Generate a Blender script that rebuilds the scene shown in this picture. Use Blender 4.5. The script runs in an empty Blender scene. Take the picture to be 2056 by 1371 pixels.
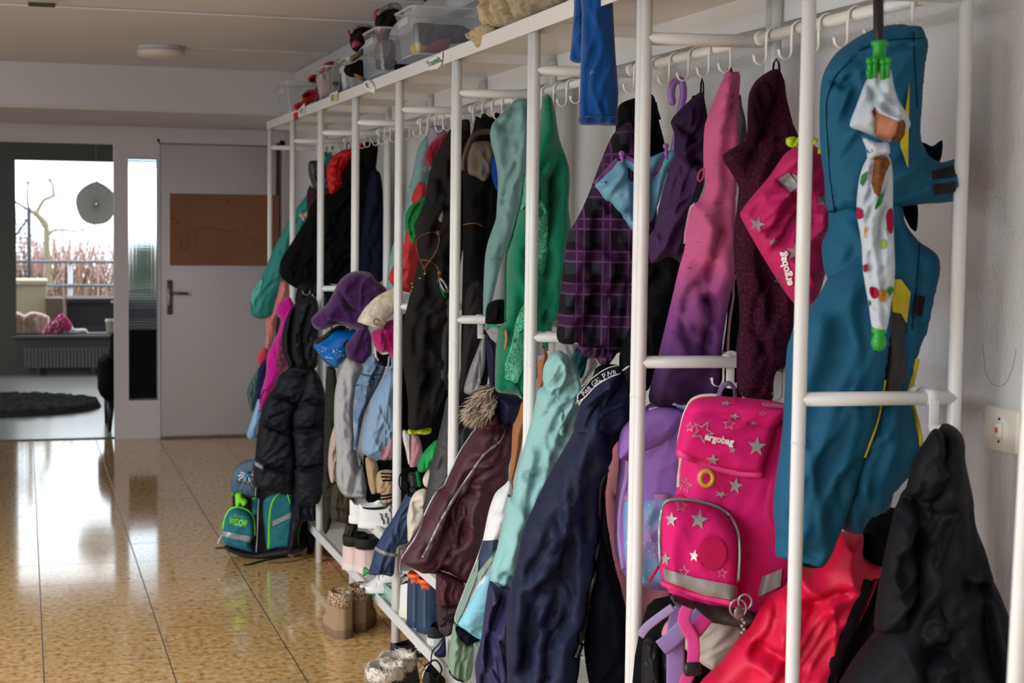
import bpy, math, random
import numpy as np
from mathutils import Vector, geometry

# ---------------------------------------------------------------- camera model (measured from the photograph)
FPX = 3310.0; CAMH = 1.447
YAW, PIT, ROL = [math.radians(v) for v in (16.53, 4.015, .731)]
def _basis():
    cy, sy, cp, sp = math.cos(YAW), math.sin(YAW), math.cos(PIT), math.sin(PIT)
    fw = np.array([sy*cp, cy*cp, -sp]); r = np.array([cy, -sy, 0.]); u = np.cross(r, fw)
    return r*math.cos(ROL)+u*math.sin(ROL), -r*math.sin(ROL)+u*math.cos(ROL), fw
RR, UU, FW = _basis(); CAM = np.array([0., 0., CAMH])
def ray(p):
    p = np.asarray(p, float).reshape(-1, 2)
    return ((p[:, 0]-1028)/FPX)[:, None]*RR - ((p[:, 1]-685.5)/FPX)[:, None]*UU + FW
def on_x(x, y, X): d = ray((x, y))[0]; return CAM + d*(X/d[0])
def on_y(x, y, Y): d = ray((x, y))[0]; return CAM + d*(Y/d[1])
def on_z(x, y, Z): d = ray((x, y))[0]; return CAM + d*((Z-CAMH)/d[2])

# photo measuring windows: origin and magnification of the close-ups the outlines were read from
K = {0: (0, 0, 1), 1: (480, 260, 3.808), 2: (420, 540, 3.264), 3: (420, 900, 2.911), 4: (760, 220, 3.264),
     5: (760, 600, 3.264), 6: (760, 950, 3.256), 7: (1080, 60, 3.427), 8: (1080, 440, 3.427), 9: (1200, 760, 2.2433),
     10: (1540, 0, 1.959), 11: (1540, 671, 1.959), 12: (600, 960, 3.335), 13: (560, 0, 5.14), 14: (1060, 0, 4.112),
     15: (1500, 0, 3.698), 16: (430, 900, 5.483), 17: (0, 280, 3.264), 18: (1130, 700, 8.57), 19: (1480, 270, 3.705),
     20: (800, 60, 5.711)}
def px(s):
    """'5: 10,20 30,40 6: 1,2' -> pixel coordinates; a number before a colon chooses the close-up."""
    k = 0; out = []
    for t in s.replace(':', ': ').split():
        if t.endswith(':'): k = int(t[:-1]); continue
        a, b = t.split(','); ox, oy, m = K[k]; out.append((ox+float(a)/m, oy+float(b)/m))
    return np.array(out)

def spline(p, closed=True, n=5):
    p = np.asarray(p, float); N = len(p); out = []
    for i in range(N if closed else N-1):
        if closed: a, b, c, d = p[i-1], p[i], p[(i+1) % N], p[(i+2) % N]
        else: a, b, c, d = p[max(i-1, 0)], p[i], p[i+1], p[min(i+2, N-1)]
        L = np.linalg.norm(c-b)+1e-9
        m1 = (c-a); m1 = m1*min(.5, .8*L/(np.linalg.norm(m1)+1e-9)); m2 = (d-b); m2 = m2*min(.5, .8*L/(np.linalg.norm(m2)+1e-9))
        for j in range(n):
            t = j/n; t2, t3 = t*t, t*t*t
            out.append((2*t3-3*t2+1)*b+(t3-2*t2+t)*m1+(-2*t3+3*t2)*c+(t3-t2)*m2)
    if not closed: out.append(p[-1])
    return np.array(out)
def resample(p, s, closed=True):
    q = np.vstack([p, p[:1]]) if closed else p
    L = np.concatenate([[0], np.cumsum(np.linalg.norm(np.diff(q, axis=0), axis=1))])
    n = max(int(L[-1]/s), 6 if closed else 2)
    t = np.linspace(0, L[-1], n+1)
    if closed: t = t[:-1]
    return np.stack([np.interp(t, L, q[:, i]) for i in range(q.shape[1])], 1)
def seg_dist(P, A, closed=False):
    """distance of points P to polyline A, chunked"""
    B = np.roll(A, -1, 0) if closed else A[1:]; A0 = A if closed else A[:-1]
    D = B-A0; LL = (D*D).sum(1)+1e-12; out = np.full(len(P), 1e9)
    for i in range(len(A0)):
        w = P-A0[i]; t = np.clip((w@D[i])/LL[i], 0, 1)
        e = w-t[:, None]*D[i]; out = np.minimum(out, (e*e).sum(1))
    return np.sqrt(out)
def inside(P, A):
    c = np.zeros(len(P), bool); x, y = P[:, 0], P[:, 1]; B = np.roll(A, -1, 0)
    for (x1, y1), (x2, y2) in zip(A, B):
        if y1 == y2: continue
        c ^= ((y1 > y) != (y2 > y)) & (x < (x2-x1)*(y-y1)/(y2-y1)+x1)
    return c
_rs = np.random.RandomState(7); _perm = _rs.permutation(512); _perm = np.concatenate([_perm, _perm, _perm])
_gr = _rs.rand(512)*2*np.pi
def noise2(x, y):
    xi, yi = np.floor(x).astype(int), np.floor(y).astype(int); xf, yf = x-xi, y-yi
    u, v = xf*xf*xf*(xf*(xf*6-15)+10), yf*yf*yf*(yf*(yf*6-15)+10)
    def g(a, b):
        h = _gr[_perm[(_perm[(xi+a) & 511]+yi+b) & 511]]; return np.cos(h)*(xf-a)+np.sin(h)*(yf-b)
    n0 = g(0, 0)+u*(g(1, 0)-g(0, 0)); n1 = g(0, 1)+u*(g(1, 1)-g(0, 1))
    return (n0+v*(n1-n0))*1.5

# ---------------------------------------------------------------- materials
def lin(c):
    return tuple(((v/255)/12.92 if v/255 <= .04045 else ((v/255+.055)/1.055)**2.4) for v in c)
MATS = {}
def new_mat(name):
    m = bpy.data.materials.new(name); m.use_nodes = True; t = m.node_tree
    return m, t, t.nodes['Principled BSDF']
def N(t, kind, **kw):
    n = t.nodes.new(kind)
    for k, v in kw.items():
        if k in n.inputs: n.inputs[k].default_value = v
        else: setattr(n, k, v)
    return n
def mathn(t, op, a, b=None, c=None):
    n = t.nodes.new('ShaderNodeMath'); n.operation = op
    for i, v in enumerate((a, b, c)):
        if v is None: continue
        if hasattr(v, 'is_linked'): t.links.new(v, n.inputs[i])
        else: n.inputs[i].default_value = v
    return n.outputs[0]
def mixc(t, f, a, b):
    n = t.nodes.new('ShaderNodeMix'); n.data_type = 'RGBA'
    for i, v in ((0, f), (6, a), (7, b)):
        if hasattr(v, 'is_linked'): t.links.new(v, n.inputs[i])
        else: n.inputs[i].default_value = v if i == 0 else (*v, 1)
    return n.outputs[2]
def ramp(t, f, stops):
    n = t.nodes.new('ShaderNodeValToRGB'); e = n.color_ramp.elements
    while len(e) < len(stops): e.new(.5)
    for el, (p, c) in zip(e, stops): el.position = p; el.color = (*c, 1)
    t.links.new(f, n.inputs[0]); return n.outputs[0]
def uvmap(t, sx=1, sy=1, rot=0):
    u = t.nodes.new('ShaderNodeTexCoord'); m = t.nodes.new('ShaderNodeMapping')
    m.inputs['Scale'].default_value = (sx, sy, 1); m.inputs['Rotation'].default_value = (0, 0, rot)
    t.links.new(u.outputs['UV'], m.inputs['Vector']); return m.outputs[0]
def noise(t, vec, scale, detail=2, out='Fac'):
    n = N(t, 'ShaderNodeTexNoise', Scale=scale, Detail=detail); t.links.new(vec, n.inputs['Vector']); return n.outputs[out]
def voro(t, vec, scale, feature='F1', out='Distance'):
    n = N(t, 'ShaderNodeTexVoronoi', Scale=scale); n.feature = feature; t.links.new(vec, n.inputs['Vector']); return n.outputs[out]
def bump(t, b, h, strength=.3, dist=.002):
    n = N(t, 'ShaderNodeBump', Strength=strength, Distance=dist); t.links.new(h, n.inputs['Height']); t.links.new(n.outputs[0], b.inputs['Normal'])
def step(t, v, lo, hi):
    n = t.nodes.new('ShaderNodeMapRange'); n.interpolation_type = 'SMOOTHSTEP'
    n.inputs[1].default_value = lo; n.inputs[2].default_value = hi; t.links.new(v, n.inputs[0]); return n.outputs[0]

def cloth(rgb, kind='woven', rgb2=None, rough=None, p=None):
    """procedural textile: woven / nylon / fleece / knit / plus printed patterns"""
    key = (rgb, kind, rgb2, rough, str(p))
    if key in MATS: return MATS[key]
    m, t, b = new_mat('cloth_'+kind); c1 = lin(rgb); c2 = lin(rgb2) if rgb2 else None
    b.inputs['Roughness'].default_value = rough if rough else (.55 if kind == 'nylon' else .9)
    dk = sum(rgb) < 130; b.inputs['Specular IOR Level'].default_value = (.16 if dk else .35) if kind == 'nylon' else (.08 if dk else .15)
    b.inputs['Sheen Weight'].default_value = .25 if kind in ('fleece', 'velour', 'knit') and not dk else 0
    b.inputs['Sheen Roughness'].default_value = .5
    uv = uvmap(t); col = None
    big = noise(t, uv, 14, 3)
    base = mixc(t, mathn(t, 'MULTIPLY', big, .3), c1, tuple(v*.72 for v in c1))
    if kind in ('fleece', 'velour'):
        bump(t, b, noise(t, uv, 260, 4), .55, .004); fl = noise(t, uv, 420, 2)
        base = mixc(t, mathn(t, 'MULTIPLY', fl, .5), base, tuple(v*.6 for v in c1))
    elif kind == 'knit': 
        w = N(t, 'ShaderNodeTexWave', Scale=120); t.links.new(uv, w.inputs['Vector']); bump(t, b, w.outputs['Fac'], .4, .002)
    else:
        bump(t, b, noise(t, uv, 55, 6), .4, .004)
    col = base
    if kind == 'heather':
        f = noise(t, uvmap(t, 1, 3), 260, 3); col = mixc(t, step(t, f, .35, .65), c1, c2)
    elif kind == 'velour2':
        f = noise(t, uvmap(t, 1, .5), 320, 4); col = mixc(t, step(t, f, .40, .70), c1, c2); bump(t, b, f, .45, .003)
    elif kind == 'plaid':
        s = t.nodes.new('ShaderNodeSeparateXYZ'); t.links.new(uv, s.inputs[0])
        def bands(v, per, ofs, w):
            f = mathn(t, 'FRACT', mathn(t, 'ADD', mathn(t, 'MULTIPLY', v, 1/per), ofs)); d = mathn(t, 'ABSOLUTE', mathn(t, 'SUBTRACT', f, .5))
            return mathn(t, 'SUBTRACT', 1, step(t, d, w, w+.02))
        X, Y = s.outputs[0], s.outputs[1]
        bx = mathn(t, 'MAXIMUM', bands(X, .06, .1, .30), bands(Y, .075, .3, .28))
        col = mixc(t, mathn(t, 'MULTIPLY', bx, .9), lin((40, 42, 54)), lin((20, 15, 22)))
        st = mathn(t, 'MAXIMUM', mathn(t, 'MAXIMUM', bands(X, .06, .1, .018), bands(X, .06, .38, .018)), mathn(t, 'MAXIMUM', bands(Y, .075, .3, .02), bands(Y, .075, .62, .02)))
        wide = mathn(t, 'MAXIMUM', bands(X, .06, .24, .12), bands(Y, .075, .46, .14))
        col = mixc(t, mathn(t, 'MULTIPLY', wide, .28), col, lin((84, 44, 94))); col = mixc(t, mathn(t, 'MULTIPLY', st, mathn(t, 'MULTIPLY', big, .75)), col, lin((132, 74, 138)))
    elif kind == 'ombre':
        s = t.nodes.new('ShaderNodeSeparateXYZ'); t.links.new(uv, s.inputs[0]); z0, z1, zs = p
        f = t.nodes.new('ShaderNodeMapRange'); f.inputs[1].default_value = z1; f.inputs[2].default_value = z0; t.links.new(s.outputs[1], f.inputs[0])
        col = ramp(t, f.outputs[0], zs)
        fl = noise(t, uvmap(t, 1, 6), 60, 2); fl2 = noise(t, uv, 18, 1)
        k = mathn(t, 'MULTIPLY', step(t, fl, .66, .70), step(t, fl2, .45, .6)); col = mixc(t, mathn(t, 'MULTIPLY', k, .85), col, lin((60, 22, 56)))
    elif kind == 'print':
        v = voro(t, uvmap(t, 1, 1.3), 120, 'DISTANCE_TO_EDGE'); n1 = noise(t, uv, 150, 1)
        col = mixc(t, mathn(t, 'MULTIPLY', step(t, n1, .48, .56), step(t, v, .08, .02)), c1, c2)
        w = N(t, 'ShaderNodeTexWave', Scale=45, Distortion=9, Detail=1); w.inputs['Detail Scale'].default_value = 3; t.links.new(uv, w.inputs['Vector'])
        col = mixc(t, step(t, w.outputs['Fac'], .68, .8), c1, c2)
    elif kind == 'floral':
        v = voro(t, uv, 26, 'F1', 'Color'); d = voro(t, uv, 26); hs = ramp(t, v, [(0, c1), (.35, lin((112, 128, 140))), (.55, lin((150, 130, 165))), (.75, lin((190, 175, 190))), (1, lin((90, 70, 110)))])
        col = mixc(t, step(t, d, .45, .3), c1, hs)
    elif kind == 'dots':
        d = voro(t, uvmap(t), p or 90); v = voro(t, uvmap(t), p or 90, 'F1', 'Color'); hs = ramp(t, v, [(0, lin((230, 60, 70))), (.4, c2), (.6, lin((235, 240, 240))), (.8, lin((70, 190, 120))), (1, lin((240, 220, 90)))])
        col = mixc(t, step(t, d, .34, .26), c1, hs)
    elif kind == 'leopard':
        d = voro(t, uvmap(t), 140); n1 = noise(t, uv, 260, 1); r = mathn(t, 'ADD', d, mathn(t, 'MULTIPLY', n1, .35)); col = ramp(t, r, [(.0, lin((120, 90, 66))), (.33, lin((110, 80, 60))), (.38, lin((28, 22, 20))), (.58, lin((28, 22, 20))), (.66, c1)])
    elif kind == 'denim':
        f = noise(t, uvmap(t, 1, 4), 160, 4); g = noise(t, uv, 22, 3); col = mixc(t, step(t, f, .3, .75), c1, c2); col = mixc(t, mathn(t, 'MULTIPLY', step(t, g, .45, .7), .45), col, lin((176, 192, 206)))
    elif kind == 'galaxy':
        f = noise(t, uv, 9, 3); col = ramp(t, f, [(.3, lin((104, 170, 205))), (.5, lin((150, 160, 210))), (.65, lin((168, 128, 200))), (.8, lin((205, 160, 205)))])
        d = voro(t, uv, 110); col = mixc(t, step(t, d, .16, .1), col, (1, 1, 1))
    elif kind == 'fade':
        s = t.nodes.new('ShaderNodeSeparateXYZ'); t.links.new(uv, s.inputs[0]); z0, z1 = p
        f = t.nodes.new('ShaderNodeMapRange'); f.inputs[1].default_value = z1; f.inputs[2].default_value = z0; t.links.new(s.outputs[1], f.inputs[0]); col = mixc(t, f.outputs[0], c1, c2)
    elif kind == 'streaks':
        f = noise(t, uvmap(t, 1, 9, .3), 42, 4); col = mixc(t, step(t, f, .4, .68), c1, c2)
    elif kind == 'fur':
        f = noise(t, uvmap(t, 1, .4), 120, 4); col = mixc(t, step(t, f, .3, .7), c1, c2); bump(t, b, f, .9, .008)
    t.links.new(col, b.inputs['Base Color'])
    MATS[key] = m; return m

def plain(rgb, rough=.5, metal=0, spec=.5, bumps=0, scale=200, emit=0, name='surface'):
    key = ('plain', rgb, rough, metal, spec, bumps, scale, emit)
    if key in MATS: return MATS[key]
    m, t, b = new_mat(name); c = lin(rgb)
    tc = t.nodes.new('ShaderNodeTexCoord'); f = noise(t, tc.outputs['Object'], 9, 3)
    t.links.new(mixc(t, mathn(t, 'MULTIPLY', f, .25), c, tuple(v*.88 for v in c)), b.inputs['Base Color'])
    b.inputs['Roughness'].default_value = rough; b.inputs['Metallic'].default_value = metal; b.inputs['Specular IOR Level'].default_value = spec
    if bumps: bump(t, b, noise(t, tc.outputs['Object'], scale, 3), bumps, .004)
    MATS[key] = m; return m

# ---------------------------------------------------------------- mesh collector
class MB:
    def __init__(s): s.v = []; s.f = []; s.m = []; s.uv = []; s.n = 0; s.mats = []
    def mi(s, mat):
        if mat not in s.mats: s.mats.append(mat)
        return s.mats.index(mat)
    def add(s, V, F, mat, uv=None):
        V = np.asarray(V, float).reshape(-1, 3); k = s.mi(mat)
        s.v.append(V); s.uv.append(np.asarray(uv, float) if uv is not None else np.stack([V[:, 0]+V[:, 1], V[:, 2]], 1))
        for f in F: s.f.append([i+s.n for i in f]); s.m.append(k)
        s.n += len(V); return s
    def box(s, lo, hi, mat, bev=0.0):
        (a, b, c), (d, e, f) = lo, hi
        if bev <= 0:
            V = [(x, y, z) for z in (c, f) for y in (b, e) for x in (a, d)]
            return s.add(V, [(0, 2, 3, 1), (4, 5, 7, 6), (0, 1, 5, 4), (2, 6, 7, 3), (0, 4, 6, 2), (1, 3, 7, 5)], mat)
        # bevelled: three nested rings per corner
        V = []; q = bev
        for z, ins in ((c, q), (c+q, 0), (f-q, 0), (f, q)):
            x0, x1, y0, y1 = a+ins, d-ins, b+ins, e-ins
            w = min(q, (x1-x0)/2, (y1-y0)/2)
            V += [(x0+w, y0, z), (x1-w, y0, z), (x1, y0+w, z), (x1, y1-w, z), (x1-w, y1, z), (x0+w, y1, z), (x0, y1-w, z), (x0, y0+w, z)]
        F = [tuple(range(7, -1, -1)), tuple(range(24, 32))]
        for r in range(3):
            for i in range(8): j = (i+1) % 8; F.append((r*8+i, r*8+j, r*8+8+j, r*8+8+i))
        return s.add(V, F, mat)
    def tube(s, P, r, mat, n=10, flat=1.0, closed=False, ref=(0, 0, 1)):
        P = np.asarray(P, float); M = len(P); r = np.broadcast_to(np.asarray(r, float), (M,))
        T = np.gradient(P, axis=0) if not closed else (np.roll(P, -1, 0)-np.roll(P, 1, 0))
        T /= np.linalg.norm(T, axis=1)[:, None]+1e-12
        rf = np.array(ref, float)
        if abs(T[0]@rf) > .9: rf = np.array([1., 0, 0]) if abs(T[0][0]) < .9 else np.array([0, 1., 0])
        a = np.cross(T[0], rf); a /= np.linalg.norm(a); V = []; uv = []; L = 0
        for i in range(M):
            a = a-T[i]*(a@T[i]); a /= np.linalg.norm(a)+1e-12; b = np.cross(T[i], a)
            if i: L += np.linalg.norm(P[i]-P[i-1])
            for k in range(n):
                th = 2*math.pi*k/n; V.append(P[i]+r[i]*(math.cos(th)*a+flat*math.sin(th)*b)); uv.append((k/n*.1, L))
        F = []
        for i in range(M if closed else M-1):
            for k in range(n):
                k2 = (k+1) % n; i2 = (i+1) % M; F.append((i*n+k, i*n+k2, i2*n+k2, i2*n+k))
        if not closed: F.append(tuple(range(n-1, -1, -1))); F.append(tuple((M-1)*n+k for k in range(n)))
        return s.add(V, F, mat, uv)
    def lathe(s, prof, c, mat, n=20, sx=1, sy=1):
        V = []; F = []; M = len(prof)
        for r, z in prof:
            for k in range(n): th = 2*math.pi*k/n; V.append((c[0]+r*sx*math.cos(th), c[1]+r*sy*math.sin(th), c[2]+z))
        for i in range(M-1):
            for k in range(n): k2 = (k+1) % n; F.append((i*n+k, i*n+k2, i*n+n+k2, i*n+n+k))
        F.append(tuple(range(n-1, -1, -1))); F.append(tuple((M-1)*n+k for k in range(n)))
        return s.add(V, F, mat)
    def ball(s, c, r, mat, n=12, sc=(1, 1, 1)):
        V = []; F = []; m = n//2+1
        for i in range(m+1):
            ph = math.pi*i/m
            for k in range(n): th = 2*math.pi*k/n; V.append((c[0]+r*sc[0]*math.sin(ph)*math.cos(th), c[1]+r*sc[1]*math.sin(ph)*math.sin(th), c[2]-r*sc[2]*math.cos(ph)))
        for i in range(m):
            for k in range(n): k2 = (k+1) % n; F.append((i*n+k, i*n+k2, i*n+n+k2, i*n+n+k))
        return s.add(V, F, mat)
    def grid(s, G, mat, uv=None, closed=False):
        G = np.asarray(G, float); a, b = G.shape[:2]; F = []
        for i in range(a-1):
            for j in range(b if closed else b-1): j2 = (j+1) % b; F.append((i*b+j, i*b+j2, i*b+b+j2, i*b+b+j))
        return s.add(G.reshape(-1, 3), F, mat, None if uv is None else np.asarray(uv).reshape(-1, 2))
    def rot(s, c, a):
        """turn everything collected so far about the vertical through c"""
        ca, sa = math.cos(a), math.sin(a)
        for V in s.v:
            x, y = V[:, 0]-c[0], V[:, 1]-c[1]; V[:, 0], V[:, 1] = c[0]+ca*x-sa*y, c[1]+sa*x+ca*y
        return s
    def arr(s): return np.vstack(s.v)
    def mesh(s, name, loc, smooth=True):
        V = s.arr()-np.asarray(loc); me = bpy.data.meshes.new(name); me.from_pydata(V.tolist(), [], s.f)
        for m in s.mats: me.materials.append(m)
        me.polygons.foreach_set('material_index', s.m); me.polygons.foreach_set('use_smooth', [smooth]*len(s.f))
        uv = np.vstack(s.uv); idx = np.zeros(len(me.loops), int); me.loops.foreach_get('vertex_index', idx)
        ul = me.uv_layers.new(name='UVMap'); ul.data.foreach_set('uv', uv[idx].astype(np.float32).ravel())
        me.update(); return me
COL = bpy.context.scene.collection
def obj(name, me, parent=None, loc=(0, 0, 0)):
    o = bpy.data.objects.new(name, me); COL.objects.link(o); o.location = loc
    if parent is not None: o.parent = parent
    return o
def tag(o, label=None, cat=None, group=None, kind=None):
    for k, v in (('label', label), ('category', cat), ('group', group), ('kind', kind)):
        if v: o[k] = v
    return o
def structure(name, mb, smooth=False):
    o = obj(name, mb.mesh(name, (0, 0, 0), smooth)); o['kind'] = 'structure'; return o

class Thing:
    """one thing; its parts are collected and linked by done()"""
    def __init__(s, name, label, cat, group=None): s.a = (name, label, cat, group); s.parts = []
    def part(s, name, parent=None, label=None, smooth=True, stuff=False):
        m = MB(); m.smooth = smooth; s.parts.append([name, m, parent, label, stuff]); return m
    def done(s):
        name, label, cat, group = s.a; P = [p for p in s.parts if p[1].n]
        A = np.vstack([p[1].arr() for p in P]); lo, hi = A.min(0), A.max(0)
        base = np.array([(lo[0]+hi[0])/2, (lo[1]+hi[1])/2, lo[2]]); s.lo, s.hi = lo, hi
        if len(P) == 1:
            r = obj(name, P[0][1].mesh(name, base, P[0][1].smooth), None, base)
        else:
            r = obj(name, None, None, base); r.empty_display_size = .05; made = {}
            for nm, m, par, lb, st in P:
                o = obj(nm, m.mesh(nm, base, m.smooth), made.get(id(par), r)); made[id(m)] = o
                if lb: o['label'] = lb
                if st: o['kind'] = 'stuff'
        tag(r, label, cat, group); s.root = r; return r

# ---------------------------------------------------------------- cloth: a padded, folded sheet hanging in a vertical plane
class Plane:
    def __init__(s, X, Y, a=0, tilt=0):
        a, t = math.radians(a), math.radians(tilt)
        s.n = np.array([-math.sin(a)*math.cos(t), -math.cos(a)*math.cos(t), math.sin(t)])
        s.u = np.array([math.cos(a), -math.sin(a), 0]); s.v = np.cross(s.n, s.u); s.O = np.array([X, Y, 1.0])
    def uv(s, p, off=0.0):
        d = ray(p); k = ((s.O-CAM)@s.n+off)/(d@s.n); Q = CAM+d*k[:, None]-s.O
        return np.stack([Q@s.u, Q@s.v], 1)
    def at(s, uv, off): return s.O+uv[:, :1]*s.u+uv[:, 1:2]*s.v+np.asarray(off).reshape(-1, 1)*s.n
SEED = [0]; FOLD = 1.35
class Panel:
    def __init__(s, mb, plane, pts, mat, T=.03, R=None, dn=0, fold=(.008, 85, 22, 4), lines=(), quilt=None, back=.6, res=None, radial=None, sharp=False, crumple=.18):
        SEED[0] += 1; s.seed = SEED[0]*17.3; s.pl, s.T, s.dn, s.fold, s.mb, s.radial, s.quilt, s.crumple = plane, T, dn, fold, mb, radial, quilt, crumple
        P = px(pts) if isinstance(pts, str) else np.asarray(pts, float)
        if not sharp: P = spline(P, True, 5)
        A = plane.uv(P, dn); size = np.ptp(A, axis=0)
        s.R = R or max(min(size)*.33, .012)
        h = res or float(np.clip(max(size)/70, .004, .011))
        A = resample(A, h); s.A = A
        s.lines = [(plane.uv(spline(px(q), False, 6) if isinstance(q, str) else q, dn), d, w) for q, d, w in lines]
        gx, gy = np.meshgrid(np.arange(A[:, 0].min(), A[:, 0].max(), h), np.arange(A[:, 1].min(), A[:, 1].max(), h*.9))
        gx[1::2] += h/2; G = np.stack([gx.ravel(), gy.ravel()], 1)
        G = G[inside(G, A)]; G = G[seg_dist(G, A, True) > h*.55]
        nb = len(A); pts2 = np.vstack([A, G]); 
        r = geometry.delaunay_2d_cdt([Vector(p) for p in pts2], [], [list(range(nb))], 1, 1e-6)
        V2 = np.array([tuple(v) for v in r[0]]); tri = [tuple(f) for f in r[2]]
        # counter-clockwise triangles
        q = np.array(tri); a, b, c = V2[q[:, 0]], V2[q[:, 1]], V2[q[:, 2]]
        cr = (b[:, 0]-a[:, 0])*(c[:, 1]-a[:, 1])-(b[:, 1]-a[:, 1])*(c[:, 0]-a[:, 0])
        q[cr < 0] = q[cr < 0][:, ::-1]
        d = seg_dist(V2, A, True); edge = d < h*.05; f = s.depth(V2, d)
        n = len(V2); bk = np.where(edge, 0, -s.prof(d)*T*back); bk[edge] = f[edge]
        front = plane.at(V2, f+dn); rear = plane.at(V2, bk+dn); remap = np.where(edge, np.arange(n), np.arange(n)+n)
        q2 = remap[q[:, ::-1]]
        mb.add(np.vstack([front, rear]), [tuple(x) for x in q]+[tuple(x) for x in q2], mat, np.vstack([V2, V2]))
        s.lo, s.hi = front.min(0), front.max(0)
    def prof(s, d):
        x = np.clip(d/s.R, 0, 1); y = np.clip(d/min(s.R, .035), 0, 1); return .45*np.sqrt(np.clip(1-(1-x)**2, 0, 1))+.55*np.sqrt(np.clip(1-(1-y)**2, 0, 1))
    def depth(s, uv, d=None):
        if d is None: d = np.where(inside(uv, s.A), seg_dist(uv, s.A, True), 0)
        z = s.T*s.prof(d); k = np.clip(d/(s.R*.5+1e-6), 0, 1); amp, ang, fc, fl = s.fold
        if amp:
            th = math.radians(ang); c = uv[:, 0]*math.cos(th)+uv[:, 1]*math.sin(th); e = -uv[:, 0]*math.sin(th)+uv[:, 1]*math.cos(th)   # c along folds, e across
            wx = noise2(uv[:, 0]*7+s.seed, uv[:, 1]*7)*.05
            if s.radial is not None:
                hk = s.pl.uv(np.array([s.radial]), s.dn)[0]; w = uv-hk; e = np.arctan2(w[:, 0], -w[:, 1]+.02)*.28; c = np.linalg.norm(w, axis=1)
            n1 = noise2((e+wx)*fc+s.seed, c*fl+s.seed); n2 = noise2((e+wx*.6)*fc*1.9-s.seed, c*fl*1.6); 
            n3 = noise2((e*.8+c*.5)*fc*1.1+s.seed*2, (c*.8-e*.5)*fc*.8)
            n4 = noise2((e+wx+.28*c)*fc*1.2+s.seed*3, (c-.3*e)*fl*1.1); n5 = noise2((e+wx-.35*c)*fc*1.1-s.seed*2, (c+.4*e)*fl*1.3)
            crease = np.clip(1-np.abs(n4)*2.6, 0, 1)**2+np.clip(1-np.abs(n5)*2.8, 0, 1)**2
            z = z+FOLD*amp*k*(1.1*n1+.8*(.45-np.abs(n2)*1.6)+s.crumple*(.5-np.abs(n3)*2)+.6*(crease-.5))
        if s.quilt:
            per, qa, ofs = s.quilt; w = np.abs(np.sin(math.pi*(uv[:, 1]+.02*noise2(uv[:, 0]*9+s.seed, uv[:, 1]*3))/per+ofs)); z = z+k*qa*(np.sqrt(w)-.6)
            z = z+k*qa*.35*noise2(uv[:, 0]*55+s.seed, uv[:, 1]*20)*(1-w)
        for A, dp, w in s.lines:
            x = seg_dist(uv, A); z = z-1.1*dp*np.exp(-(x/w)**2)-1.1*dp*np.exp(-x/(4*w))*np.minimum(k, 1)+dp*.4*np.exp(-((x-2.2*w)/(1.4*w))**2)*(.6+.8*noise2(uv[:, 0]*40+s.seed, uv[:, 1]*40))*np.minimum(k, 1)
        return z
    def surf(s, p, off=.0015):
        """world points of pixels p on the front of the cloth"""
        p = np.asarray(p, float).reshape(-1, 2); z = np.full(len(p), s.T)
        for _ in range(3):
            d = ray(p); k = ((s.pl.O-CAM)@s.pl.n+s.dn+z)/(d@s.pl.n); Q = CAM+d*k[:, None]-s.pl.O
            uv = np.stack([Q@s.pl.u, Q@s.pl.v], 1); z = s.depth(uv)
        return s.pl.at(uv, z+s.dn+off)
    # --- things sewn or printed on the cloth
    def ribbon(s, mb, pts, w, mat, off=.002, step=.008, thick=True):
        P = spline(px(pts), False, 6) if isinstance(pts, str) else np.asarray(pts); W = s.surf(resample(P, 3, False), off)
        W = resample(W, step, False)
        if thick: mb.tube(W, w/2, mat, 8, .45, ref=tuple(s.pl.n)); return W
        T = np.gradient(W, axis=0); T /= np.linalg.norm(T, axis=1)[:, None]+1e-9; B = np.cross(s.pl.n, T)
        mb.grid(np.stack([W-B*w/2, W+B*w/2], 1), mat); return W
    def patch(s, mb, pts, mat, off=.002, smooth=False, sub=2):
        """flat printed or sewn shape"""
        P = px(pts) if isinstance(pts, str) else np.asarray(pts, float)
        if smooth: P = spline(P, True, 5)
        P = resample(P, max(np.ptp(P, axis=0).max()/24, 1.2))
        g = max(np.ptp(P, axis=0).max()/20, 1.6); lo, hi = P.min(0), P.max(0)
        gx, gy = np.meshgrid(np.arange(lo[0], hi[0], g), np.arange(lo[1], hi[1], g)); G = np.stack([gx.ravel(), gy.ravel()], 1)
        if len(G): G = G[inside(G, P)]
        if len(G): G = G[seg_dist(G, P, True) > g*.4]
        A = np.vstack([P, G]) if len(G) else P
        r = geometry.delaunay_2d_cdt([Vector(q) for q in A], [], [list(range(len(P)))], 1, 1e-6)
        V = np.array([tuple(v) for v in r[0]]); F = [tuple(f) for f in r[2]]
        W = s.surf(V, off+.0022); uv = s.pl.uv(V); mb.add(W, F, mat, uv)
    def star(s, mb, c, r, mat, a=0, outline=False, sq=1.0, off=.002):
        c = px(c)[0]; 
        def ring(R): return np.array([(c[0]+R*(1 if i % 2 == 0 else .42)*math.sin(i*math.pi/5+a), c[1]-sq*R*(1 if i % 2 == 0 else .42)*math.cos(i*math.pi/5+a)) for i in range(10)])
        if not outline:
            W = s.surf(np.vstack([ring(r), c[None]]), off); mb.add(W, [(i, (i+1) % 10, 10) for i in range(10)], mat)
        else:
            W = s.surf(np.vstack([ring(r), ring(r*.78)]), off); mb.add(W, [(i, (i+1) % 10, 10+(i+1) % 10, 10+i) for i in range(10)], mat)
    def text(s, mb, body, mapf, mat, off=.003):
        V, F = glyphs(body); W = s.surf(mapf(V), off); mb.add(W, F, mat)
_gl = {}
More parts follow.
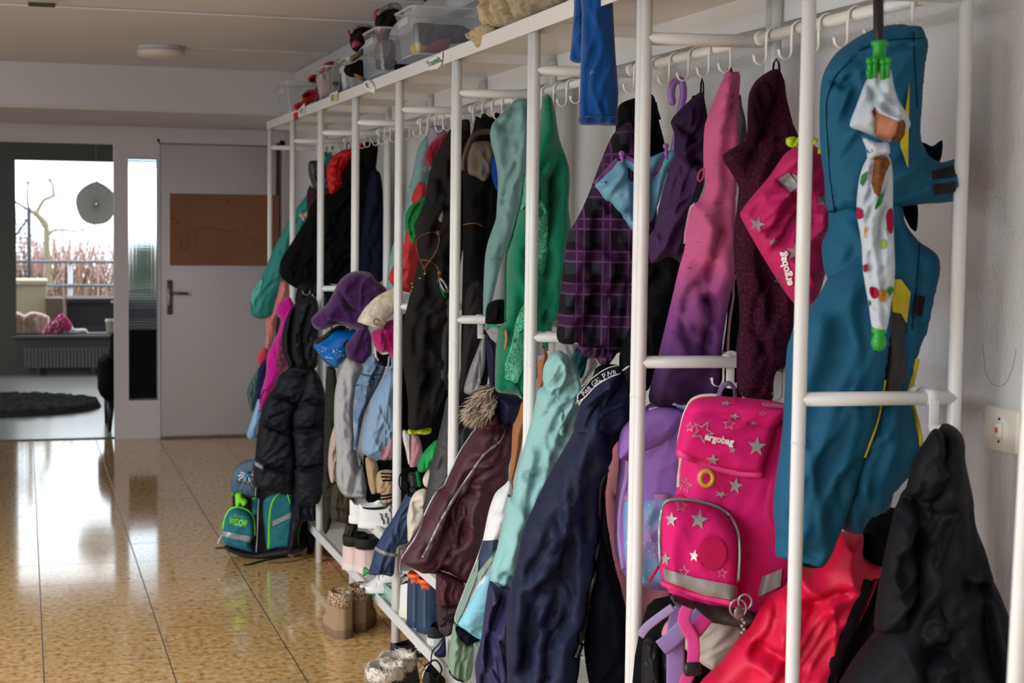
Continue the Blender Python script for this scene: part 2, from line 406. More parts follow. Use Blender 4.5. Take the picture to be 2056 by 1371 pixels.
def glyphs(body, bold=0.0):
    if (body, bold) in _gl: return _gl[(body, bold)]
    cu = bpy.data.curves.new('t', 'FONT'); cu.body = body; cu.size = 1; cu.resolution_u = 3; cu.offset = bold
    o = bpy.data.objects.new('t', cu); COL.objects.link(o); dg = bpy.context.evaluated_depsgraph_get()
    me = bpy.data.meshes.new_from_object(o.evaluated_get(dg)); V = np.array([v.co[:2] for v in me.vertices]); F = [tuple(p.vertices) for p in me.polygons]
    bpy.data.objects.remove(o); bpy.data.curves.remove(cu); bpy.data.meshes.remove(me)
    _gl[(body, bold)] = (V, F); return V, F
def linemap(p0, p1, hgt, body, skew=0):
    """text along the straight pixel line p0-p1, letters hgt pixels tall"""
    V, _ = glyphs(body); w = V[:, 0].max(); p0, p1 = np.array(p0, float), np.array(p1, float); ex = (p1-p0)/w; L = np.linalg.norm(p1-p0)
    ey = np.array([(p1-p0)[1], -(p1-p0)[0]])/L*hgt/.7
    return lambda V: p0+V[:, :1]*ex+V[:, 1:2]*(ey+skew*ex)
def pathmap(path, hgt, body, lo=0, hi=1):
    V, _ = glyphs(body); w = V[:, 0].max(); P = np.asarray(path); L = np.concatenate([[0], np.cumsum(np.linalg.norm(np.diff(P, axis=0), axis=1))])
    def f(V):
        t = (lo+(hi-lo)*V[:, 0]/w)*L[-1]; q = np.stack([np.interp(t, L, P[:, i]) for i in (0, 1)], 1); q2 = np.stack([np.interp(t+2, L, P[:, i]) for i in (0, 1)], 1); q1 = np.stack([np.interp(t-2, L, P[:, i]) for i in (0, 1)], 1)
        T = q2-q1; T /= np.linalg.norm(T, axis=1)[:, None]+1e-9; return q+np.stack([T[:, 1], -T[:, 0]], 1)*(V[:, 1:2]/.7*hgt)
    return f
# ================================================================= SETTING
WHITE = plain((226, 228, 230), .32, name='white_powder_coat')
WALLM = None
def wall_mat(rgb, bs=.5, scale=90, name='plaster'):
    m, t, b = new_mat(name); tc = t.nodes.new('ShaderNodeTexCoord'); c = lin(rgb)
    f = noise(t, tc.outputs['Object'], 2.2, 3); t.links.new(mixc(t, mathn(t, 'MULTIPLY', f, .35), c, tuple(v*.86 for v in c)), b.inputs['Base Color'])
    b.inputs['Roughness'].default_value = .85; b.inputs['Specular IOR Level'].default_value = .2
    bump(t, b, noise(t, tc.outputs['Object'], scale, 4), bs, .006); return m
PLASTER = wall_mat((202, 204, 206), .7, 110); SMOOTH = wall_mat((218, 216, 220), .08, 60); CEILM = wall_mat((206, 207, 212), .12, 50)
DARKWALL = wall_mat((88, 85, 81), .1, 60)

def floor_mat():
    m, t, b = new_mat('terrazzo_tiles'); tc = t.nodes.new('ShaderNodeTexCoord'); s = t.nodes.new('ShaderNodeSeparateXYZ'); t.links.new(tc.outputs['Object'], s.inputs[0])
    def line(v, o, w):
        f = mathn(t, 'FRACT', mathn(t, 'ADD', mathn(t, 'MULTIPLY', mathn(t, 'SUBTRACT', v, o), 2.5), 100.5)); d = mathn(t, 'ABSOLUTE', mathn(t, 'SUBTRACT', f, .5)); return mathn(t, 'SUBTRACT', 1, step(t, d, w*.6, w))
    gx = line(s.outputs[0], .0526, .0075); gy = mathn(t, 'MULTIPLY', line(s.outputs[1], 5.505, .0075), .8)
    gr = mathn(t, 'MAXIMUM', gx, gy)
    cell = t.nodes.new('ShaderNodeVectorMath'); cell.operation = 'FLOOR'
    mp = t.nodes.new('ShaderNodeMapping'); mp.inputs['Scale'].default_value = (2.5, 2.5, 1); mp.inputs['Location'].default_value = (-.1315, -13.7625, 0); t.links.new(tc.outputs['Object'], mp.inputs[0]); t.links.new(mp.outputs[0], cell.inputs[0])
    wn = t.nodes.new('ShaderNodeTexWhiteNoise'); t.links.new(cell.outputs[0], wn.inputs['Vector'])
    mp2 = t.nodes.new('ShaderNodeMapping'); mp2.inputs['Scale'].default_value = (.8, .62, 1); t.links.new(tc.outputs['Object'], mp2.inputs[0])
    n1 = noise(t, mp2.outputs[0], 55, 4); n2 = voro(t, mp2.outputs[0], 75); n3 = noise(t, mp2.outputs[0], 130, 2)
    base = ramp(t, n1, [(.34, lin((168, 118, 62))), (.43, lin((208, 164, 106))), (.56, lin((218, 180, 126))), (.68, lin((230, 202, 156)))])
    base = mixc(t, mathn(t, 'MULTIPLY', step(t, n3, .56, .70), .4), base, lin((170, 114, 56)))
    base = mixc(t, mathn(t, 'MULTIPLY', wn.outputs[0], .16), base, lin((168, 128, 80)))
    col = mixc(t, gr, base, lin((84, 78, 72))); t.links.new(col, b.inputs['Base Color'])
    f2 = noise(t, tc.outputs['Object'], 7, 3)
    t.links.new(mathn(t, 'ADD', mathn(t, 'MULTIPLY', f2, .06), mathn(t, 'ADD', .05, mathn(t, 'MULTIPLY', gr, .4))), b.inputs['Roughness'])
    b.inputs['Specular IOR Level'].default_value = .62; b.inputs['Coat Weight'].default_value = .25; b.inputs['Coat Roughness'].default_value = .12
    bump(t, b, mathn(t, 'MULTIPLY', gr, -1), .2, .002); return m
def wood_mat():
    m, t, b = new_mat('oiled_floorboards'); tc = t.nodes.new('ShaderNodeTexCoord'); mp = t.nodes.new('ShaderNodeMapping'); mp.inputs['Scale'].default_value = (.4, 6, 1); t.links.new(tc.outputs['Object'], mp.inputs[0])
    n1 = noise(t, mp.outputs[0], 8, 4); t.links.new(mixc(t, n1, lin((206, 206, 202)), lin((184, 184, 178))), b.inputs['Base Color']); b.inputs['Roughness'].default_value = .3; b.inputs['Specular IOR Level'].default_value = .9; b.inputs['Coat Weight'].default_value = .5; b.inputs['Coat Roughness'].default_value = .15; return m
YB = 11.18; ZC = 2.315; XW = 1.58
structure('floor', MB().box((-2.45, -2.2, -.1), (2.6, YB+.06, 0), floor_mat()))
structure('floor_side_room', MB().box((-3, YB+.06, -.1), (3.2, 16.1, 0), wood_mat()))
structure('threshold_trim', MB().box((-.95, YB+.02, -.02), (.576, YB+.07, .006), plain((70, 66, 60), .4, .6)))
structure('ceiling', MB().box((-2.45, -2.2, ZC), (2.6, 9.567, ZC+.15), CEILM))
structure('ceiling_beam', MB().box((-2.45, 9.567, 2.065), (2.6, YB, ZC+.15), CEILM, .02))
w = MB(); w.box((-2.45, YB, 0), (-.95, YB+.12, ZC), SMOOTH); w.box((-.95, YB, 1.95), (.576, YB+.12, ZC), SMOOTH)
w.box((.576, YB, 0), (.666, YB+.12, ZC), SMOOTH); w.box((.666, YB, 0), (.857, YB+.12, .255), SMOOTH); w.box((.666, YB, 1.862), (.857, YB+.12, ZC), SMOOTH)
w.box((.857, YB+.031, 0), (1.665, YB+.12, 1.99), SMOOTH); w.box((.857, YB, 0), (.872, YB+.031, 1.99), SMOOTH); w.box((.857, YB, 1.965), (2.6, YB+.12, ZC), SMOOTH); w.box((1.665, YB, 0), (2.6, YB+.12, 2.0), SMOOTH); structure('wall_back', w)  # slab behind the door leaf is added to stop light leaking under it
structure('trim_1', MB().box((1.64, YB-.02, 0), (1.668, YB+.01, 1.98), plain((62, 48, 38), .5)))
w = MB(); w.box((XW, -2.2, 0), (XW+.15, 8.75, ZC), PLASTER); w.box((1.70, 8.75, 0), (1.85, YB, ZC), SMOOTH); w.box((XW, 8.70, 0), (1.85, 8.75, ZC), SMOOTH); structure('wall_right', w)
structure('trim_2', MB().box((1.50, 4.2, 2.225), (XW, 9.567, ZC), CEILM, .01))
w = MB(); w.box((-2.45, -2.3, 0), (2.6, -2.2, ZC), wall_mat((96, 92, 88), .1, 60)); structure('wall_near', w)
# the aisle side: a wall of windows (outside the picture)
w = MB()
w.box((-2.45, -2.2, 0), (-2.35, YB, .1), SMOOTH); w.box((-2.45, -2.2, 2.2), (-2.35, YB, ZC), SMOOTH)
for y in (-2.2, -.2, 1.9, 4.0, 6.1): w.box((-2.45, y, 0), (-2.35, y+.1, ZC), SMOOTH)
w.box((-2.45, 6.1, 0), (-2.35, YB, ZC), SMOOTH); structure('wall_left', w)
structure('sky_blocker_wall', MB().box((-9.2, -45, -.2), (-9, 14, 3.4), plain((92, 96, 88), .9)))  # unseen wall added to block low sky light from the rack
# ceiling strips
structure('trim_3', MB().box((-2.35, 7.0, ZC-.010), (1.5, 7.04, ZC), CEILM, .004))
structure('trim_4', MB().box((-2.35, 6.3, ZC-.012), (1.5, 6.35, ZC), CEILM, .004))
structure('trim_5', MB().box((.77, 8.43, ZC-.006), (1.5, 8.445, ZC), CEILM))
structure('baseboard_right', MB().box((XW-.012, -2.2, 0), (XW, 8.7, .06), plain((150, 140, 130), .5)))

# door with a lever handle
def door_thing():
    d = structure('door_1', MB().box((.875, YB-.022, .012), (1.64, YB+.03, 1.955), plain((208, 205, 210), .45, name='door_paint'), .006), True)
    mt = plain((120, 116, 110), .35, .9)
    h = MB(); c = on_y(341, 597, YB-.03); h.box((c[0]-.018, YB-.032, c[2]-.115), (c[0]+.018, YB-.022, c[2]+.115), mt, .003)
    h.tube([(c[0], YB-.022, c[2]+.03), (c[0], YB-.075, c[2]+.03)], .011, mt); h.tube([(c[0], YB-.07, c[2]+.03), (c[0]+.05, YB-.075, c[2]+.03), (c[0]+.115, YB-.07, c[2]+.027)], .010, mt)
    h.tube([(c[0], YB-.034, c[2]-.06), (c[0], YB-.031, c[2]-.06)], .008, plain((20, 20, 20), .6)); obj('handle', h.mesh('handle', (0, 0, 0)), d)
door_thing()
def ribbed_glass():
    m, t, b = new_mat('ribbed_glass'); t.nodes.remove(b); tc = t.nodes.new('ShaderNodeTexCoord')
    a = N(t, 'ShaderNodeTexWave', Scale=18); a.bands_direction = 'Z'; t.links.new(tc.outputs['Object'], a.inputs['Vector'])
    c = N(t, 'ShaderNodeTexWave', Scale=14); c.bands_direction = 'X'; t.links.new(tc.outputs['Object'], c.inputs['Vector'])
    h = mathn(t, 'ADD', mathn(t, 'MULTIPLY', a.outputs['Fac'], 1.4), c.outputs['Fac']); bn = N(t, 'ShaderNodeBump', Strength=.55, Distance=.006); t.links.new(h, bn.inputs['Height'])
    g = N(t, 'ShaderNodeBsdfGlass', IOR=1.18, Roughness=.06); g.inputs['Color'].default_value = (.93, .97, 1, 1); t.links.new(bn.outputs[0], g.inputs['Normal']); t.links.new(g.outputs[0], t.nodes['Material Output'].inputs['Surface']); return m
structure('window_1', MB().box((.666, YB+.03, .255), (.857, YB+.036, 1.862), ribbed_glass()))

# side room behind the opening
FY = 16.0
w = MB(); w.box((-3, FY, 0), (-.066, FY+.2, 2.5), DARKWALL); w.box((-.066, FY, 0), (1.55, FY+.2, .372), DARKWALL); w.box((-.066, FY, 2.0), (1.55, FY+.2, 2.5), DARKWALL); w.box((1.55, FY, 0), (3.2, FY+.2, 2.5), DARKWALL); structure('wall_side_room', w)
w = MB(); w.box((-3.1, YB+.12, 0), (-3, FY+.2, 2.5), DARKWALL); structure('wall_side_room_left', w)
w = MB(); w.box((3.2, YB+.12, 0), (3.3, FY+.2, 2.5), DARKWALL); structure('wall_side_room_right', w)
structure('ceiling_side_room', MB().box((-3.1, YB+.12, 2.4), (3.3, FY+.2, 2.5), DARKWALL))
structure('sill_trim', MB().box((-.12, FY-.06, .345), (1.6, FY+.2, .372), plain((92, 90, 88), .5), .004))
m_, t_, b_ = new_mat('window_glass'); t_.nodes.remove(b_)
_g = N(t_, 'ShaderNodeBsdfTransparent'); _gl2 = N(t_, 'ShaderNodeBsdfGlossy', Roughness=.02); _mx = N(t_, 'ShaderNodeMixShader', Fac=.05)
t_.links.new(_g.outputs[0], _mx.inputs[1]); t_.links.new(_gl2.outputs[0], _mx.inputs[2]); t_.links.new(_mx.outputs[0], t_.nodes['Material Output'].inputs['Surface'])
structure('window_2', MB().box((-.066, FY+.09, .372), (1.55, FY+.096, 2.0), m_))
rd = Thing('radiator', 'flat panel radiator under the window of the side room', 'radiator'); p = rd.part('panel', smooth=False)
for i in range(24): p.box((-.0+i*.032, FY-.12, .07), (.026+i*.032, FY-.06, .26), plain((96, 94, 90), .5), .003)
p.box((-.01, FY-.10, .245), (.77, FY-.055, .255), plain((96, 94, 90), .5)); q = rd.part('foot', smooth=False); q.box((.1, FY-.1, 0), (.14, FY-.07, .08), plain((60, 60, 60))); q = rd.part('foot', smooth=False); q.box((.6, FY-.1, 0), (.64, FY-.07, .08), plain((60, 60, 60))); rd.done()
# shaggy oval rug
rg = Thing('oval_rug', 'dark grey shaggy oval rug on the side room floor', 'rug'); p = rg.part('rug'); rm = cloth((78, 76, 74), 'fur', (46, 45, 44)); rnd = random.Random(3)
G = []; cx, cy, rx, ry = -.40, 13.22, .97, .72
for i in range(40):
    k = 1-i/39*.999; G.append([(cx+rx*k*math.cos(a)*(1+.012*rnd.random()), cy+ry*k*math.sin(a)*(1+.012*rnd.random()), (.035 if i else 0)+.028*rnd.random()*(1 if i else 0)) for a in np.linspace(0, 2*math.pi, 150, endpoint=False)])
p.grid(G, rm, closed=True); rg.done()
# armchair half hidden behind the wall
ac = Thing('armchair', 'black wingback armchair standing on slim legs behind the doorway edge', 'armchair'); blk = cloth((16, 16, 18), 'woven')
X0, Y0 = .50, 11.52; p = ac.part('backrest'); p.box((X0+.09, Y0, .30), (X0+.72, Y0+.12, .70), blk, .05); p = ac.part('seat'); p.box((X0+.04, Y0+.06, .20), (X0+.72, Y0+.62, .36), blk, .05)
p = ac.part('armrest'); p.box((X0, Y0+.02, .2), (X0+.12, Y0+.6, .50), blk, .05); p = ac.part('armrest'); p.box((X0+.62, Y0+.02, .2), (X0+.74, Y0+.6, .50), blk, .05)
p = ac.part('wing'); p.box((X0+.07, Y0, .46), (X0+.15, Y0+.22, .69), blk, .035)
for dx, dy in ((.07, .07), (.66, .07), (.07, .55), (.66, .55)): p = ac.part('leg'); p.tube([(X0+dx, Y0+dy, .22), (X0+dx-.01, Y0+dy-.01, 0)], [.028, .012], plain((15, 13, 12), .4))
ac.done()
# paper fan rosette in the window
fn = Thing('paper_rosette', 'pleated grey paper rosette hanging in front of the far window', 'decoration'); p = fn.part('pleats'); c = on_y(193, 409, 15.86); pm, _t, _b = new_mat('tissue_paper'); _b.inputs['Base Color'].default_value = (*lin((176, 174, 164)), 1); _b.inputs['Roughness'].default_value = .9; _tl = N(_t, 'ShaderNodeBsdfTranslucent'); _tl.inputs['Color'].default_value = (.5, .49, .44, 1); _mx = N(_t, 'ShaderNodeMixShader', Fac=.22); _t.links.new(_b.outputs[0], _mx.inputs[1]); _t.links.new(_tl.outputs[0], _mx.inputs[2]); _t.links.new(_mx.outputs[0], _t.nodes['Material Output'].inputs['Surface'])
G = [[], []]; nn = 72
for i in range(nn):
    a = 2*math.pi*i/nn; z = .014*(1 if i % 2 else -1); r_ = .193*(1+.02*math.sin(5*a)+(.05 if i in (17, 18, 53) else 0))
    G[0].append((c[0]+.004*math.cos(a), c[1]+z*.3, c[2]+.004*math.sin(a))); G[1].append((c[0]+r_*.95*math.cos(a), c[1]+z, c[2]+r_*1.02*math.sin(a)))
p.grid(G, pm, closed=True); p = fn.part('thread'); p.tube([(c[0], c[1], c[2]+.19), (c[0], c[1], 2.4)], .0015, pm, 5); r = fn.done()
for o in r.children:
    if o.name.startswith('pleats'): o.data.polygons.foreach_set('use_smooth', [False]*len(o.data.polygons))

# outside: terrace, boxes, railing, tree, hedge
structure('ground_outside', MB().box((-8, FY+.2, -.25), (14, 40, -.15), plain((132, 130, 126), .9)))
def at_y(x, y, Y): return on_y(x, y, Y)
def outbox(name, label, cat, x0, y0, x1, y1, Y, dep, rgb, lid=True, zb=None):
    t = Thing(name, label, cat); a, b2 = at_y(x0, y0, Y), at_y(x1, y1, Y); m = plain(rgb, .7); zb = b2[2] if zb is None else zb
    p = t.part('body', smooth=False); p.box((a[0]+.01, Y, zb), (b2[0]-.01, Y+dep, a[2]-.03), m, .01)
    if lid: p = t.part('lid', smooth=False); p.box((a[0], Y-.012, a[2]-.05), (b2[0], Y+dep+.012, a[2]), m, .008); p = t.part('handle'); xm = (a[0]+b2[0])/2; p.box((xm-.05, Y-.022, a[2]-.045), (xm+.05, Y-.01, a[2]-.025), plain((190, 190, 190), .5))
    return t.done()
GZ = -.15
outbox('storage_chest', 'beige plastic garden chest outside behind the window', 'chest', -40, 562, 97, 660, 17.3, .6, (196, 188, 156), True, GZ)
outbox('wooden_crate', 'brown wooden crate outside beside the beige garden chest', 'crate', 88, 592, 130, 660, 17.15, .35, (104, 88, 78), False, GZ)
outbox('storage_chest', 'black lidded garden chest outside below the railing', 'chest', 133, 599, 330, 672, 17.2, .6, (44, 42, 44), True, GZ)
pt = Thing('plant_pot', 'small cream pot standing outside on the window ledge', 'pot'); p = pt.part('pot'); c = at_y(222, 672, 16.32); p.lathe([(.035, 0), (.045, .12), (.05, .12), (.05, .15), (.04, .15), (.038, .10), (0.001, .10)], c, plain((214, 210, 196), .7)); pt.done()
structure('ledge_trim', MB().box((-.4, FY+.2, -.25), (1.7, FY+.55, .36), plain((110, 108, 104), .8)))
for nm, lb, P0, mt in (('carrier_bag', 'white and orange carrier bag lying outside on the ledge', '17: 60,1290 70,1170 110,1128 160,1150 200,1130 260,1135 320,1160 325,1200 290,1250 270,1285', cloth((236, 232, 226), 'streaks', (235, 150, 70))),
                       ('patterned_cushion', 'triangular pink cushion with white dots outside on the ledge', '17: 290,1285 330,1210 405,1140 440,1165 475,1215 480,1260 450,1288', cloth((184, 60, 118), 'dots', (236, 226, 230), p=34)),
                       ('crumpled_cloth', 'small crumpled white cloth outside beside the pink cushion', '17: 410,1285 470,1235 500,1240 560,1240 580,1270 575,1290', cloth((220, 212, 212), 'woven'))):
    t = Thing(nm, lb, nm.split('_')[-1]); Panel(t.part(nm), Plane(.3, 16.36 if 'bag' in nm else 16.30, 5), P0, mt, T=.05, fold=(.012, 70, 20, 8)); t.done()
rl = Thing('railing', 'grey metal railing with two horizontal bars outside the window', 'railing'); gm = plain((120, 124, 130), .4, .6)
for y in (525, 573, 640): a = at_y(20, y, 18.6); b2 = at_y(700, y+2, 18.6); p = rl.part('bar'); p.tube([a, b2], .016, gm, 8)
for x in (141, 420): a = at_y(x, 523, 18.63); p = rl.part('upright'); p.tube([a, (a[0], a[1], GZ)], .026 if x == 141 else .02, plain((206, 210, 216), .5), 8)
rl.done()
fp = Thing('mesh_fence', 'dark post with a panel of wire mesh fence outside', 'fence'); a = at_y(58, 418, 18.2); dm = plain((62, 66, 74), .5, .5); p = fp.part('post'); p.tube([(a[0], a[1], GZ), a], .02, dm, 8)
p = fp.part('brace'); p.tube([at_y(55, 440, 18.2), at_y(30, 475, 18.2), at_y(-20, 545, 18.2)], .012, dm, 6)
p = fp.part('mesh')
for i in range(13): p.tube([(a[0]-.045*i, 18.22, GZ), (a[0]-.045*i, 18.22, a[2])], .0045, dm, 4)
for j in range(int((a[2]-GZ)/.05)): p.tube([(a[0]-.6, 18.215, GZ+j*.05), (a[0], 18.215, GZ+j*.05)], .0045, dm, 4)
fp.done()
tr = Thing('pollarded_tree', 'bare pollarded tree with knobbly branches outside the window', 'tree'); bark = plain((150, 142, 116), .9, bumps=.6, scale=40)
p = tr.part('trunk'); TY = 19.6
def br(s, r, sub=None): P = np.array([at_y(*q, TY) for q in px(s)]); P = spline(P, False, 5); p.tube(P, np.linspace(r[0], r[1], len(P)), bark, 7)
br('17: 330,1000 310,800 300,560 250,500 215,470', (.03, .03)); br('17: 300,570 262,520 240,490 255,450 290,395 345,370 345,300 325,265', (.028, .012)); br('17: 345,365 390,380 440,345 540,280', (.012, .004)); br('17: 215,480 190,450 178,370 185,280', (.018, .010))
br('17: 325,270 300,200', (.008, .003)); br('17: 185,285 150,250 100,220', (.008, .003)); br('17: 185,285 215,240 240,205', (.008, .003)); br('17: 300,640 345,600 400,590 470,600 545,595', (.016, .008)); br('17: 335,265 420,220 520,150', (.006, .003)); br('17: 205,470 150,440 60,380', (.02, .012))
for q, r_ in (('17: 325,265', .022), ('17: 182,282', .022), ('17: 235,485', .035), ('17: 290,560', .035), ('17: 545,592', .016), ('17: 180,455', .02)): c = at_y(*px(q)[0], TY); p.ball(c, r_, bark, 9)
tr.done()
hg = Thing('hedge', 'tangle of bare brownish twigs of the hedge outside', 'hedge'); p = hg.part('hedge', stuff=True); rnd = random.Random(5)
hm = [plain((178, 146, 134), .95), plain((206, 180, 170), .95), plain((142, 112, 100), .95)]
for i in range(2600):
    x = rnd.uniform(-1.2, 3.2); y = rnd.uniform(20.6, 22.6); z0 = rnd.uniform(GZ, .75); L = rnd.uniform(.3, .85); dx, dy = rnd.gauss(0, .16), rnd.gauss(0, .1)
    h = min(z0+L, 1.35+.12*math.sin(3*x)+rnd.gauss(0, .1)); m2 = (x+dx*.6+rnd.gauss(0, .03), y+dy*.5, (z0+h)/2)
    if h-z0 < .1: continue
    p.tube([(x, y, z0), m2, (x+dx, y+dy, h)], [.009, .007, .003], hm[i % 3], 3)
o = hg.done(); o['kind'] = 'stuff'
sh = Thing('conifer_shrub', 'green conifer shrub outside at the edge of the window', 'shrub'); p = sh.part('foliage', stuff=True); gmz = [plain((70, 92, 58), .9), plain((96, 118, 76), .9)]
c0 = at_y(240, 560, 19.2)
for i in range(900):
    z = rnd.uniform(GZ, 1.15); rr_ = .26*(1.25-z)/1.4+.05; a = rnd.uniform(0, 6.28); r1 = rr_*math.sqrt(rnd.random()); q = (c0[0]+.28+r1*math.cos(a), 19.2+r1*math.sin(a), z); p.tube([q, (q[0]+.07*math.cos(a), q[1]+.07*math.sin(a), z+.09)], [.012, .002], gmz[i % 2], 3)
p = sh.part('trunk'); p.tube([(c0[0]+.28, 19.2, GZ), (c0[0]+.28, 19.2, .6)], .03, bark, 6); sh.done()

# ---------------------------------------------------------------- door drawing, lamp, switch
ds = Thing('drawing_sheet', 'brown paper sheet with faint drawings taped to the white door', 'drawing'); a, b2 = on_y(341, 388, YB-.026), on_y(560, 534, YB-.026)
m, t, b = new_mat('kraft_paper'); tc = t.nodes.new('ShaderNodeTexCoord'); n1 = noise(t, tc.outputs['Object'], 5, 4); col = mixc(t, n1, lin((148, 104, 76)), lin((126, 86, 62)))
n2 = noise(t, tc.outputs['Object'], 16, 3); col = mixc(t, mathn(t, 'MULTIPLY', step(t, n2, .68, .74), .4), col, lin((150, 50, 36))); t.links.new(col, b.inputs['Base Color']); b.inputs['Roughness'].default_value = .9
p = ds.part('sheet', smooth=False); p.box((a[0], YB-.026, b2[2]), (b2[0], YB-.0235, a[2]), m)
p = ds.part('drawn_lines'); ink = plain((78, 48, 36), .9)
for s in ('500,345 500,330 520,318 560,330', '390,1000 400,980 460,978', '1340,770 1400,750 1470,745 1520,760 1580,770 1650,750', '1360,860 1345,790 1360,775', '1680,770 1700,745 1725,750 1720,770 1690,765', '1690,830 1740,815 1770,850 1720,850', '1200,680 1185,700 1190,740', '1430,960 1500,985 1580,975', '1250,800 1245,880 1290,890 1300,760'):
    P = np.array([(float(q.split(',')[0])/3.427, 240+float(q.split(',')[1])/3.427) for q in s.split()]); P = spline(P, False, 5); p.tube([on_y(*q, YB-.0275) for q in P], .0012, ink, 4)
p = ds.part('painted_spot'); 
for q in ((1225, 710), (1190, 680), (1570, 570)): c = on_y(q[0]/3.427, 240+q[1]/3.427, YB-.027); p.ball(c, .012, plain((160, 50, 36), .9), 8, (1, .1, 1))
ds.done()
lp = Thing('ceiling_lamp', 'round flat white ceiling lamp', 'lamp'); c = (.665, 8.44, ZC); p = lp.part('base'); p.lathe([(.112, -.02), (.112, 0)], c, CEILM, 40); p = lp.part('lamp_shade'); p.lathe([(.001, -.058), (.09, -.056), (.112, -.048), (.118, -.03), (.116, -.018)], c, plain((214, 206, 196), .4), 40); lp.done()
vt = Thing('ceiling_vent', 'small dark louvred vent on the ceiling strip', 'vent'); c = on_z(84, 6, ZC-.02); p = vt.part('frame', smooth=False); p.box((c[0]-.055, c[1]-.05, ZC-.024), (c[0]+.055, c[1]+.05, ZC), plain((170, 164, 158), .6)); p = vt.part('slats', smooth=False)
for i in range(6): p.box((c[0]-.05, c[1]-.045+i*.016, ZC-.03), (c[0]+.05, c[1]-.037+i*.016, ZC-.022), plain((58, 62, 56), .6))
vt.done()
sw = Thing('light_switch', 'white square wall switch with a small red lens on the plaster wall', 'switch'); X = XW
a, b2 = on_x(1985, 812, X), on_x(2050, 916, X); yc, zc = (a[1]+b2[1])/2, (a[2]+b2[2])/2; hy, hz = abs(a[1]-b2[1])/2, (a[2]-b2[2])/2
hz = max(hz, .03); ivory = plain((222, 218, 208), .35)
p = sw.part('plate', smooth=False); p.box((X-.009, yc-hy, zc-hz), (X, yc+hy, zc+hz), ivory, .004)
p = sw.part('rocker'); G = []
for r_, d in ((.0, .0105), (.44, .0105), (.46, .010), (.47, .008)): G.append([(X-d, yc+hy*r_*math.cos(q), zc+hy*r_*math.sin(q)) for q in np.linspace(0, 2*math.pi, 28, endpoint=False)])
p.grid(G, ivory, closed=True); p.box((X-.015, yc-hy*.22, zc-hy*.28), (X-.009, yc+hy*.22, zc+hy*.28), ivory, .002)
p = sw.part('indicator', label='small red lens', smooth=False); p.box((X-.0158, yc-hy*.06, zc-hy*.08), (X-.0148, yc+hy*.10, zc+hy*.09), plain((206, 84, 48), .3))
for dz in (-1, 1): p = sw.part('screw'); p.ball((X-.0105, yc, zc+dz*hy*.38), .0026, plain((60, 50, 40), .5, .5), 8)
sw.done()
t = Thing('pencil_scribble', 'faint reddish pencil scribble on the plaster wall above the switch', 'drawing'); p = t.part('line'); P = spline(np.array([(1972, 690), (1976, 720), (1980, 750), (1992, 770), (2008, 775), (2022, 765), (2034, 735), (2040, 700)], float), False, 6); p.tube([on_x(*q, XW-.0006) for q in P], .0006, plain((176, 150, 148), .9), 5); t.done()
# pole beside the near end of the rack
pl = Thing('metal_pole', 'slightly leaning white metal pole standing close to the camera by the wall', 'pole'); p = pl.part('pole'); a, b2 = on_y(2041, 1371, 1.55), on_y(2064, 940, 1.55); d = (b2-a)/(b2[2]-a[2]); base = a-d*a[2]; p.tube([base, a, b2, b2+d*.5], .0105, WHITE, 16); p = pl.part('foot_cap'); p.lathe([(.014, 0), (.014, .02), (.011, .025)], base, plain((60, 60, 60), .6)); pl.done()

# ================================================================= COAT RACK UNITS
XF, XR, XB = 1.205, 1.45, 1.49; YR = [2.40, 3.147, 3.90, 4.655, 5.41, 6.17, 6.925, 7.68, 8.44]; TR = .0118
def perf():
    m, t, b = new_mat('perforated_sheet'); tc = t.nodes.new('ShaderNodeTexCoord'); s = t.nodes.new('ShaderNodeSeparateXYZ'); t.links.new(tc.outputs['Object'], s.inputs[0])
    fx = mathn(t, 'SUBTRACT', mathn(t, 'FRACT', mathn(t, 'MULTIPLY', s.outputs[0], 110)), .5); fy = mathn(t, 'SUBTRACT', mathn(t, 'FRACT', mathn(t, 'MULTIPLY', s.outputs[1], 80)), .5)
    d = mathn(t, 'SQRT', mathn(t, 'ADD', mathn(t, 'MULTIPLY', fx, fx), mathn(t, 'MULTIPLY', fy, fy))); k = step(t, d, .30, .24)
    t.links.new(mixc(t, k, lin((226, 223, 216)), lin((96, 92, 86))), b.inputs['Base Color']); b.inputs['Roughness'].default_value = .4; return m
PERF = perf()
LBL = ['white tubular coat rack unit holding the teal rain jacket and pink star school bag', 'white tubular coat rack unit holding the plaid puffer and purple jackets', 'white tubular coat rack unit with the green fleece and mint rain jackets',
       'white tubular coat rack unit with black jackets and the burgundy puffer', 'white tubular coat rack unit with the green hat and red jacket', 'white tubular coat rack unit behind the purple fleece hood and helmet',
       'white tubular coat rack unit with the big black jacket with red lined hood', 'white tubular coat rack unit at the far end with the sea green jacket']
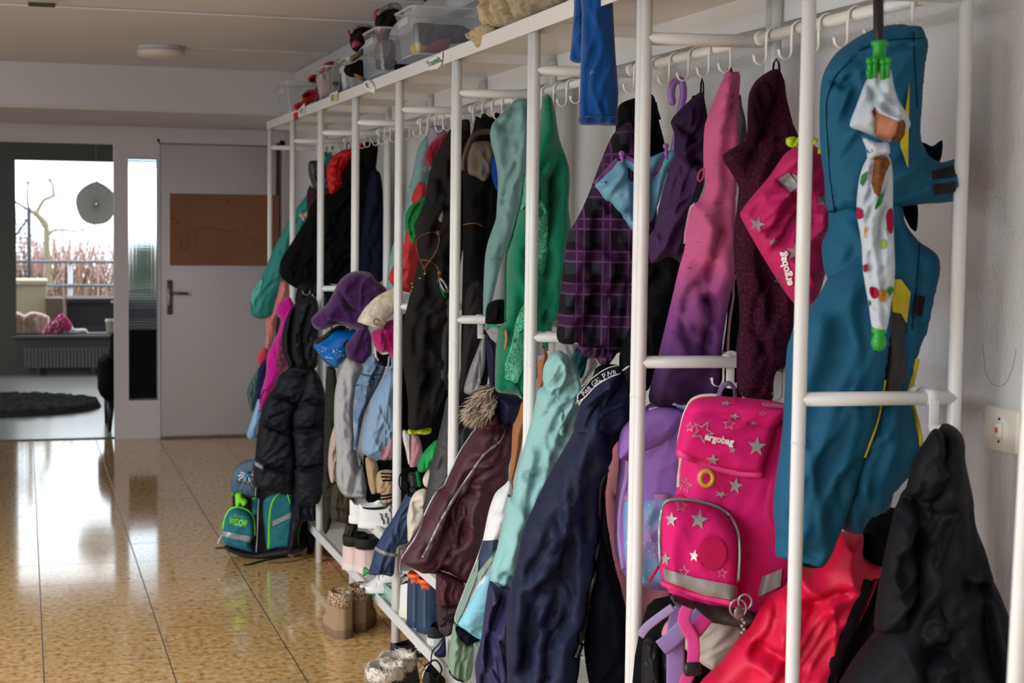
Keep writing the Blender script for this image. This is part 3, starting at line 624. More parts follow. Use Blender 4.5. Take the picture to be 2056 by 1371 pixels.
def rack_unit():
    L = .755; x0 = XF; t = Thing('coat_rack', LBL[0], 'coat rack', 'coat rack units along the wall')
    for y in (.0145, L-.0145):
        p = t.part('post'); p.tube([(XF, y, 0), (XF, y, .72), (XF, y, .722), (XF, y, 1.4), (XF, y, 1.925)], TR, WHITE, 14)
        p.tube([(XF, y, 1.1), (XF, y, 1.104)], TR+.0006, WHITE, 14)
        p = t.part('post'); p.tube([(XB, y, 0), (XB, y, 1.93)], TR, WHITE, 14)
        p = t.part('cross_bar'); p.tube([(XF, y, 1.827), (XR+.02, y, 1.832)], TR, WHITE, 12)
        p = t.part('cross_bar'); p.tube([(XF, y, 1.172), (XB, y, 1.17)], TR, WHITE, 12)
    p = t.part('hook_rail'); p.tube([(XR, 0.012, 1.836), (XR, L-.012, 1.836)], TR, WHITE, 12)
    for y in (.02, L-.02): p.tube([(XR, y-.012, 1.836), (XR, y+.012, 1.836)], TR+.003, WHITE, 12)
    p = t.part('hook_rail'); p.tube([(XR, 0.012, 1.17), (XR, L-.012, 1.17)], TR, WHITE, 12)
    for y in (.04, .075, L-.06): p.tube([(XR, y-.01, 1.17), (XR, y+.01, 1.17)], TR+.003, WHITE, 12)
    p = t.part('top_shelf', smooth=False); p.box((XF-.012, .002, 1.945), (XB+.012, L-.002, 1.949), PERF)
    p = t.part('shelf_lip', smooth=False); p.box((XF-.016, .001, 1.918), (XF-.012, L-.001, 1.957), WHITE)
    p.box((XF-.012, .001, 1.918), (XB+.012, .004, 1.95), WHITE); p.box((XF-.012, L-.004, 1.918), (XB+.012, L-.001, 1.95), WHITE); p.box((XB+.012, .02, 1.872), (XB+.016, L-.02, 1.957), WHITE)
    p = t.part('bottom_shelf', smooth=False); p.box((XF-.012, .002, .132), (XB+.012, L-.002, .136), PERF)
    p = t.part('shelf_lip', smooth=False); p.box((XF-.018, .001, .108), (XF-.012, L-.001, .142), WHITE); p.box((XB+.012, .001, .108), (XB+.016, L-.001, .142), WHITE)
    p = t.part('shoe_shelf', smooth=False); p.box((XF+.01, .02, .352), (XB, L-.02, .356), PERF); p.box((XF-.006, .02, .336), (XF+.01, L-.02, .368), WHITE)
    return t
def hook_mb(z):
    m = MB(); P = [(XR+.016, 0, z+.003), (XR+.009, 0, z+.013), (XR-.004, 0, z+.0145), (XR-.0155, 0, z+.004), (XR-.017, 0, z-.03), (XR-.017, 0, z-.046), (XR-.021, 0, z-.056), (XR-.031, 0, z-.060), (XR-.041, 0, z-.054), (XR-.043, 0, z-.044)]
    m.tube(spline(P, False, 4), .0019, plain((232, 230, 224), .3), 8, 2.8, ref=(0, 1, 0)); m.ball((XR-.043, 0, z-.044), .0042, plain((232, 230, 224), .3), 8); return m
def shift(o, loc): o.location = loc; return o
_r = rack_unit().done(); _b0 = Vector(_r.location)
h1, h2 = hook_mb(1.836).mesh('hook', _b0), hook_mb(1.17).mesh('hook', _b0)
for i in range(6): obj('hook', h1, _r, (0, .09+.115*i, 0)); obj('hook', h2, _r, (0, .09+.115*i, 0))
kids = list(_r.children)
for k in range(8):
    if k == 0: r = _r
    else:
        r = _r.copy(); COL.objects.link(r); r['label'] = LBL[k]
        for c in kids: q = c.copy(); COL.objects.link(q); q.parent = r
    r.location = _b0+Vector((0, YR[k], 0)); 
    r.scale = (1, (YR[k+1]-YR[k])/.755, 1)
    for xh in {0: (1.445,), 1: (1.41,), 2: (1.228, 1.262), 3: (1.285,)}.get(k, ()):
        m = MB(); m.tube([(xh-.011, .0145, 1.172), (xh+.011, .0145, 1.172)], TR+.002, WHITE, 12); m.box((xh-.009, .0, 1.118), (xh+.009, .004, 1.168), WHITE, .001); m.box((xh-.009, -.012, 1.116), (xh+.009, .004, 1.121), WHITE, .001); m.box((xh-.009, -.013, 1.116), (xh+.009, -.010, 1.128), WHITE, .001)
        obj('hook', m.mesh('hook_clip', _b0), r)
# ================================================================= CLOTHES ON THE HOOKS
DBG = []
class G(Thing):
    def __init__(s, name, label, cat, X, Y, a=10, tilt=0, group=None):
        super().__init__(name, label, cat, group); s.pl = Plane(X, Y, a, tilt)
    def panel(s, nm, pts, mat, parent=None, label=None, **kw):
        m = s.part(nm, parent, label); q = Panel(m, s.pl, pts, mat, **kw); DBG.append((s.a[0]+'/'+nm, q.lo, q.hi)); return q, m
    def sew(s, nm, parent=None, label=None): return s.part(nm, parent, label)
    def loop(s, p, w=6, h=26, mat=None):
        """hanger loop at a pixel, reaching up to the hook"""
        c = px(p)[0]; P = np.array([(c[0]-w/2, c[1]+h*.3), (c[0]-w*.35, c[1]-h*.6), (c[0], c[1]-h), (c[0]+w*.35, c[1]-h*.6), (c[0]+w/2, c[1]+h*.3)])
        uv = s.pl.uv(P, .01); s.part('hanging_loop').tube(s.pl.at(uv, .01), .0035, mat or cloth((20, 20, 24)), 6, .5)
BLACK = (15, 15, 17); ZIP = plain((150, 148, 150), .35, .7); DZIP = plain((30, 30, 34), .5); REFL = plain((146, 146, 148), .35, .1)

# ---- far units
g = G('rain_jacket', 'sea green rain jacket hanging outward at the far end of the rack', 'jacket', 1.15, 7.95, 12); M = cloth((44, 140, 134), 'nylon')
g.panel('body', '1: 545,425 515,500 440,600 380,690 330,790 270,900 210,1040 165,1140 2: 285,180 272,215 278,300 315,322 360,325 410,300 440,180 1: 385,1130 400,980 480,800 560,640 600,560', M, T=.05, fold=(.014, 68, 26, 3))
g.panel('sleeve', '2: 300,120 278,115 290,130 270,200 300,250 340,180 360,80 340,60', cloth((96, 190, 178), 'nylon'), dn=.03, T=.02, label='paler turned out cuff'); q = g.sew('pocket_tab', label='grey reflective tab'); 
g.panel('hood', '1: 640,180 690,170 712,195 700,330 660,420 600,470 560,450', M, T=.04, dn=-.01); g.done()
g = G('softshell_trousers', 'salmon pink trousers hanging behind the sea green jacket', 'trousers', 1.1, 7.85, 10); g.panel('trousers', '2: 470,85 515,82 522,190 460,250 430,420 385,590 355,612 368,440 372,330 410,300 445,180', cloth((206, 126, 126), 'nylon'), T=.035, fold=(.01, 80, 30, 3)); g.done()
g = G('gloves', 'coral pink glove sticking out below the salmon pink trousers', 'glove', 1.05, 7.75, 10); g.panel('glove', '2: 362,512 325,555 314,600 330,642 352,630 380,590 385,540', cloth((226, 60, 100), 'fleece'), T=.03); g.done()
g = G('fleece_jacket', 'bright magenta fleece jacket squeezed beside the black hooded puffer', 'jacket', 1.12, 7.5, 10); M = cloth((214, 28, 158), 'fleece')
a, _ = g.panel('body', '2: 528,182 500,190 450,230 440,300 470,330 445,430 380,565 372,690 345,790 328,890 332,942 360,900 405,830 470,680 520,640 560,500 560,250', M, T=.045, fold=(.012, 72, 22, 4))
z = g.sew('pocket'); a.ribbon(z, '2: 335,880 345,830 365,790 385,800', .006, cloth((40, 20, 40))); g.done()
g = G('rain_jacket', 'narrow grey green jacket corner below the coral glove', 'jacket', 1.05, 7.68, 8); g.panel('body', '2: 325,645 275,730 247,800 248,830 272,938 290,930 330,840 360,720 350,650', cloth((70, 98, 96), 'nylon'), T=.03); g.done()
g = G('leggings', 'navy blue leggings between the grey green jacket and magenta fleece', 'trousers', 1.05, 7.62, 8); g.panel('leggings', '2: 378,585 325,655 312,760 308,850 328,860 352,790 385,680', cloth((26, 36, 82)), T=.03); g.done()
g = G('shoe_bag', 'pale blue and white fabric bag hanging lowest behind the black puffer', 'bag', 1.05, 7.6, 8); g.panel('bag', '2: 318,855 300,920 262,1030 246,1085 256,1110 290,1118 310,1060 345,960 350,860', cloth((220, 210, 210), 'fade', (140, 180, 220), p=(-.35, -.15)), T=.04); g.done()
g = G('winter_jacket', 'big black jacket with red quilted hood lining', 'jacket', 1.25, 7.22, 8); M = cloth(BLACK)
g.panel('body', '1: 1000,300 1045,290 1075,420 1095,600 1095,1150 1000,1185 660,1180 600,1175 560,1200 480,1215 440,1215 380,1180 320,1125 310,1070 320,1000 380,900 480,740 520,680 540,600 600,520 700,480 800,420', M, T=.09, fold=(.016, 55, 14, 4))
g.panel('hood', '1: 955,100 1010,93 1052,105 1062,150 1045,300 1020,420 900,520 780,470 782,380 800,300 850,220 910,140', M, T=.06, dn=.02)
g.panel('hood_lining', '1: 868,138 790,158 720,205 680,270 668,340 678,430 708,500 790,440 800,330 860,230 960,120 1000,98 930,105', cloth((196, 20, 34), 'nylon'), T=.045, dn=.03, quilt=(.035, .026, .3), label='red quilted hood lining'); g.loop('1: 838,130', 8, 8); g.done()
g = G('leather_jacket', 'shiny grey black hood hanging behind the big black jacket', 'jacket', 1.2, 7.4, 8); g.panel('hood', '1: 535,245 600,236 660,240 700,480 600,510 552,410 530,330', cloth((58, 60, 64), 'nylon', rough=.35), T=.05); g.panel('body', '1: 540,440 520,480 520,640 560,700 640,600 640,480', cloth((66, 36, 48)), T=.04, dn=-.01); g.done()
g = G('plush_keyring', 'small cream plush tag dangling by the grey black hood', 'keyring', 1.15, 7.3, 8); g.panel('plush', '1: 470,640 460,660 480,680 490,700 510,695 525,650 522,625 500,640', cloth((206, 190, 168), 'fleece'), T=.02); g.done()
g = G('long_coat', 'very dark navy coat between the big black jacket and the rack post', 'coat', 1.32, 7.02, 8); g.panel('body', '1: 1010,310 1075,330 1100,500 1098,1150 1000,1170 920,1150 925,900 960,600', cloth((22, 26, 44)), T=.05, fold=(.012, 86, 20, 3)); g.done()

g = G('puffer_jacket', 'black hooded puffer jacket hanging outside the rack above the green school bag', 'jacket', 1.12, 6.86, 6); M = cloth((26, 27, 34), 'nylon', rough=.62)
bd, _ = g.panel('body', '2: 545,610 510,655 470,690 420,790 365,860 335,970 310,1130 298,1280 3: 262,120 265,215 320,245 420,258 490,250 505,140 2: 575,1250 560,1100 555,960 600,880 650,810 690,740 690,650 640,615', M, T=.085, fold=(.009, 20, 16, 6), lines=[('2: 380,815 420,818 500,840 590,885', .026, .008), ('2: 320,995 400,1020 480,1055 560,1070', .026, .008), ('2: 290,1240 380,1275 480,1305 570,1320', .026, .008), ('2: 480,690 560,680 680,700', .02, .008)])
a, m = g.panel('sleeve', '2: 650,655 700,665 745,755 775,900 787,1100 772,1250 3: 690,40 664,240 640,320 560,338 507,325 497,200 500,60 2: 555,1250 548,1080 545,960 580,880 610,780', M, T=.07, dn=.035, fold=(.009, 20, 16, 6), lines=[('2: 545,1050 640,1050 710,1030 790,1040', .024, .008), ('2: 548,1300 640,1300 780,1270', .024, .008), ('2: 570,900 650,860 770,880', .02, .008)])
h, _ = g.panel('hood', '2: 700,190 640,180 575,215 525,280 492,360 476,450 480,530 505,600 525,645 600,655 690,652 712,620 715,250', M, T=.08, dn=.02, fold=(.012, 70, 14, 5), lines=[('2: 560,260 535,380 530,520 560,640', .024, .008), ('2: 660,230 620,360 610,520 640,640', .012, .007)])
w = g.sew('reflective_tab', label='silver reflective tab'); bd.patch(w, '2: 299,1263 355,1285 350,1308 299,1288', REFL, off=.004)
g.done()
fur = Thing('fur_trim', 'tuft of brown fur trim at the neck of the black hooded puffer', 'fur trim'); p = fur.part('fur', stuff=True); rnd = random.Random(2); fm = [plain((110, 84, 62), .9), plain((70, 50, 38), .9), plain((150, 122, 96), .9)]
for i in range(260):
    c = on_y(*(px('2: 478,590')[0]+np.array([rnd.gauss(0, 3.5), rnd.gauss(0, 13)])), 6.95); p.tube([c, c+np.array([rnd.uniform(-.022, .004), -.01, rnd.uniform(-.03, .01)])], [.0013, .0004], fm[i % 3], 3)
fur.done()
g = G('snow_trousers', 'dark navy snow trousers below the black hooded puffer', 'trousers', 1.15, 7.0, 6); M = cloth((24, 26, 36), 'nylon'); g.panel('trousers', '3: 500,300 560,320 640,300 642,415 600,425 555,428 520,480 505,560 480,600 455,600 470,450', M, T=.05); g.done()
g = G('padded_jacket', 'black padded jacket with metal rings under the big black jacket', 'jacket', 1.2, 7.1, 6); g.panel('body', '1: 460,1180 560,1150 650,1170 720,1200 720,1370 640,1420 520,1400 430,1340', cloth((18, 19, 24), 'nylon'), T=.05)
w = g.sew('metal_ring'); 
for c in ('2: 637,145', '2: 700,165'): c = g.pl.at(g.pl.uv(px(c), .06), .07)[0]; w.tube([c+np.array([.016*math.cos(q), 0, .016*math.sin(q)]) for q in np.linspace(3.0, 6.4, 12)], .0035, ZIP, 6)
g.done()

# ---- purple fleece, helmet and the row under it
g = G('fleece_hood', 'deep purple fleece jacket bundled over the blue helmet', 'jacket', 1.2, 6.06, 6); M = cloth((74, 30, 92), 'fleece')
g.panel('body', '2: 930,20 1000,14 1060,26 1090,70 1140,108 1168,140 1160,165 1095,180 1080,260 1060,340 1020,410 960,400 900,375 830,365 740,400 690,385 668,335 700,290 770,230 820,140 860,70', M, T=.10, fold=(.016, 40, 12, 6), lines=[('2: 690,340 760,330 830,345 900,370 960,400', .014, .006), ('2: 840,120 900,240 1000,290 1060,300', .012, .008)])
g.panel('sleeve', '2: 975,395 1030,380 1062,440 1065,560 1050,600 1000,622 935,637 890,510 925,460', M, T=.05, dn=.05, fold=(.01, 60, 18, 5)); g.done()
hm = Thing('bike_helmet', 'shiny blue childrens helmet with speckled pattern under the purple fleece', 'helmet'); H = G('x', 'x', 'x', 1.17, 6.12, 6)
hb = plain((10, 104, 186), .15, name='glossy_shell')
p = hm.part('shell'); q = Panel(p, H.pl, '2: 850,385 960,390 985,440 950,520 905,575 870,625 830,650 770,620 710,550 682,505 700,470 760,440 800,405', hb, T=.10, fold=(0, 0, 1, 1), R=.10)
p2 = hm.part('speckles', p); q.patch(p2, '2: 690,505 760,520 830,530 905,520 905,570 880,590 800,590 730,570', cloth((10, 104, 186), 'dots', (60, 150, 210), p=130), off=.002)
p2 = hm.part('vent', p); q.patch(p2, '2: 880,490 905,455 915,480 900,520 880,520', plain((10, 14, 24), .6), off=.003, smooth=True)
p = hm.part('foam_liner'); Panel(p, H.pl, '2: 850,368 900,380 830,400 770,450 720,490 686,495 690,465 740,440 790,400', plain((34, 33, 36), .9), T=.07, dn=.0, fold=(0, 0, 1, 1)); hm.done()
g = G('sweatshirt', 'light grey knitted sweatshirt with long hanging sleeve', 'sweater', 1.22, 5.98, 6); M = cloth((150, 152, 156), 'heather', (178, 180, 184))
g.panel('sleeve', '2: 905,585 860,660 825,800 818,1000 830,1150 3: 745,60 742,130 748,210 770,255 800,284 860,290 915,291 926,220 905,120 888,55 2: 985,1300 955,1150 945,1000 950,850 985,750 1005,630', M, T=.055, fold=(.009, 86, 20, 2.5), lines=[('3: 745,225 820,250 920,252', .008, .005)]); g.done()
g = G('denim_jacket', 'light blue denim jacket hanging between the grey sweatshirt and drawstring bag', 'jacket', 1.25, 5.9, 6); M = cloth((86, 112, 142), 'denim', (120, 146, 172))
a, _ = g.panel('body', '2: 1080,555 1110,600 1152,622 1155,660 1110,760 1060,850 1015,960 985,1100 968,1185 945,1180 955,1080 945,960 950,850 960,760 1000,680 1030,600', M, T=.045, fold=(.012, 65, 26, 4))
w = g.sew('seam'); mm = cloth((54, 74, 104)); 
for s in ('2: 960,770 1040,720 1100,720', '2: 1000,690 1060,700 1110,690', '2: 985,1000 970,1100 958,1170', '2: 1030,870 990,960 975,1040'): a.ribbon(w, s, .006, mm)
w = g.sew('pocket_flap'); a.patch(w, '2: 965,745 985,690 1060,712 1075,745 1010,770', M, off=.007); g.done()
g = G('camisole_top', 'black strappy top under the magenta hat', 'top', 1.3, 5.85, 6); g.panel('top', '2: 1085,520 1130,560 1190,560 1210,620 1160,640 1100,610', cloth((24, 22, 26)), T=.02); a = g.sew('white_strap'); a.tube(g.pl.at(g.pl.uv(px('2: 1088,500 1092,570 1110,600'), .03), .03), .004, cloth((220, 220, 220)), 6); g.done()
g = G('drawstring_bag', 'pale blue drawstring bag with pink corner patch', 'bag', 1.25, 5.72, 6); M = cloth((132, 162, 192), 'nylon')
a, _ = g.panel('bag', '2: 1195,650 1135,735 1070,850 1022,1000 998,1140 1008,1205 1075,1250 1125,1265 1220,1252 1235,1100 1240,900 1225,700', M, T=.09, fold=(.012, 72, 16, 4))
b2 = g.sew('corner_patch', label='dusty pink corner patch'); a.patch(b2, '2: 1225,1020 1200,1070 1170,1155 1132,1168 1118,1258 1160,1258 1215,1248 1228,1150', cloth((178, 130, 134), 'nylon'), off=.003)
for s in ('2: 1200,560 1195,700 1165,900 1150,1060 1148,1160', '2: 1180,570 1170,640 1130,740'): w = g.sew('cord'); a.ribbon(w, s, .007, cloth((150, 172, 194)), off=.004)
g.done()
t = Thing('plush_stick', 'cream plush hobby stick poking out of the rack', 'toy'); p = t.part('roll'); P = np.array([on_y(x, y, 5.62) for x, y in px('2: 1250,180 1210,205 1150,240 1100,290 1065,345 1055,375')]); p.tube(spline(P, False, 5), np.concatenate([np.linspace(.038, .048, 24), [.045, .025]]) if len(spline(P, False, 5)) == 26 else .045, cloth((196, 184, 164), 'fur', (226, 218, 202)), 16)
w = t.part('seam'); c = on_y(*px('2: 1095,345')[0], 5.56); w.tube([c+np.array([.01*math.cos(q), -.006, .01*math.sin(q)]) for q in np.linspace(0, 5, 9)], .0025, plain((120, 80, 50)), 5); t.done()
g = G('wool_hat', 'magenta fluffy hat hanging below the cream plush stick', 'hat', 1.28, 5.66, 6); g.panel('hat', '2: 1062,415 1110,385 1160,345 1215,335 1235,420 1225,560 1195,580 1170,545 1115,548 1075,490', cloth((176, 12, 108), 'fleece'), T=.06); g.done()
g = G('cargo_trousers', 'olive green trousers below the grey sweatshirt', 'trousers', 1.3, 6.1, 6); M = cloth((60, 56, 46)); g.panel('leg', '3: 740,200 715,260 712,410 760,430 822,432 845,300 850,200', M, T=.05, lines=[('3: 712,345 770,350 830,360', .01, .005)]); g.panel('leg', '3: 805,430 862,440 868,470 850,520 828,572 784,545 790,480', M, T=.03, dn=-.03); g.done()
g = G('camouflage_jacket', 'dark mottled jacket behind the olive green trousers', 'jacket', 1.25, 6.35, 6); g.panel('body', '2: 770,640 830,660 835,1050 3: 700,150 742,190 740,300 712,440 684,500 668,490 660,250 668,100', cloth((30, 38, 36), 'streaks', (58, 56, 44)), T=.05); g.done()
g = G('cardigan', 'beige cardigan edge behind the grey sweatshirt', 'cardigan', 1.25, 6.2, 6); g.panel('body', '2: 825,1030 800,1090 785,1180 780,1300 800,1400 840,1371 850,1150', cloth((190, 168, 150), 'knit'), T=.035); g.done()
for nm, lb, s, c, Y in (('striped_sock', 'beige knitted sock with black striped cuff hanging beside the post', '3: 985,140 1072,130 1076,190 1075,250 1066,310 1010,318 1000,262 980,260', (176, 150, 120), 5.52), ('striped_sock', 'plain beige legging hanging behind the striped sock', '3: 915,55 975,75 990,150 975,260 950,265 930,200', (172, 146, 112), 5.6)):
    g = G(nm, lb, 'sock', 1.28, Y, 6); a, _ = g.panel('sock', s, cloth(c, 'knit'), T=.04)
    if 'striped cuff' in lb:
        for q in ('3: 1004,148 1068,150', '3: 1005,166 1070,168', '3: 1012,188 1070,186', '3: 1005,280 1072,268', '3: 1008,298 1070,286'): a.ribbon(g.sew('stripe', label='black stripe'), q, .007, cloth((24, 20, 20)))
    g.done()
g = G('ski_trousers', 'black trousers above the striped sock', 'trousers', 1.33, 5.64, 6); g.panel('trousers', '3: 975,75 1080,60 1100,140 985,140', cloth(BLACK), T=.03); g.done()

g = G('shade_filler', 'added black filler for the shade behind the beige striped sock', 'trousers', 1.38, 5.98, 6); g.panel('trousers', '0: 738,880 800,860 822,900 826,990 800,1010 735,1005', cloth((14, 14, 16)), T=.04); g.done()  # filler sheet: its black gives the gap behind the sock its shade
g = G('deep_shade_filler', 'added black filler for the shade deep behind the plush slipper', 'coat', 1.42, 5.75, 8); g.panel('body', '0: 800,640 850,630 900,760 890,900 880,1010 800,1020 795,860', cloth((15, 15, 17)), T=.04); g.done()  # added black sheet stands in for shade deep in the rack

# ---- jackets between the posts in the middle
g = G('flower_jacket', 'mint jacket with printed flowers and lilac hood hanging against the wall', 'jacket', 1.38, 5.85, 10); M = cloth((116, 152, 154), 'floral')
g.panel('body', '4: 330,165 290,200 255,260 238,340 215,450 190,530 183,620 90,900 60,1050 55,1200 100,1215 180,1150 250,900 300,620 335,400 345,250', M, T=.05); g.panel('hood', '4: 330,113 380,105 432,110 447,160 400,230 340,300 318,260 318,180', cloth((150, 134, 158)), T=.045, dn=.02, label='lilac hood'); g.done()
g = G('knit_beanie', 'dark raspberry red fleece beanie in front of the lilac hood', 'hat', 1.36, 5.76, 10); g.panel('hat', '4: 448,148 385,178 325,240 300,305 312,350 335,378 400,330 455,240', cloth((138, 10, 52), 'fleece'), T=.06); g.done()
g = G('rain_jacket', 'bright red jacket wedged behind the green hat', 'jacket', 1.30, 5.66, 10); M = cloth((190, 42, 46), 'nylon'); g.panel('body', '4: 262,478 312,488 330,640 300,820 275,1000 245,1100 215,1195 160,1190 100,1160 65,1100 110,1000 165,880 185,760 240,650 215,585', M, T=.06, fold=(.012, 75, 18, 4)); g.done()
g = G('fleece_hat', 'bright green cap in front of the red jacket', 'hat', 1.28, 5.56, 10); M = cloth((8, 122, 56), 'nylon'); g.panel('crown', '4: 310,570 260,595 215,625 180,680 172,740 195,820 240,878 270,760 310,650', M, T=.06, lines=[('4: 290,600 235,660 205,740 220,830', .012, .006)]); g.panel('ear_flap', '4: 400,1130 415,1150 440,1200 445,1240 425,1225 405,1180', M, T=.015, dn=.12); g.done()
g = G('outdoor_jacket', 'charcoal black outdoor jacket with brown cord and metal clip', 'jacket', 1.30, 5.24, 10); M = cloth((34, 33, 34))
a, _ = g.panel('body', '4: 480,120 440,180 388,270 345,370 318,500 300,620 260,720 245,830 258,1000 215,1180 175,1340 5: 155,250 155,400 178,550 195,700 197,850 250,858 310,850 350,800 420,650 455,500 475,300 500,100 4: 540,1000 600,600 615,300 590,150', M, T=.10, fold=(.02, 74, 13, 4), lines=[('4: 345,430 400,470 440,560', .02, .012), ('4: 300,640 380,600 440,640', .018, .01), ('5: 330,100 320,400 330,600 320,800', .014, .008)])
g.panel('stand_collar', '4: 545,75 560,62 597,72 600,200 570,330 540,300', M, T=.03, dn=.02)
g.panel('collar_lining', '4: 410,635 440,700 435,760 370,720 360,690 395,665', cloth((150, 142, 132), 'fleece'), T=.02, dn=.085, label='grey inner collar')
w = g.sew('cord', label='brown elastic cord'); bc = plain((122, 76, 46), .7)
for s in ('4: 245,870 270,830 330,805 385,808 398,850 380,920 330,1000 290,1045', '4: 245,890 270,980 300,1040 310,1080', '4: 275,985 330,990 375,1020 398,1060 385,1140'): a.ribbon(w, s, .0035, bc, off=.004)
for c in ('4: 392,808', '4: 402,1070'): g.sew('cord_stopper').ball(a.surf(px(c), .004)[0], .009, plain((110, 76, 40), .6), 8)
w = g.sew('carabiner', label='silver clip'); P = np.array(spline(px('4: 400,1105 420,1120 445,1160 450,1190 435,1190 410,1150'), True, 4)); w.tube(a.surf(P, .01), .004, ZIP, 6, closed=True)
w = g.sew('green_strap'); a.ribbon(w, '4: 405,1150 425,1200 445,1235', .01, cloth((10, 110, 60)), off=.003)
w = g.sew('yellow_print'); 
for c in ('4: 215,1190', '4: 225,1165', '4: 218,1140', '4: 270,1105', '4: 300,1075'): a.star(w, c, 2.2, cloth((190, 190, 40)))
w = g.sew('grey_panel', label='grey elastic side panel'); a.ribbon(w, '5: 462,0 460,120 440,220 432,400 430,520 445,600', .02, cloth((66, 66, 68)), off=.0)
g.done()
g = G('ski_mittens', 'neon yellow cuff hanging under the charcoal outdoor jacket', 'mitten', 1.28, 5.3, 10); g.panel('cuff', '5: 195,855 250,862 302,850 345,845 340,880 305,890 240,885 200,888', cloth((190, 214, 20)), T=.03); g.done()
g = G('plush_slipper', 'white and pink plush slipper hanging below the neon cuff', 'slipper', 1.26, 5.36, 10); a, _ = g.panel('sole', '5: 162,860 205,880 212,960 210,1090 195,1080 180,1000 160,920', cloth((222, 214, 210), 'fleece'), T=.03); g.panel('upper', '5: 210,885 250,890 275,930 287,1010 280,1080 240,1100 205,1100 200,1000', cloth((190, 140, 146), 'fleece'), T=.04, label='pink plush upper'); g.done()
g = G('hooded_jacket', 'black hooded jacket with collar tabs hanging behind the leather handle bag', 'jacket', 1.36, 5.06, 10); M = cloth((17, 17, 18))
a, _ = g.panel('body', '4: 555,250 600,180 620,130 640,38 668,60 683,20 742,55 762,18 800,36 800,300 790,560 780,700 720,900 690,1150 5: 690,230 640,420 560,620 610,725 520,722 508,690 535,560 540,300 4: 552,1000 556,600', M, T=.07, fold=(.015, 80, 14, 4), lines=[('4: 695,560 690,800 660,950', .012, .008)])
g.panel('sleeve', '5: 575,-50 660,-120 700,120 690,200 640,330 600,450 550,640 515,650 540,450 560,200', cloth((40, 39, 40)), T=.05, dn=.06)
w = g.sew('waist_cord', label='brown cord'); a.ribbon(w, '4: 555,755 600,745 650,748 682,765', .0035, bc, off=.004); g.done()
g = G('canvas_backpack', 'grey canvas bag with brown leather handle among the black jackets', 'bag', 1.32, 4.98, 10); a, _ = g.panel('bag', '4: 600,240 640,208 735,212 752,300 740,400 695,470 640,440 590,420 585,330', cloth((112, 104, 96), 'fade', (60, 56, 54), p=(.45, .62)), T=.05)
w = g.sew('handle', label='brown leather handle'); w.tube(g.pl.at(g.pl.uv(spline(px('4: 556,400 562,320 585,250 610,190 650,155 700,145 745,150'), False, 5), .06), .06), .009, plain((66, 40, 28), .5), 8)
w = g.sew('black_strap'); a.ribbon(w, '4: 640,190 690,198 740,205', .022, cloth(BLACK), off=.004); g.done()
g = G('reflective_jacket', 'silver grey reflective panel of a black jacket near the fur hood', 'jacket', 1.3, 4.84, 10); g.panel('body', '5: 690,200 720,260 720,500 690,640 640,700 560,700 510,690 540,600 600,440 650,300', cloth((20, 20, 22)), T=.04); g.panel('reflective_panel', '5: 692,235 702,330 695,480 640,632 560,612 590,480 640,350', cloth((138, 136, 142), 'nylon', rough=.3), T=.035, dn=.02, label='silver panel'); g.done()
g = G('swim_top', 'strip of royal blue shirt behind the mint jacket hood', 'shirt', 1.34, 4.94, 10); g.panel('shirt', '4: 745,310 735,380 745,450 775,530 800,500 790,330', cloth((6, 62, 140)), T=.03); g.done()
g = G('rain_jacket', 'mint green rain jacket hanging high beside the green fleece', 'jacket', 1.36, 4.74, 12); M = cloth((132, 176, 178), 'nylon')
g.panel('body', '20: 1490,770 1400,778 1340,800 1250,900 1160,980 1075,1080 1050,1200 4: 740,230 765,330 782,450 775,640 768,720 722,850 700,950 690,1100 685,1300 5: 690,150 705,158 4: 730,1320 770,1150 805,1010 850,900 885,740 945,600 975,350 985,100', M, T=.06, fold=(.018, 80, 18, 3), lines=[('20: 1130,1080 1220,1120 1250,1060 1340,850', .016, .008), ('4: 900,200 880,400 820,560 790,700', .012, .008), ('4: 720,960 790,970 800,1000', .012, .006)])
w = g.sew('hood_seam'); g.done()
g = G('fleece_jacket', 'emerald green fleece jacket with pale patterned side panels', 'jacket', 1.30, 4.42, 12); M = cloth((4, 122, 92), 'fleece'); PR = cloth((98, 178, 146), 'print', (20, 110, 84))
a, _ = g.panel('body', '4: 985,250 960,420 940,600 905,720 860,860 838,980 835,1200 5: 830,150 790,180 772,290 765,420 765,590 780,612 850,622 905,628 945,662 1040,520 1060,340 1130,340 1140,150 4: 1190,1371 1240,900 1262,800 1245,640 1252,400 1195,200 1165,20 7: 130,600 108,492 85,455 60,438 35,470 18,620', M, T=.08, fold=(.022, 84, 14, 3), lines=[('7: 105,520 150,800 100,1000 90,1200', .025, .012), ('4: 1130,450 1140,600 1100,900 1080,1371', .02, .012)])
b2 = g.sew('side_panel', label='pale green panel with small dark print'); a.patch(b2, '5: 985,0 930,60 900,140 870,300 828,430 828,525 865,545 905,556 948,450 975,200', PR, off=.003, smooth=False)
b2 = g.sew('side_panel', label='pale green panel with small dark print'); a.patch(b2, '4: 1056,590 1085,630 1108,690 1106,860 1098,1050 1060,1085 1045,1000 1045,700', PR, off=.003)
b2 = g.sew('shoulder_panel'); a.patch(b2, '4: 968,390 975,600 945,655 928,665 945,560', PR, off=.003)
w = g.sew('zip'); a.ribbon(w, '4: 960,420 935,620 880,820 845,950 835,1150 5: 832,100 835,150', .008, cloth((6, 96, 78)), off=.002); w = g.sew('zip_pull', label='orange zip pull'); a.ribbon(w, '5: 832,205 838,260 828,330', .007, plain((214, 120, 40), .6), off=.006)
a.ribbon(g.sew('cuff_binding'), '5: 700,185 740,172 795,185', .008, cloth((60, 160, 130)), off=.01); a.ribbon(g.sew('hem_binding'), '5: 830,525 900,560 945,640', .006, cloth((6, 96, 78)), off=.004)
g.done()
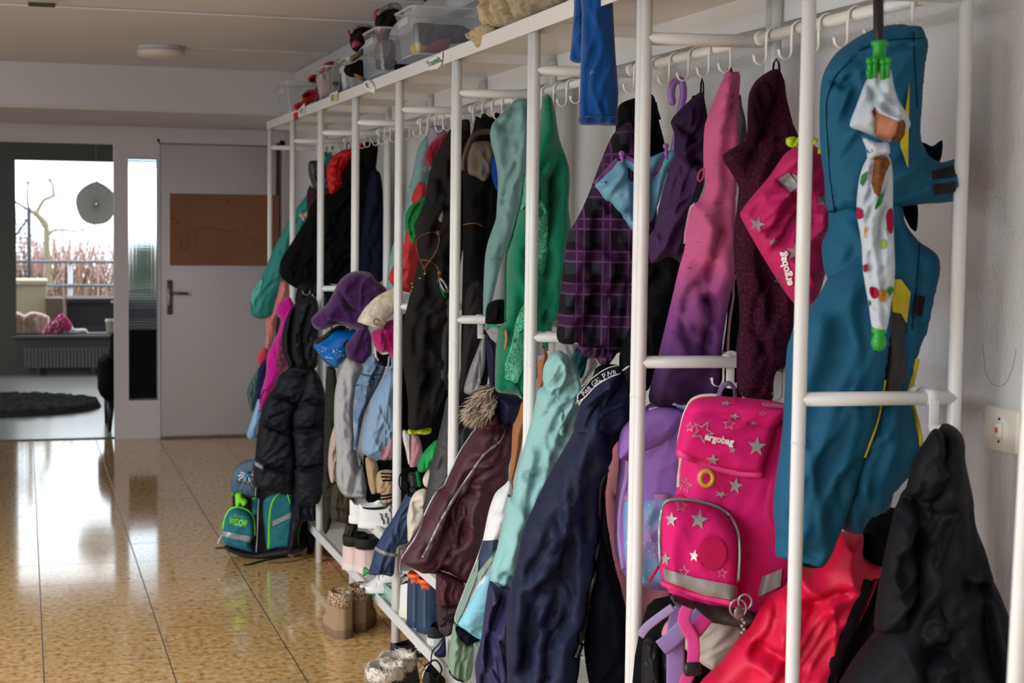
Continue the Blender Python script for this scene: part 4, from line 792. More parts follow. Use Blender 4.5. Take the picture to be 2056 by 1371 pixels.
g = G('softshell_jacket', 'dark navy sleeve hanging below the green fleece hem', 'jacket', 1.28, 4.55, 12); g.panel('sleeve', '5: 700,215 735,260 775,300 775,580 940,640 945,690 915,760 888,815 850,825 800,822 770,730 735,600 715,450', cloth((26, 28, 56), 'nylon'), T=.06, fold=(.014, 70, 18, 4)); g.panel('cuff', '5: 720,30 830,10 835,150 705,165 698,150', cloth((14, 14, 16)), T=.05, dn=.03); g.done()

# ---- lower row, middle
g = G('parka', 'burgundy padded parka with fur trimmed hood and silver zips', 'jacket', 1.22, 4.57, 8); M = cloth((72, 32, 44), 'nylon')
a, _ = g.panel('body', '5: 640,795 690,755 770,700 800,820 890,825 885,960 855,1100 6: 845,60 745,200 705,380 645,560 572,720 500,680 420,640 378,660 320,652 290,655 200,612 150,582 143,548 210,430 290,300 380,120 5: 430,1230 500,1080 565,960 622,870', M, T=.085, fold=(.02, 62, 18, 3.5), lines=[('5: 640,840 740,835 850,850', .02, .009), ('6: 380,640 430,600 480,660 560,730', .02, .009), ('6: 600,100 560,250 520,420', .014, .01)])
a2, _ = g.panel('sleeve', '6: 378,655 400,640 470,660 560,720 560,790 535,850 480,862 420,866 382,856 374,780', M, T=.06, dn=.03, fold=(.014, 80, 24, 4))
g.panel('cuff', '6: 385,862 450,850 530,850 502,930 475,1045 440,1060 398,1030 383,950', cloth((52, 40, 46), 'streaks', (78, 60, 66)), T=.05, dn=.02, fold=(.014, 45, 34, 20))
for s in ('5: 634,812 648,850 600,930 500,1080 420,1250 6: 380,150 320,270 280,370 225,470 150,570', '5: 832,865 790,940 700,1010 600,1150 6: 590,20 500,150 420,290 350,430 290,552'): w = g.sew('zip', label='silver zip'); a.ribbon(w, s, .009, ZIP, off=.003)
w = g.sew('zip_pull'); a.ribbon(w, '6: 148,570 140,610 148,660', .006, ZIP, off=.004)
g.panel('hood_lining', '5: 640,800 700,760 745,715 775,640 740,600 690,640', cloth((60, 50, 44), 'fur', (30, 26, 24)), T=.04, dn=-.02)
p = g.part('fur_trim', label='beige fake fur trim', stuff=True); rnd = random.Random(9); fm = [plain((200, 182, 160), .9), plain((140, 120, 102), .9), plain((228, 216, 200), .9)]; path = spline(px('5: 735,590 700,620 660,670 625,730 640,760 690,755 740,715 750,660'), False, 10)
for i in range(1500):
    c = path[rnd.randrange(len(path))]+np.array([rnd.gauss(0, 4), rnd.gauss(0, 4)]); c = g.pl.at(g.pl.uv(c[None], .05), .05+rnd.uniform(-.02, .03))[0]; d1 = np.array([rnd.uniform(-.022, -.004), -.004, rnd.uniform(-.014, .002)]); p.tube([c, c+d1, c+d1*1.8+np.array([rnd.gauss(0, .004), 0, rnd.uniform(-.012, -.002)])], [.0016, .0012, .0003], fm[i % 3], 3)
g.done()
g = G('rain_coat', 'long charcoal coat hanging behind the burgundy parka', 'coat', 1.24, 4.8, 8); g.panel('body', '5: 455,640 425,760 380,950 340,1120 300,1330 6: 288,220 298,275 350,250 420,120 5: 560,1100 650,880 610,790 530,720', cloth((58, 56, 58), 'nylon'), T=.055, fold=(.012, 72, 20, 3)); g.done()
g = G('gym_bag', 'bright green fabric bag behind the charcoal coat', 'bag', 1.28, 5.0, 8); g.panel('bag', '5: 385,920 300,1000 258,1078 262,1132 300,1130 345,1100 380,1000', cloth((6, 150, 70), 'nylon'), T=.05)
w = g.sew('buckle_strap'); w.tube(g.pl.at(g.pl.uv(spline(px('5: 255,1130 262,1180 272,1230'), False, 5), .05), .05), .006, cloth((8, 120, 60)), 6); g.done()
t = Thing('buckle_strap', 'black buckle strap loop dangling by the post', 'strap'); p = t.part('strap'); P = Plane(1.2, 5.2, 8); p.tube(P.at(P.uv(spline(px('5: 215,1120 170,1125 140,1160 135,1210 150,1250 190,1275 230,1280'), False, 6)), 0), .005, cloth(BLACK), 6, .5); p = t.part('buckle'); Panel(p, P, '5: 195,1145 245,1140 262,1200 245,1235 205,1240 195,1190', plain((26, 26, 28), .4), T=.02, fold=(0, 0, 1, 1)); p = t.part('webbing'); Panel(p, P, '5: 160,1200 200,1200 215,1270 300,1230 330,1200 310,1270 240,1300 190,1290', cloth((20, 20, 22)), T=.02); t.done()
g = G('rain_trousers', 'navy rain trouser leg with grey reflective band over the white sneaker', 'trousers', 1.16, 5.32, 8); M = cloth((44, 62, 96), 'nylon')
a, _ = g.panel('leg', '12: 745,55 700,140 640,250 562,370 512,470 482,580 468,640 500,648 560,645 630,652 645,560 660,460 700,440 735,430 745,300 790,100', M, T=.055, fold=(.012, 66, 18, 3), lines=[('12: 475,590 540,605 640,615', .008, .004)]); w = g.sew('reflective_band', label='light grey band'); a.ribbon(w, '12: 512,470 540,487 600,510 655,515', .014, REFL, off=.002); g.done()
g = G('fabric_bag', 'off-white fabric bag between the navy rain trousers and burgundy parka', 'bag', 1.2, 5.12, 8); g.panel('bag', '12: 850,72 790,85 755,130 735,200 724,260 728,350 735,430 790,340 835,240 860,150', cloth((214, 208, 196)), T=.06, lines=[('12: 775,165 800,200 830,190', .02, .012)]); g.done()
g = G('lace_hat', 'cream crocheted hat edge beside the green fabric bag', 'hat', 1.24, 5.06, 8); g.panel('hat', '5: 330,1115 290,1180 300,1225 330,1235 350,1150', cloth((214, 208, 190), 'knit'), T=.03); g.done()
g = G('leather_coat', 'caramel brown jacket squeezed between the burgundy parka and mint jacket', 'jacket', 1.24, 4.12, 12); M = cloth((158, 108, 70))
g.panel('body', '5: 1080,310 1040,390 1040,640 945,670 915,760 880,840 872,1000 858,1150 840,1371 6: 838,225 880,100 5: 880,1200 930,1000 960,840 1080,560 1110,380', M, T=.045, fold=(.012, 82, 22, 3)); g.done()
g = G('trail_jacket', 'white navy and sage striped jacket hanging low beside the burgundy parka', 'jacket', 1.16, 4.0, 12); 
a, _ = g.panel('body', '6: 860,40 830,70 765,128 720,250 680,440 640,560 560,760 495,945 512,1005 540,960 640,900 760,700 850,400 880,150', cloth((226, 228, 232), 'nylon'), T=.045, fold=(.009, 66, 18, 3))
w = g.sew('navy_band', label='navy band'); a.patch(w, '6: 682,440 785,430 770,500 655,635 590,765 618,660', cloth((42, 54, 80), 'nylon'), off=.004)
w = g.sew('sage_band', label='sage green band'); a.patch(w, '6: 655,555 630,590 520,860 497,945 508,980 560,880 650,640 770,490 745,560 640,720', cloth((126, 152, 138), 'nylon'), off=.010)
g.panel('sleeve', '6: 495,965 478,1050 462,1150 455,1260 465,1300 500,1335 560,1358 605,1330 618,1230 622,1115 580,1110 520,1020', cloth((126, 152, 132), 'nylon'), T=.045, dn=.02, lines=[('6: 545,1100 535,1200 545,1330', .006, .004)], label='sage green sleeve')
w = g.panel('cuff', '6: 462,1285 520,1335 565,1352 560,1366 500,1348 462,1305', cloth((40, 52, 70)), T=.03, dn=.04, label='navy elastic cuff')[1]
g.panel('lining', '6: 492,1000 540,1005 600,1040 668,1088 640,1100 580,1120 520,1080 498,1050', cloth((16, 22, 36)), T=.03, dn=.03); g.done()
g = G('towel', 'light aqua cloth hanging under the white and sage jacket', 'towel', 1.2, 3.95, 12); g.panel('cloth', '6: 740,615 690,680 600,830 520,985 560,1020 668,1088 720,1000 760,800', cloth((138, 202, 222)), T=.03, fold=(.006, 60, 14, 3), lines=[('6: 528,972 600,1010 668,1060', .005, .003)]); g.panel('hem', '6: 630,1095 660,1145 675,1090', cloth((138, 202, 222)), T=.015, dn=-.01); g.done()
g = G('rain_jacket', 'mint green hooded rain jacket hanging on the lower hooks', 'jacket', 1.22, 3.78, 14); M = cloth((144, 194, 194), 'nylon')
a, _ = g.panel('body', '5: 1060,580 1020,720 985,850 945,1000 905,1150 875,1300 6: 850,130 805,350 772,500 738,610 730,705 770,725 800,745 855,745 935,640 950,480 1010,330 1060,200 5: 1180,1180 1230,1060 1292,960 1310,830 1330,640 1240,560', M, T=.07, fold=(.018, 72, 18, 3), lines=[('5: 960,1140 1060,1150 1180,1080', .016, .01), ('6: 800,660 830,640 870,670', .02, .008), ('5: 1110,500 1160,520 1140,560', .006, .004)])
g.panel('hood', '5: 1185,340 1125,372 1085,440 1076,520 1095,600 1150,680 1230,700 1300,640 1330,600 1305,470 1255,385', M, T=.06, dn=.03, fold=(.016, 70, 14, 4), lines=[('5: 1190,345 1120,410 1085,520', .012, .006)])
g.panel('pocket', '5: 1180,760 1215,730 1222,890 1190,900 1170,850', M, T=.015, dn=.065); g.done()
g = G('snow_trousers', 'dark indigo trousers hanging under the mint rain jacket', 'trousers', 1.2, 3.72, 14); M = cloth((40, 40, 78), 'nylon')
g.panel('leg', '6: 728,705 760,720 800,750 880,752 920,900 920,1050 920,1371 6: 920,1560 700,1560 640,1371 632,1240 668,1100 700,850', M, T=.07, fold=(.018, 84, 18, 3), lines=[('6: 820,760 720,1100 700,1371', .02, .01)]); g.done()
g = G('hooded_jacket', 'dark navy hooded jacket with white lettered tape along the hood', 'jacket', 1.2, 3.42, 16); M = cloth((30, 36, 62), 'nylon'); IN = cloth((14, 16, 28))
g.panel('lining', '5: 1480,800 6: 1500,0 1480,150 1470,420 1560,700 1612,860 1640,1100 1630,1500 1420,1500 1340,1100 1380,700 1430,200', IN, T=.05, dn=-.01, label='blackish inner side')
a, _ = g.panel('body', '5: 1290,850 6: 1110,20 1022,200 945,380 905,600 860,760 836,900 835,1100 842,1371 850,1560 1150,1580 1290,1400 1330,1100 1355,950 1380,780 1425,640 1420,560 1440,420 1440,260 1455,80 1500,-30 1530,-100 5: 1500,640 1400,620', M, T=.10, fold=(.024, 76, 14, 3), lines=[('6: 1180,310 1300,280 1370,285', .008, .004), ('6: 1350,120 1365,200 1350,320 1400,500', .008, .004), ('6: 1120,80 1010,420 960,760', .016, .010), ('6: 1060,700 1000,900 990,1371', .018, .012), ('6: 1240,420 1130,800 1090,1371', .016, .012)])
h, _ = g.panel('hood', '18: 960,300 800,330 680,390 540,490 420,590 340,660 260,800 250,900 280,1000 240,1150 180,1371 18: 300,1500 600,1500 1000,1400 1160,1200 1180,600 1120,400', M, T=.07, dn=.02, fold=(.02, 60, 14, 4))
band = np.vstack([spline(px('18: 965,300 840,325 690,390 540,500 440,620 350,720 265,820 258,880'), False, 5), spline(px('18: 280,965 330,880 420,790 540,660 660,570 800,490 900,450 985,425'), False, 5)])
w = tape = g.sew('tape', label='black tape with white lettering'); h.patch(w, band, cloth((16, 18, 30)), off=.003)
w = g.sew('piping', tape); wh = cloth((226, 226, 232))
for s in ('18: 965,300 840,325 690,390 540,500 440,620 350,720 265,820 258,880', '18: 280,965 330,880 420,790 540,660 660,570 800,490 900,450 985,425'): h.ribbon(w, s, .0035, wh, off=.005)
path = spline(px('18: 275,925 300,855 370,770 480,665 570,570 700,480 810,420 950,385'), False, 8)
w = g.sew('lettering', tape, label='white letters GRL PWR')
for body, lo, hi in (('GRL', -.03, .135), ('PWR', .19, .41), ('GRL', .455, .66), ('PWR', .70, .975)): V, F = glyphs(body); w.add(h.surf(pathmap(path+np.array([.5, 5.0]), 8.2, body, lo, hi)(V), .007), F, wh)
w = g.sew('zip'); a.ribbon(w, '6: 1500,-25 1452,80 1442,260 1446,420 1420,560 1430,640 1382,770 1370,900 1342,1030 1326,1085', .009, DZIP, off=.003)
a.ribbon(w, '6: 1430,620 1395,720 1385,830 1372,930 1350,1040', .004, ZIP, off=.007)
w = g.sew('zip_pull', label='metal zip slider'); a.patch(w, '6: 1312,1030 1335,1025 1350,1090 1330,1110 1312,1095', plain((140, 110, 96), .35, .8), off=.012)
w = ztag = g.sew('zip_tag', label='dark cord tag lettered POWER'); a.ribbon(w, '6: 1325,1105 1308,1150 1288,1195', .014, cloth((20, 22, 34)), off=.010); w = g.sew('lettering', ztag); mp = linemap(px('6: 1288,1192')[0]+[2, 0], px('6: 1318,1112')[0]+[2, 0], 4.5, 'POWER'); V, F = glyphs('POWER'); w.add(a.surf(mp(V), .017), F, wh)
g.done()
g = G('jacket_sleeve', 'black sleeve with small white edge print beside the post', 'jacket', 1.26, 3.36, 16); q, _ = g.panel('sleeve', '18: 1060,240 1010,440 1015,560 1060,620 1150,700 1250,640 1260,260 1160,230', cloth((26, 25, 30)), T=.04); w = g.sew('edge_print'); q.ribbon(w, '18: 1010,440 1040,390 1090,335 1145,300', .006, wh); g.done()
g = G('silk_scarf', 'small bright violet cloth tip beside the post', 'scarf', 1.26, 3.4, 16); g.panel('cloth', '18: 1040,590 1028,680 1035,760 1065,785 1140,690 1110,600', cloth((126, 60, 160)), T=.02); g.done()
g = G('gap_shade_filler', 'added black filler for the shade behind the lettered navy jacket', 'coat', 1.36, 3.56, 16); g.panel('body', '0: 1195,740 1262,745 1275,900 1285,1371 1290,1460 1190,1460 1200,1150 1180,900', cloth((13, 13, 18)), T=.05); g.done()  # filler: shade behind the navy jacket put in as black cloth
for nm, lb, s, c, kd in (('ribbed_sleeve', 'light grey ribbed cuff below the plaid puffer', '8: 150,845 145,890 225,990 270,900 275,860', (150, 152, 156), 'knit'), ('teal_scarf', 'dark teal cloth behind the mint hood', '8: 275,880 235,920 225,1000 300,1110 350,1000 370,940 310,900', (20, 70, 78), 'woven'), ('grey_sleeve', 'pale grey sweater sleeve below the plaid cuff', '8: 330,940 390,960 410,1000 350,1080 300,1140 280,1090 300,1020', (158, 154, 150), 'heather')):
    g = G(nm, lb, 'clothing', 1.3, 3.86, 14); g.panel('sleeve', s, cloth(c, kd, (176, 172, 170)) if kd == 'heather' else cloth(c, kd), T=.03); g.done()
# ---- upper row, near units
g = G('plaid_jacket', 'black and purple plaid padded jacket', 'jacket', 1.30, 3.68, 16); M = cloth((30, 24, 36), 'plaid', rough=.75)
a, _ = g.panel('body', '7: 640,640 540,690 480,790 405,980 345,1140 300,1240 240,1350 8: 210,90 180,300 145,600 128,800 150,850 230,862 275,850 290,915 350,945 400,960 440,1010 490,1000 540,925 600,910 700,760 800,500 820,300 820,0 7: 800,1000', M, T=.10, fold=(.016, 76, 14, 4), lines=[('7: 330,1150 420,1160 480,1230', .014, .008), ('8: 400,0 380,300 400,600 420,900', .018, .012), ('8: 180,180 260,160 340,190', .012, .007), ('8: 150,560 260,590 350,560', .012, .007), ('8: 160,420 260,400 350,440', .012, .007), ('8: 280,860 360,880 450,940', .012, .006), ('8: 620,420 580,600 560,850', .012, .006)])
g.panel('cuff', '8: 280,870 290,925 340,948 400,962 440,1012 485,1000 540,925 500,880 380,850', cloth((64, 36, 74), 'plaid', rough=.7), T=.05, dn=.04, fold=(.012, 85, 60, 6)); g.done()
g = G('hooded_jacket', 'black hood hanging above the plaid padded jacket', 'jacket', 1.36, 3.74, 16); g.panel('hood', '7: 690,462 600,490 558,520 542,600 535,700 560,840 640,900 860,880 875,800 832,620 812,500 780,440', cloth((14, 13, 15)), T=.07, fold=(.012, 80, 14, 4)); w = g.sew('collar_tag'); w.tube(g.pl.at(g.pl.uv(px('7: 800,500 812,560 832,620'), .05), .05), .006, cloth((36, 36, 40)), 6); g.done()
g = G('waterproof_jacket', 'black jacket body between the plaid jacket and pink ombre jacket', 'jacket', 1.36, 3.60, 16); g.panel('body', '8: 700,320 790,285 900,250 985,300 960,480 900,650 850,850 800,1050 750,1180 600,1180 560,950 650,600', cloth((17, 16, 19)), T=.07, fold=(.016, 78, 14, 3)); g.done()

um = G('umbrella', 'lilac and light blue childrens umbrella hanging by its crook handle', 'umbrella', 1.40, 3.56, 16)
BLUE = cloth((108, 164, 196), 'nylon'); LIL = cloth((120, 68, 132), 'nylon'); lil = plain((146, 100, 178), .35)
a, _ = um.panel('canopy', '7: 578,876 500,960 390,1060 425,1115 465,1172 500,1185 600,1310 8: 650,75 760,90 7: 770,1330 790,1300 850,1130 895,970 955,880 945,835 880,832 780,872 690,900', BLUE, T=.045, fold=(.010, 60, 14, 3), sharp=False, lines=[('7: 600,900 655,1050 672,1300', .016, .008), ('7: 880,840 800,1000 780,1240', .014, .008)])
w = um.sew('trim', label='purple edge binding'); a.ribbon(w, '7: 392,1060 480,970 545,900 600,876 665,910', .012, LIL, off=.003); a.ribbon(w, '7: 780,1005 830,960 860,880 885,838', .010, LIL, off=.003); a.ribbon(w, '7: 940,838 960,880 895,970', .008, LIL, off=.003)
w = um.sew('rib_tip', label='lilac rib tip'); c = um.pl.at(um.pl.uv(px('7: 577,852'), .05), .05)[0]; w.ball(c, .0075, lil, 10); w.tube([c, c+np.array([.003, 0, -.02])], .004, lil, 8)
w = um.sew('rib_tip', label='lilac rib tip'); c = um.pl.at(um.pl.uv(px('7: 880,800'), .05), .05)[0]; w.ball(c, .007, lil, 10); w.ball(c+np.array([.002, 0, -.016]), .006, lil, 10); w.tube([c, c+np.array([.003, 0, -.03])], .004, lil, 8)
w = um.sew('snowflake_print', label='fine snowflake print'); ink = cloth((60, 110, 150))
for i in range(6):
    q = px('7: 605,1245')[0]; e = q+13*np.array([math.cos(i*math.pi/6), math.sin(i*math.pi/6)]); f = 2*q-e; a.ribbon(w, np.array([f, q, e]), .0016, ink, off=.002)
c = a.surf(px('7: 465,1048'), .002)[0]; w.ball(c, .003, ink, 6)
um2 = Plane(1.45, 3.58, 16); w = um.sew('handle', label='lilac crook handle'); P = spline(px('7: 925,495 918,440 925,390 945,355 970,342 990,355 1000,400 1000,460 985,540 960,700 930,850'), False, 6); w.tube(um2.at(um2.uv(P), 0), .0085, lil, 12); w.ball(um2.at(um2.uv(P[:1]), 0)[0], .0087, lil, 10); um.done()

g = G('softshell_jacket', 'dark purple softshell jacket with black hanger loop', 'jacket', 1.40, 3.45, 16); M = cloth((56, 28, 72), 'nylon', rough=.75)
a, _ = g.panel('body', '7: 975,800 935,870 900,960 860,1100 825,1250 800,1371 8: 760,120 775,300 830,290 900,255 960,290 1010,330 1060,100 7: 1080,1240 1140,1080 1150,950 1140,850 1080,900', M, T=.06, fold=(.016, 72, 16, 3)); 
g.panel('hood', '7: 1130,425 1060,470 940,588 918,635 938,720 940,830 975,900 1020,965 1060,970 1080,900 1140,940 1155,800 1168,620 1150,500', cloth((44, 26, 58), 'nylon', rough=.75), T=.055, dn=.03, fold=(.016, 60, 14, 4), lines=[('7: 925,630 1000,690 1060,760', .014, .008)]); g.loop('7: 1130,420', 6, 26); w = g.sew('collar_tag'); w.add(g.pl.at(g.pl.uv(px('7: 1055,462 1075,448 1080,462 1062,476'), .04), .045), [(0, 1, 2, 3)], cloth((30, 26, 34))); g.done()
g = G('windbreaker', 'grey jacket edge peeking out behind the pink ombre jacket', 'jacket', 1.46, 3.38, 16); g.panel('body', '7: 1390,440 1405,520 1432,640 1430,740 1380,800 1360,600', cloth((96, 92, 96)), T=.02); g.done()
g = G('ombre_jacket', 'softshell jacket fading from pink to purple with dark flecks', 'jacket', 1.36, 3.30, 16)
M = cloth((214, 104, 150), 'ombre', p=(.08, .80, [(.0, lin((206, 96, 142))), (.58, lin((204, 98, 148))), (.72, lin((140, 74, 140))), (.86, lin((90, 52, 112))), (1, lin((40, 22, 50)))]), rough=.7)
a, _ = g.panel('body', '7: 1300,265 1285,310 1240,410 1190,540 1150,650 1138,800 1140,960 1152,1080 1105,1180 1062,1200 1040,1290 1022,1371 8: 1010,200 975,320 935,490 895,660 850,850 800,1050 760,1230 800,1290 1000,1300 1240,1260 1255,1100 1270,850 1300,650 1340,450 1365,280 1365,100 7: 1360,1250 1370,1050 1385,900 1385,780 1372,650 1385,450 1392,292 1350,285 1335,258', M, T=.075, fold=(.022, 80, 17, 2.5), radial=tuple(px('7: 1345,270')[0]), lines=[('7: 1190,560 1185,750 1200,900', .008, .004), ('7: 1350,300 1340,400 1320,560', .018, .008), ('7: 1180,1190 1280,1180 1360,1160', .01, .005), ('8: 1225,100 1150,520 1180,620 1130,900', .02, .008), ('8: 1105,440 1120,540 1160,560', .014, .006)])
g.panel('lining', '8: 1330,60 1410,60 1405,1230 1240,1260 1260,1000 1300,700', cloth((14, 13, 17)), T=.02, dn=-.03, label='black lining'); w = g.sew('zip', label='pale zip'); zp = cloth((206, 150, 176)); a.ribbon(w, '7: 1085,1195 1055,1230 1030,1371 8: 1022,120 1018,170', .007, zp, off=.002); a.ribbon(w, '8: 1362,380 1340,560 1318,700 1305,900 1300,1100', .006, zp, off=.002)
w = g.sew('cord_loop'); P = spline(px('7: 1140,955 1110,980 1100,1020 1115,1040 1135,1020 1142,980'), True, 4); w.tube(g.pl.at(g.pl.uv(P, .06), .06), .0025, cloth((200, 90, 130)), 6, closed=True); g.done()
g = G('velour_hoodie', 'dark maroon velour hooded jacket with open hood', 'jacket', 1.40, 2.98, 18); M = cloth((44, 12, 30), 'velour2', (74, 26, 48))
a, _ = g.panel('body', '7: 1440,750 1380,790 1310,830 1268,872 1290,920 1335,990 1380,1080 1372,1200 1352,1371 8: 1350,200 1362,380 1385,560 1390,720 1368,880 1370,1150 1400,1215 1500,1245 1610,1258 1622,1120 1645,1045 1715,1000 1730,850 1800,600 1830,400 1850,0 7: 1860,1000 1780,700 1700,600', M, T=.07, fold=(.018, 80, 13, 3), lines=[('8: 1560,400 1480,600 1470,760 1560,920', .010, .005), ('8: 1345,0 1362,380 1392,720 1372,900', .008, .005)])
g.panel('hood', '7: 1622,270 1560,302 1495,355 1452,440 1442,560 1440,680 1425,760 1480,800 1600,900 1760,860 1785,760 1755,640 1720,490 1692,340 1662,276', M, T=.065, dn=.03, fold=(.016, 74, 14, 3), lines=[('7: 1640,330 1560,640 1480,900', .014, .007), ('7: 1690,420 1720,600 1750,760', .010, .006)])
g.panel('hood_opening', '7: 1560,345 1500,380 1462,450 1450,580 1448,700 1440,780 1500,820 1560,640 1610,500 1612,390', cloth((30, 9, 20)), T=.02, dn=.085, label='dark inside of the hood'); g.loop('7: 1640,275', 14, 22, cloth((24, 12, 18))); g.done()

g = G('gym_bag', 'pink drawstring gym bag with silver stars and lettering behind the front post', 'bag', 1.38, 2.70, 20); M = cloth((186, 20, 96), 'nylon', rough=.7)
a, m = g.panel('bag', '19: 500,62 430,90 350,150 240,310 120,450 22,585 40,640 110,770 210,940 310,1100 400,1230 470,1295 560,1300 640,1100 700,800 720,640 690,400 650,180 590,90', M, T=.06, fold=(.016, 48, 13, 5), lines=[('19: 300,340 360,380 500,520', .008, .006), ('19: 220,720 350,640 480,520', .012, .012)])
SIL = plain((150, 146, 146), .4, .3); DSIL = plain((128, 110, 116), .4, .3); 
for c, r, an, ol in (('19: 148,668', 17, .3, 0), ('19: 266,797', 10, .2, 0), ('19: 430,875', 19, .1, 0), ('19: 440,330', 14, .6, 0), ('19: 640,490', 17, .3, 0), ('19: 330,1080', 16, .7, 1), ('19: 620,740', 14, .2, 1), ('19: 440,620', 12, .1, 1), ('19: 380,455', 6, .5, 1)): a.star(g.sew('star', a.mb, label='silver printed star'), c, r, DSIL, an, bool(ol), off=.003)
w = g.sew('reflective_patch', label='grey reflective patch'); a.patch(w, '19: 298,335 382,282 460,385 395,432', REFL, off=.004); w = g.sew('reflective_patch', label='grey reflective patch'); a.patch(w, '19: 448,590 490,545 540,560 530,700 490,680', REFL, off=.004)
w = g.sew('lettering', label='white lettering ergobag'); V, F = glyphs('ergobag', .035); mp = linemap(px('19: 412,1118')[0], px('19: 352,870')[0], 15, 'ergobag'); w.add(a.surf(mp(V), .005), F, plain((232, 226, 230), .6))
w = g.sew('cord', label='neon yellow cord'); ny = plain((176, 208, 10), .6)
for s in ('19: 368,55 420,40 400,75 440,60 510,10 560,0', '19: 425,85 450,50 520,30 590,60', '19: 600,120 640,125'): P = spline(px(s), False, 5); w.tube(g.pl.at(g.pl.uv(P, .05), .055), .006, ny, 8)
c = g.pl.at(g.pl.uv(px('19: 395,55'), .05), .055)[0]; w.ball(c, .009, ny, 8); g.done()

# ---- blue sleeves hanging from the top shelf
g = G('leggings', 'royal blue trousers dangling from the top shelf', 'trousers', 1.14, 3.42, 16); M = cloth((4, 76, 150), 'fleece')
a, _ = g.panel('leg', '14: 448,-160 444,100 440,300 432,620 424,900 430,1020 440,1030 580,1032 725,1034 738,960 745,740 725,480 712,250 702,0 705,-160', M, T=.03, fold=(.008, 84, 18, 3)); g.panel('leg', '14: 385,-160 380,60 368,250 352,420 346,490 370,512 430,520 470,470 480,100 470,-160', M, T=.025, dn=-.05)
w = g.sew('loose_thread'); a.ribbon(w, '14: 515,620 512,595 535,583 548,600', .002, cloth((160, 190, 210))); g.panel('hem', '14: 424,960 428,1028 580,1034 728,1036 738,960 600,955', cloth((4, 70, 140), 'fleece'), T=.02, dn=.014); g.done()

# ---- teal jacket at the near end
g = G('rain_jacket', 'big teal rain jacket with high hood and yellow details at the near end', 'jacket', 1.44, 2.53, 20); M = cloth((2, 88, 124), 'nylon', rough=.7); YEL = cloth((206, 190, 40), 'nylon'); DG = cloth((52, 52, 56), 'nylon')
VEL = plain((16, 16, 18), .95, bumps=.5, scale=400); ST = cloth((2, 46, 68))
a, _ = g.panel('body', '10: 300,760 250,800 242,850 240,900 215,960 230,1080 300,1200 11: 200,200 190,450 260,720 300,770 330,782 372,785 400,725 480,690 500,622 560,560 605,445 595,380 560,230 590,90 625,0 10: 625,1330 655,1180 682,1060 668,1000 600,950 545,880 530,800 500,760 400,760', M, T=.07, fold=(.018, 84, 13, 3), lines=[('10: 600,960 590,1100 570,1300', .006, .004)])
h, _ = g.panel('hood', '10: 505,96 555,100 595,103 620,140 630,190 618,260 606,400 600,540 635,615 690,638 755,628 766,775 700,797 640,800 510,815 380,835 300,836 238,830 225,700 208,560 208,380 222,290 270,210 350,150 430,110', M, T=.085, dn=.02, fold=(.016, 70, 11, 4), lines=[('10: 330,240 270,300 235,400 240,560 250,700 265,830', .006, .003), ('10: 360,200 470,160 620,150', .005, .003), ('10: 400,225 500,205 620,212', .005, .003), ('10: 245,320 280,340 300,330', .014, .008), ('10: 260,770 380,775 510,770 620,720', .005, .003)])
s_, _ = g.panel('sleeve', '10: 385,930 335,1000 240,1100 190,1180 130,1240 95,1320 11: 78,60 60,380 30,600 24,690 36,790 33,868 70,885 110,892 215,912 255,860 325,690 392,480 435,330 462,180 488,0 10: 495,1200 480,1020 440,940', M, T=.075, dn=.045, fold=(.016, 76, 12, 3), lines=[('11: 40,780 110,830 180,850', .014, .007), ('10: 240,1100 330,1030 420,1010', .012, .008)])
w = g.sew('yellow_insert', label='yellow triangle on the hood'); h.patch(w, '10: 558,328 553,665 521,572', YEL, off=.003)
w = g.sew('yellow_insert', label='yellow chest insert'); a.patch(w, '10: 490,1098 525,1098 562,1150 546,1272 525,1232 490,1226', YEL, off=.006)
w = g.sew('grey_panel', label='dark grey front panel'); a.patch(w, '10: 488,1228 525,1230 546,1275 530,1371 485,1371 11: 475,0 545,60 545,150 530,240 450,240 450,120', DG, off=.005)
w = g.sew('yellow_piping', label='yellow edge'); a.ribbon(w, '11: 590,95 575,170 558,232 582,300 605,440', .010, YEL, off=.004); s_.ribbon(w, '11: 466,180 440,330 385,485', .004, YEL, off=.002)
w = g.sew('hook_and_loop', label='black hook and loop patch'); h.patch(w, '10: 645,672 738,650 735,690 648,708', VEL, off=.004)
w = g.sew('hook_and_loop', label='black hook and loop patch'); h.patch(w, '10: 652,726 740,712 738,755 655,770', VEL, off=.004)
w = g.sew('hook_and_loop', label='black hook and loop patch'); a.patch(w, '10: 585,1160 620,1165 606,1245 570,1235', VEL, off=.004)
w = g.sew('stitching'); 
for q, s in ((h, '10: 330,240 270,300 235,400 240,560 250,700 265,830'), (h, '10: 360,200 470,160 620,150'), (h, '10: 575,130 580,230 590,420'), (h, '10: 245,832 380,836 510,816'), (a, '10: 600,960 590,1100 570,1300')): q.ribbon(w, s, .0022, ST, off=.001)
g.panel('chin_flap', '10: 610,560 650,575 690,552 680,635 640,625', cloth((10, 30, 48)), T=.02, dn=-.06)
g.panel('inner', '10: 530,810 590,800 588,910 560,890', cloth((8, 12, 20)), T=.02, dn=-.02)
g.panel('cuff', '11: 110,865 170,875 255,850 240,890 215,912 225,918 100,905', cloth((6, 18, 30)), T=.03, dn=.03); g.done()

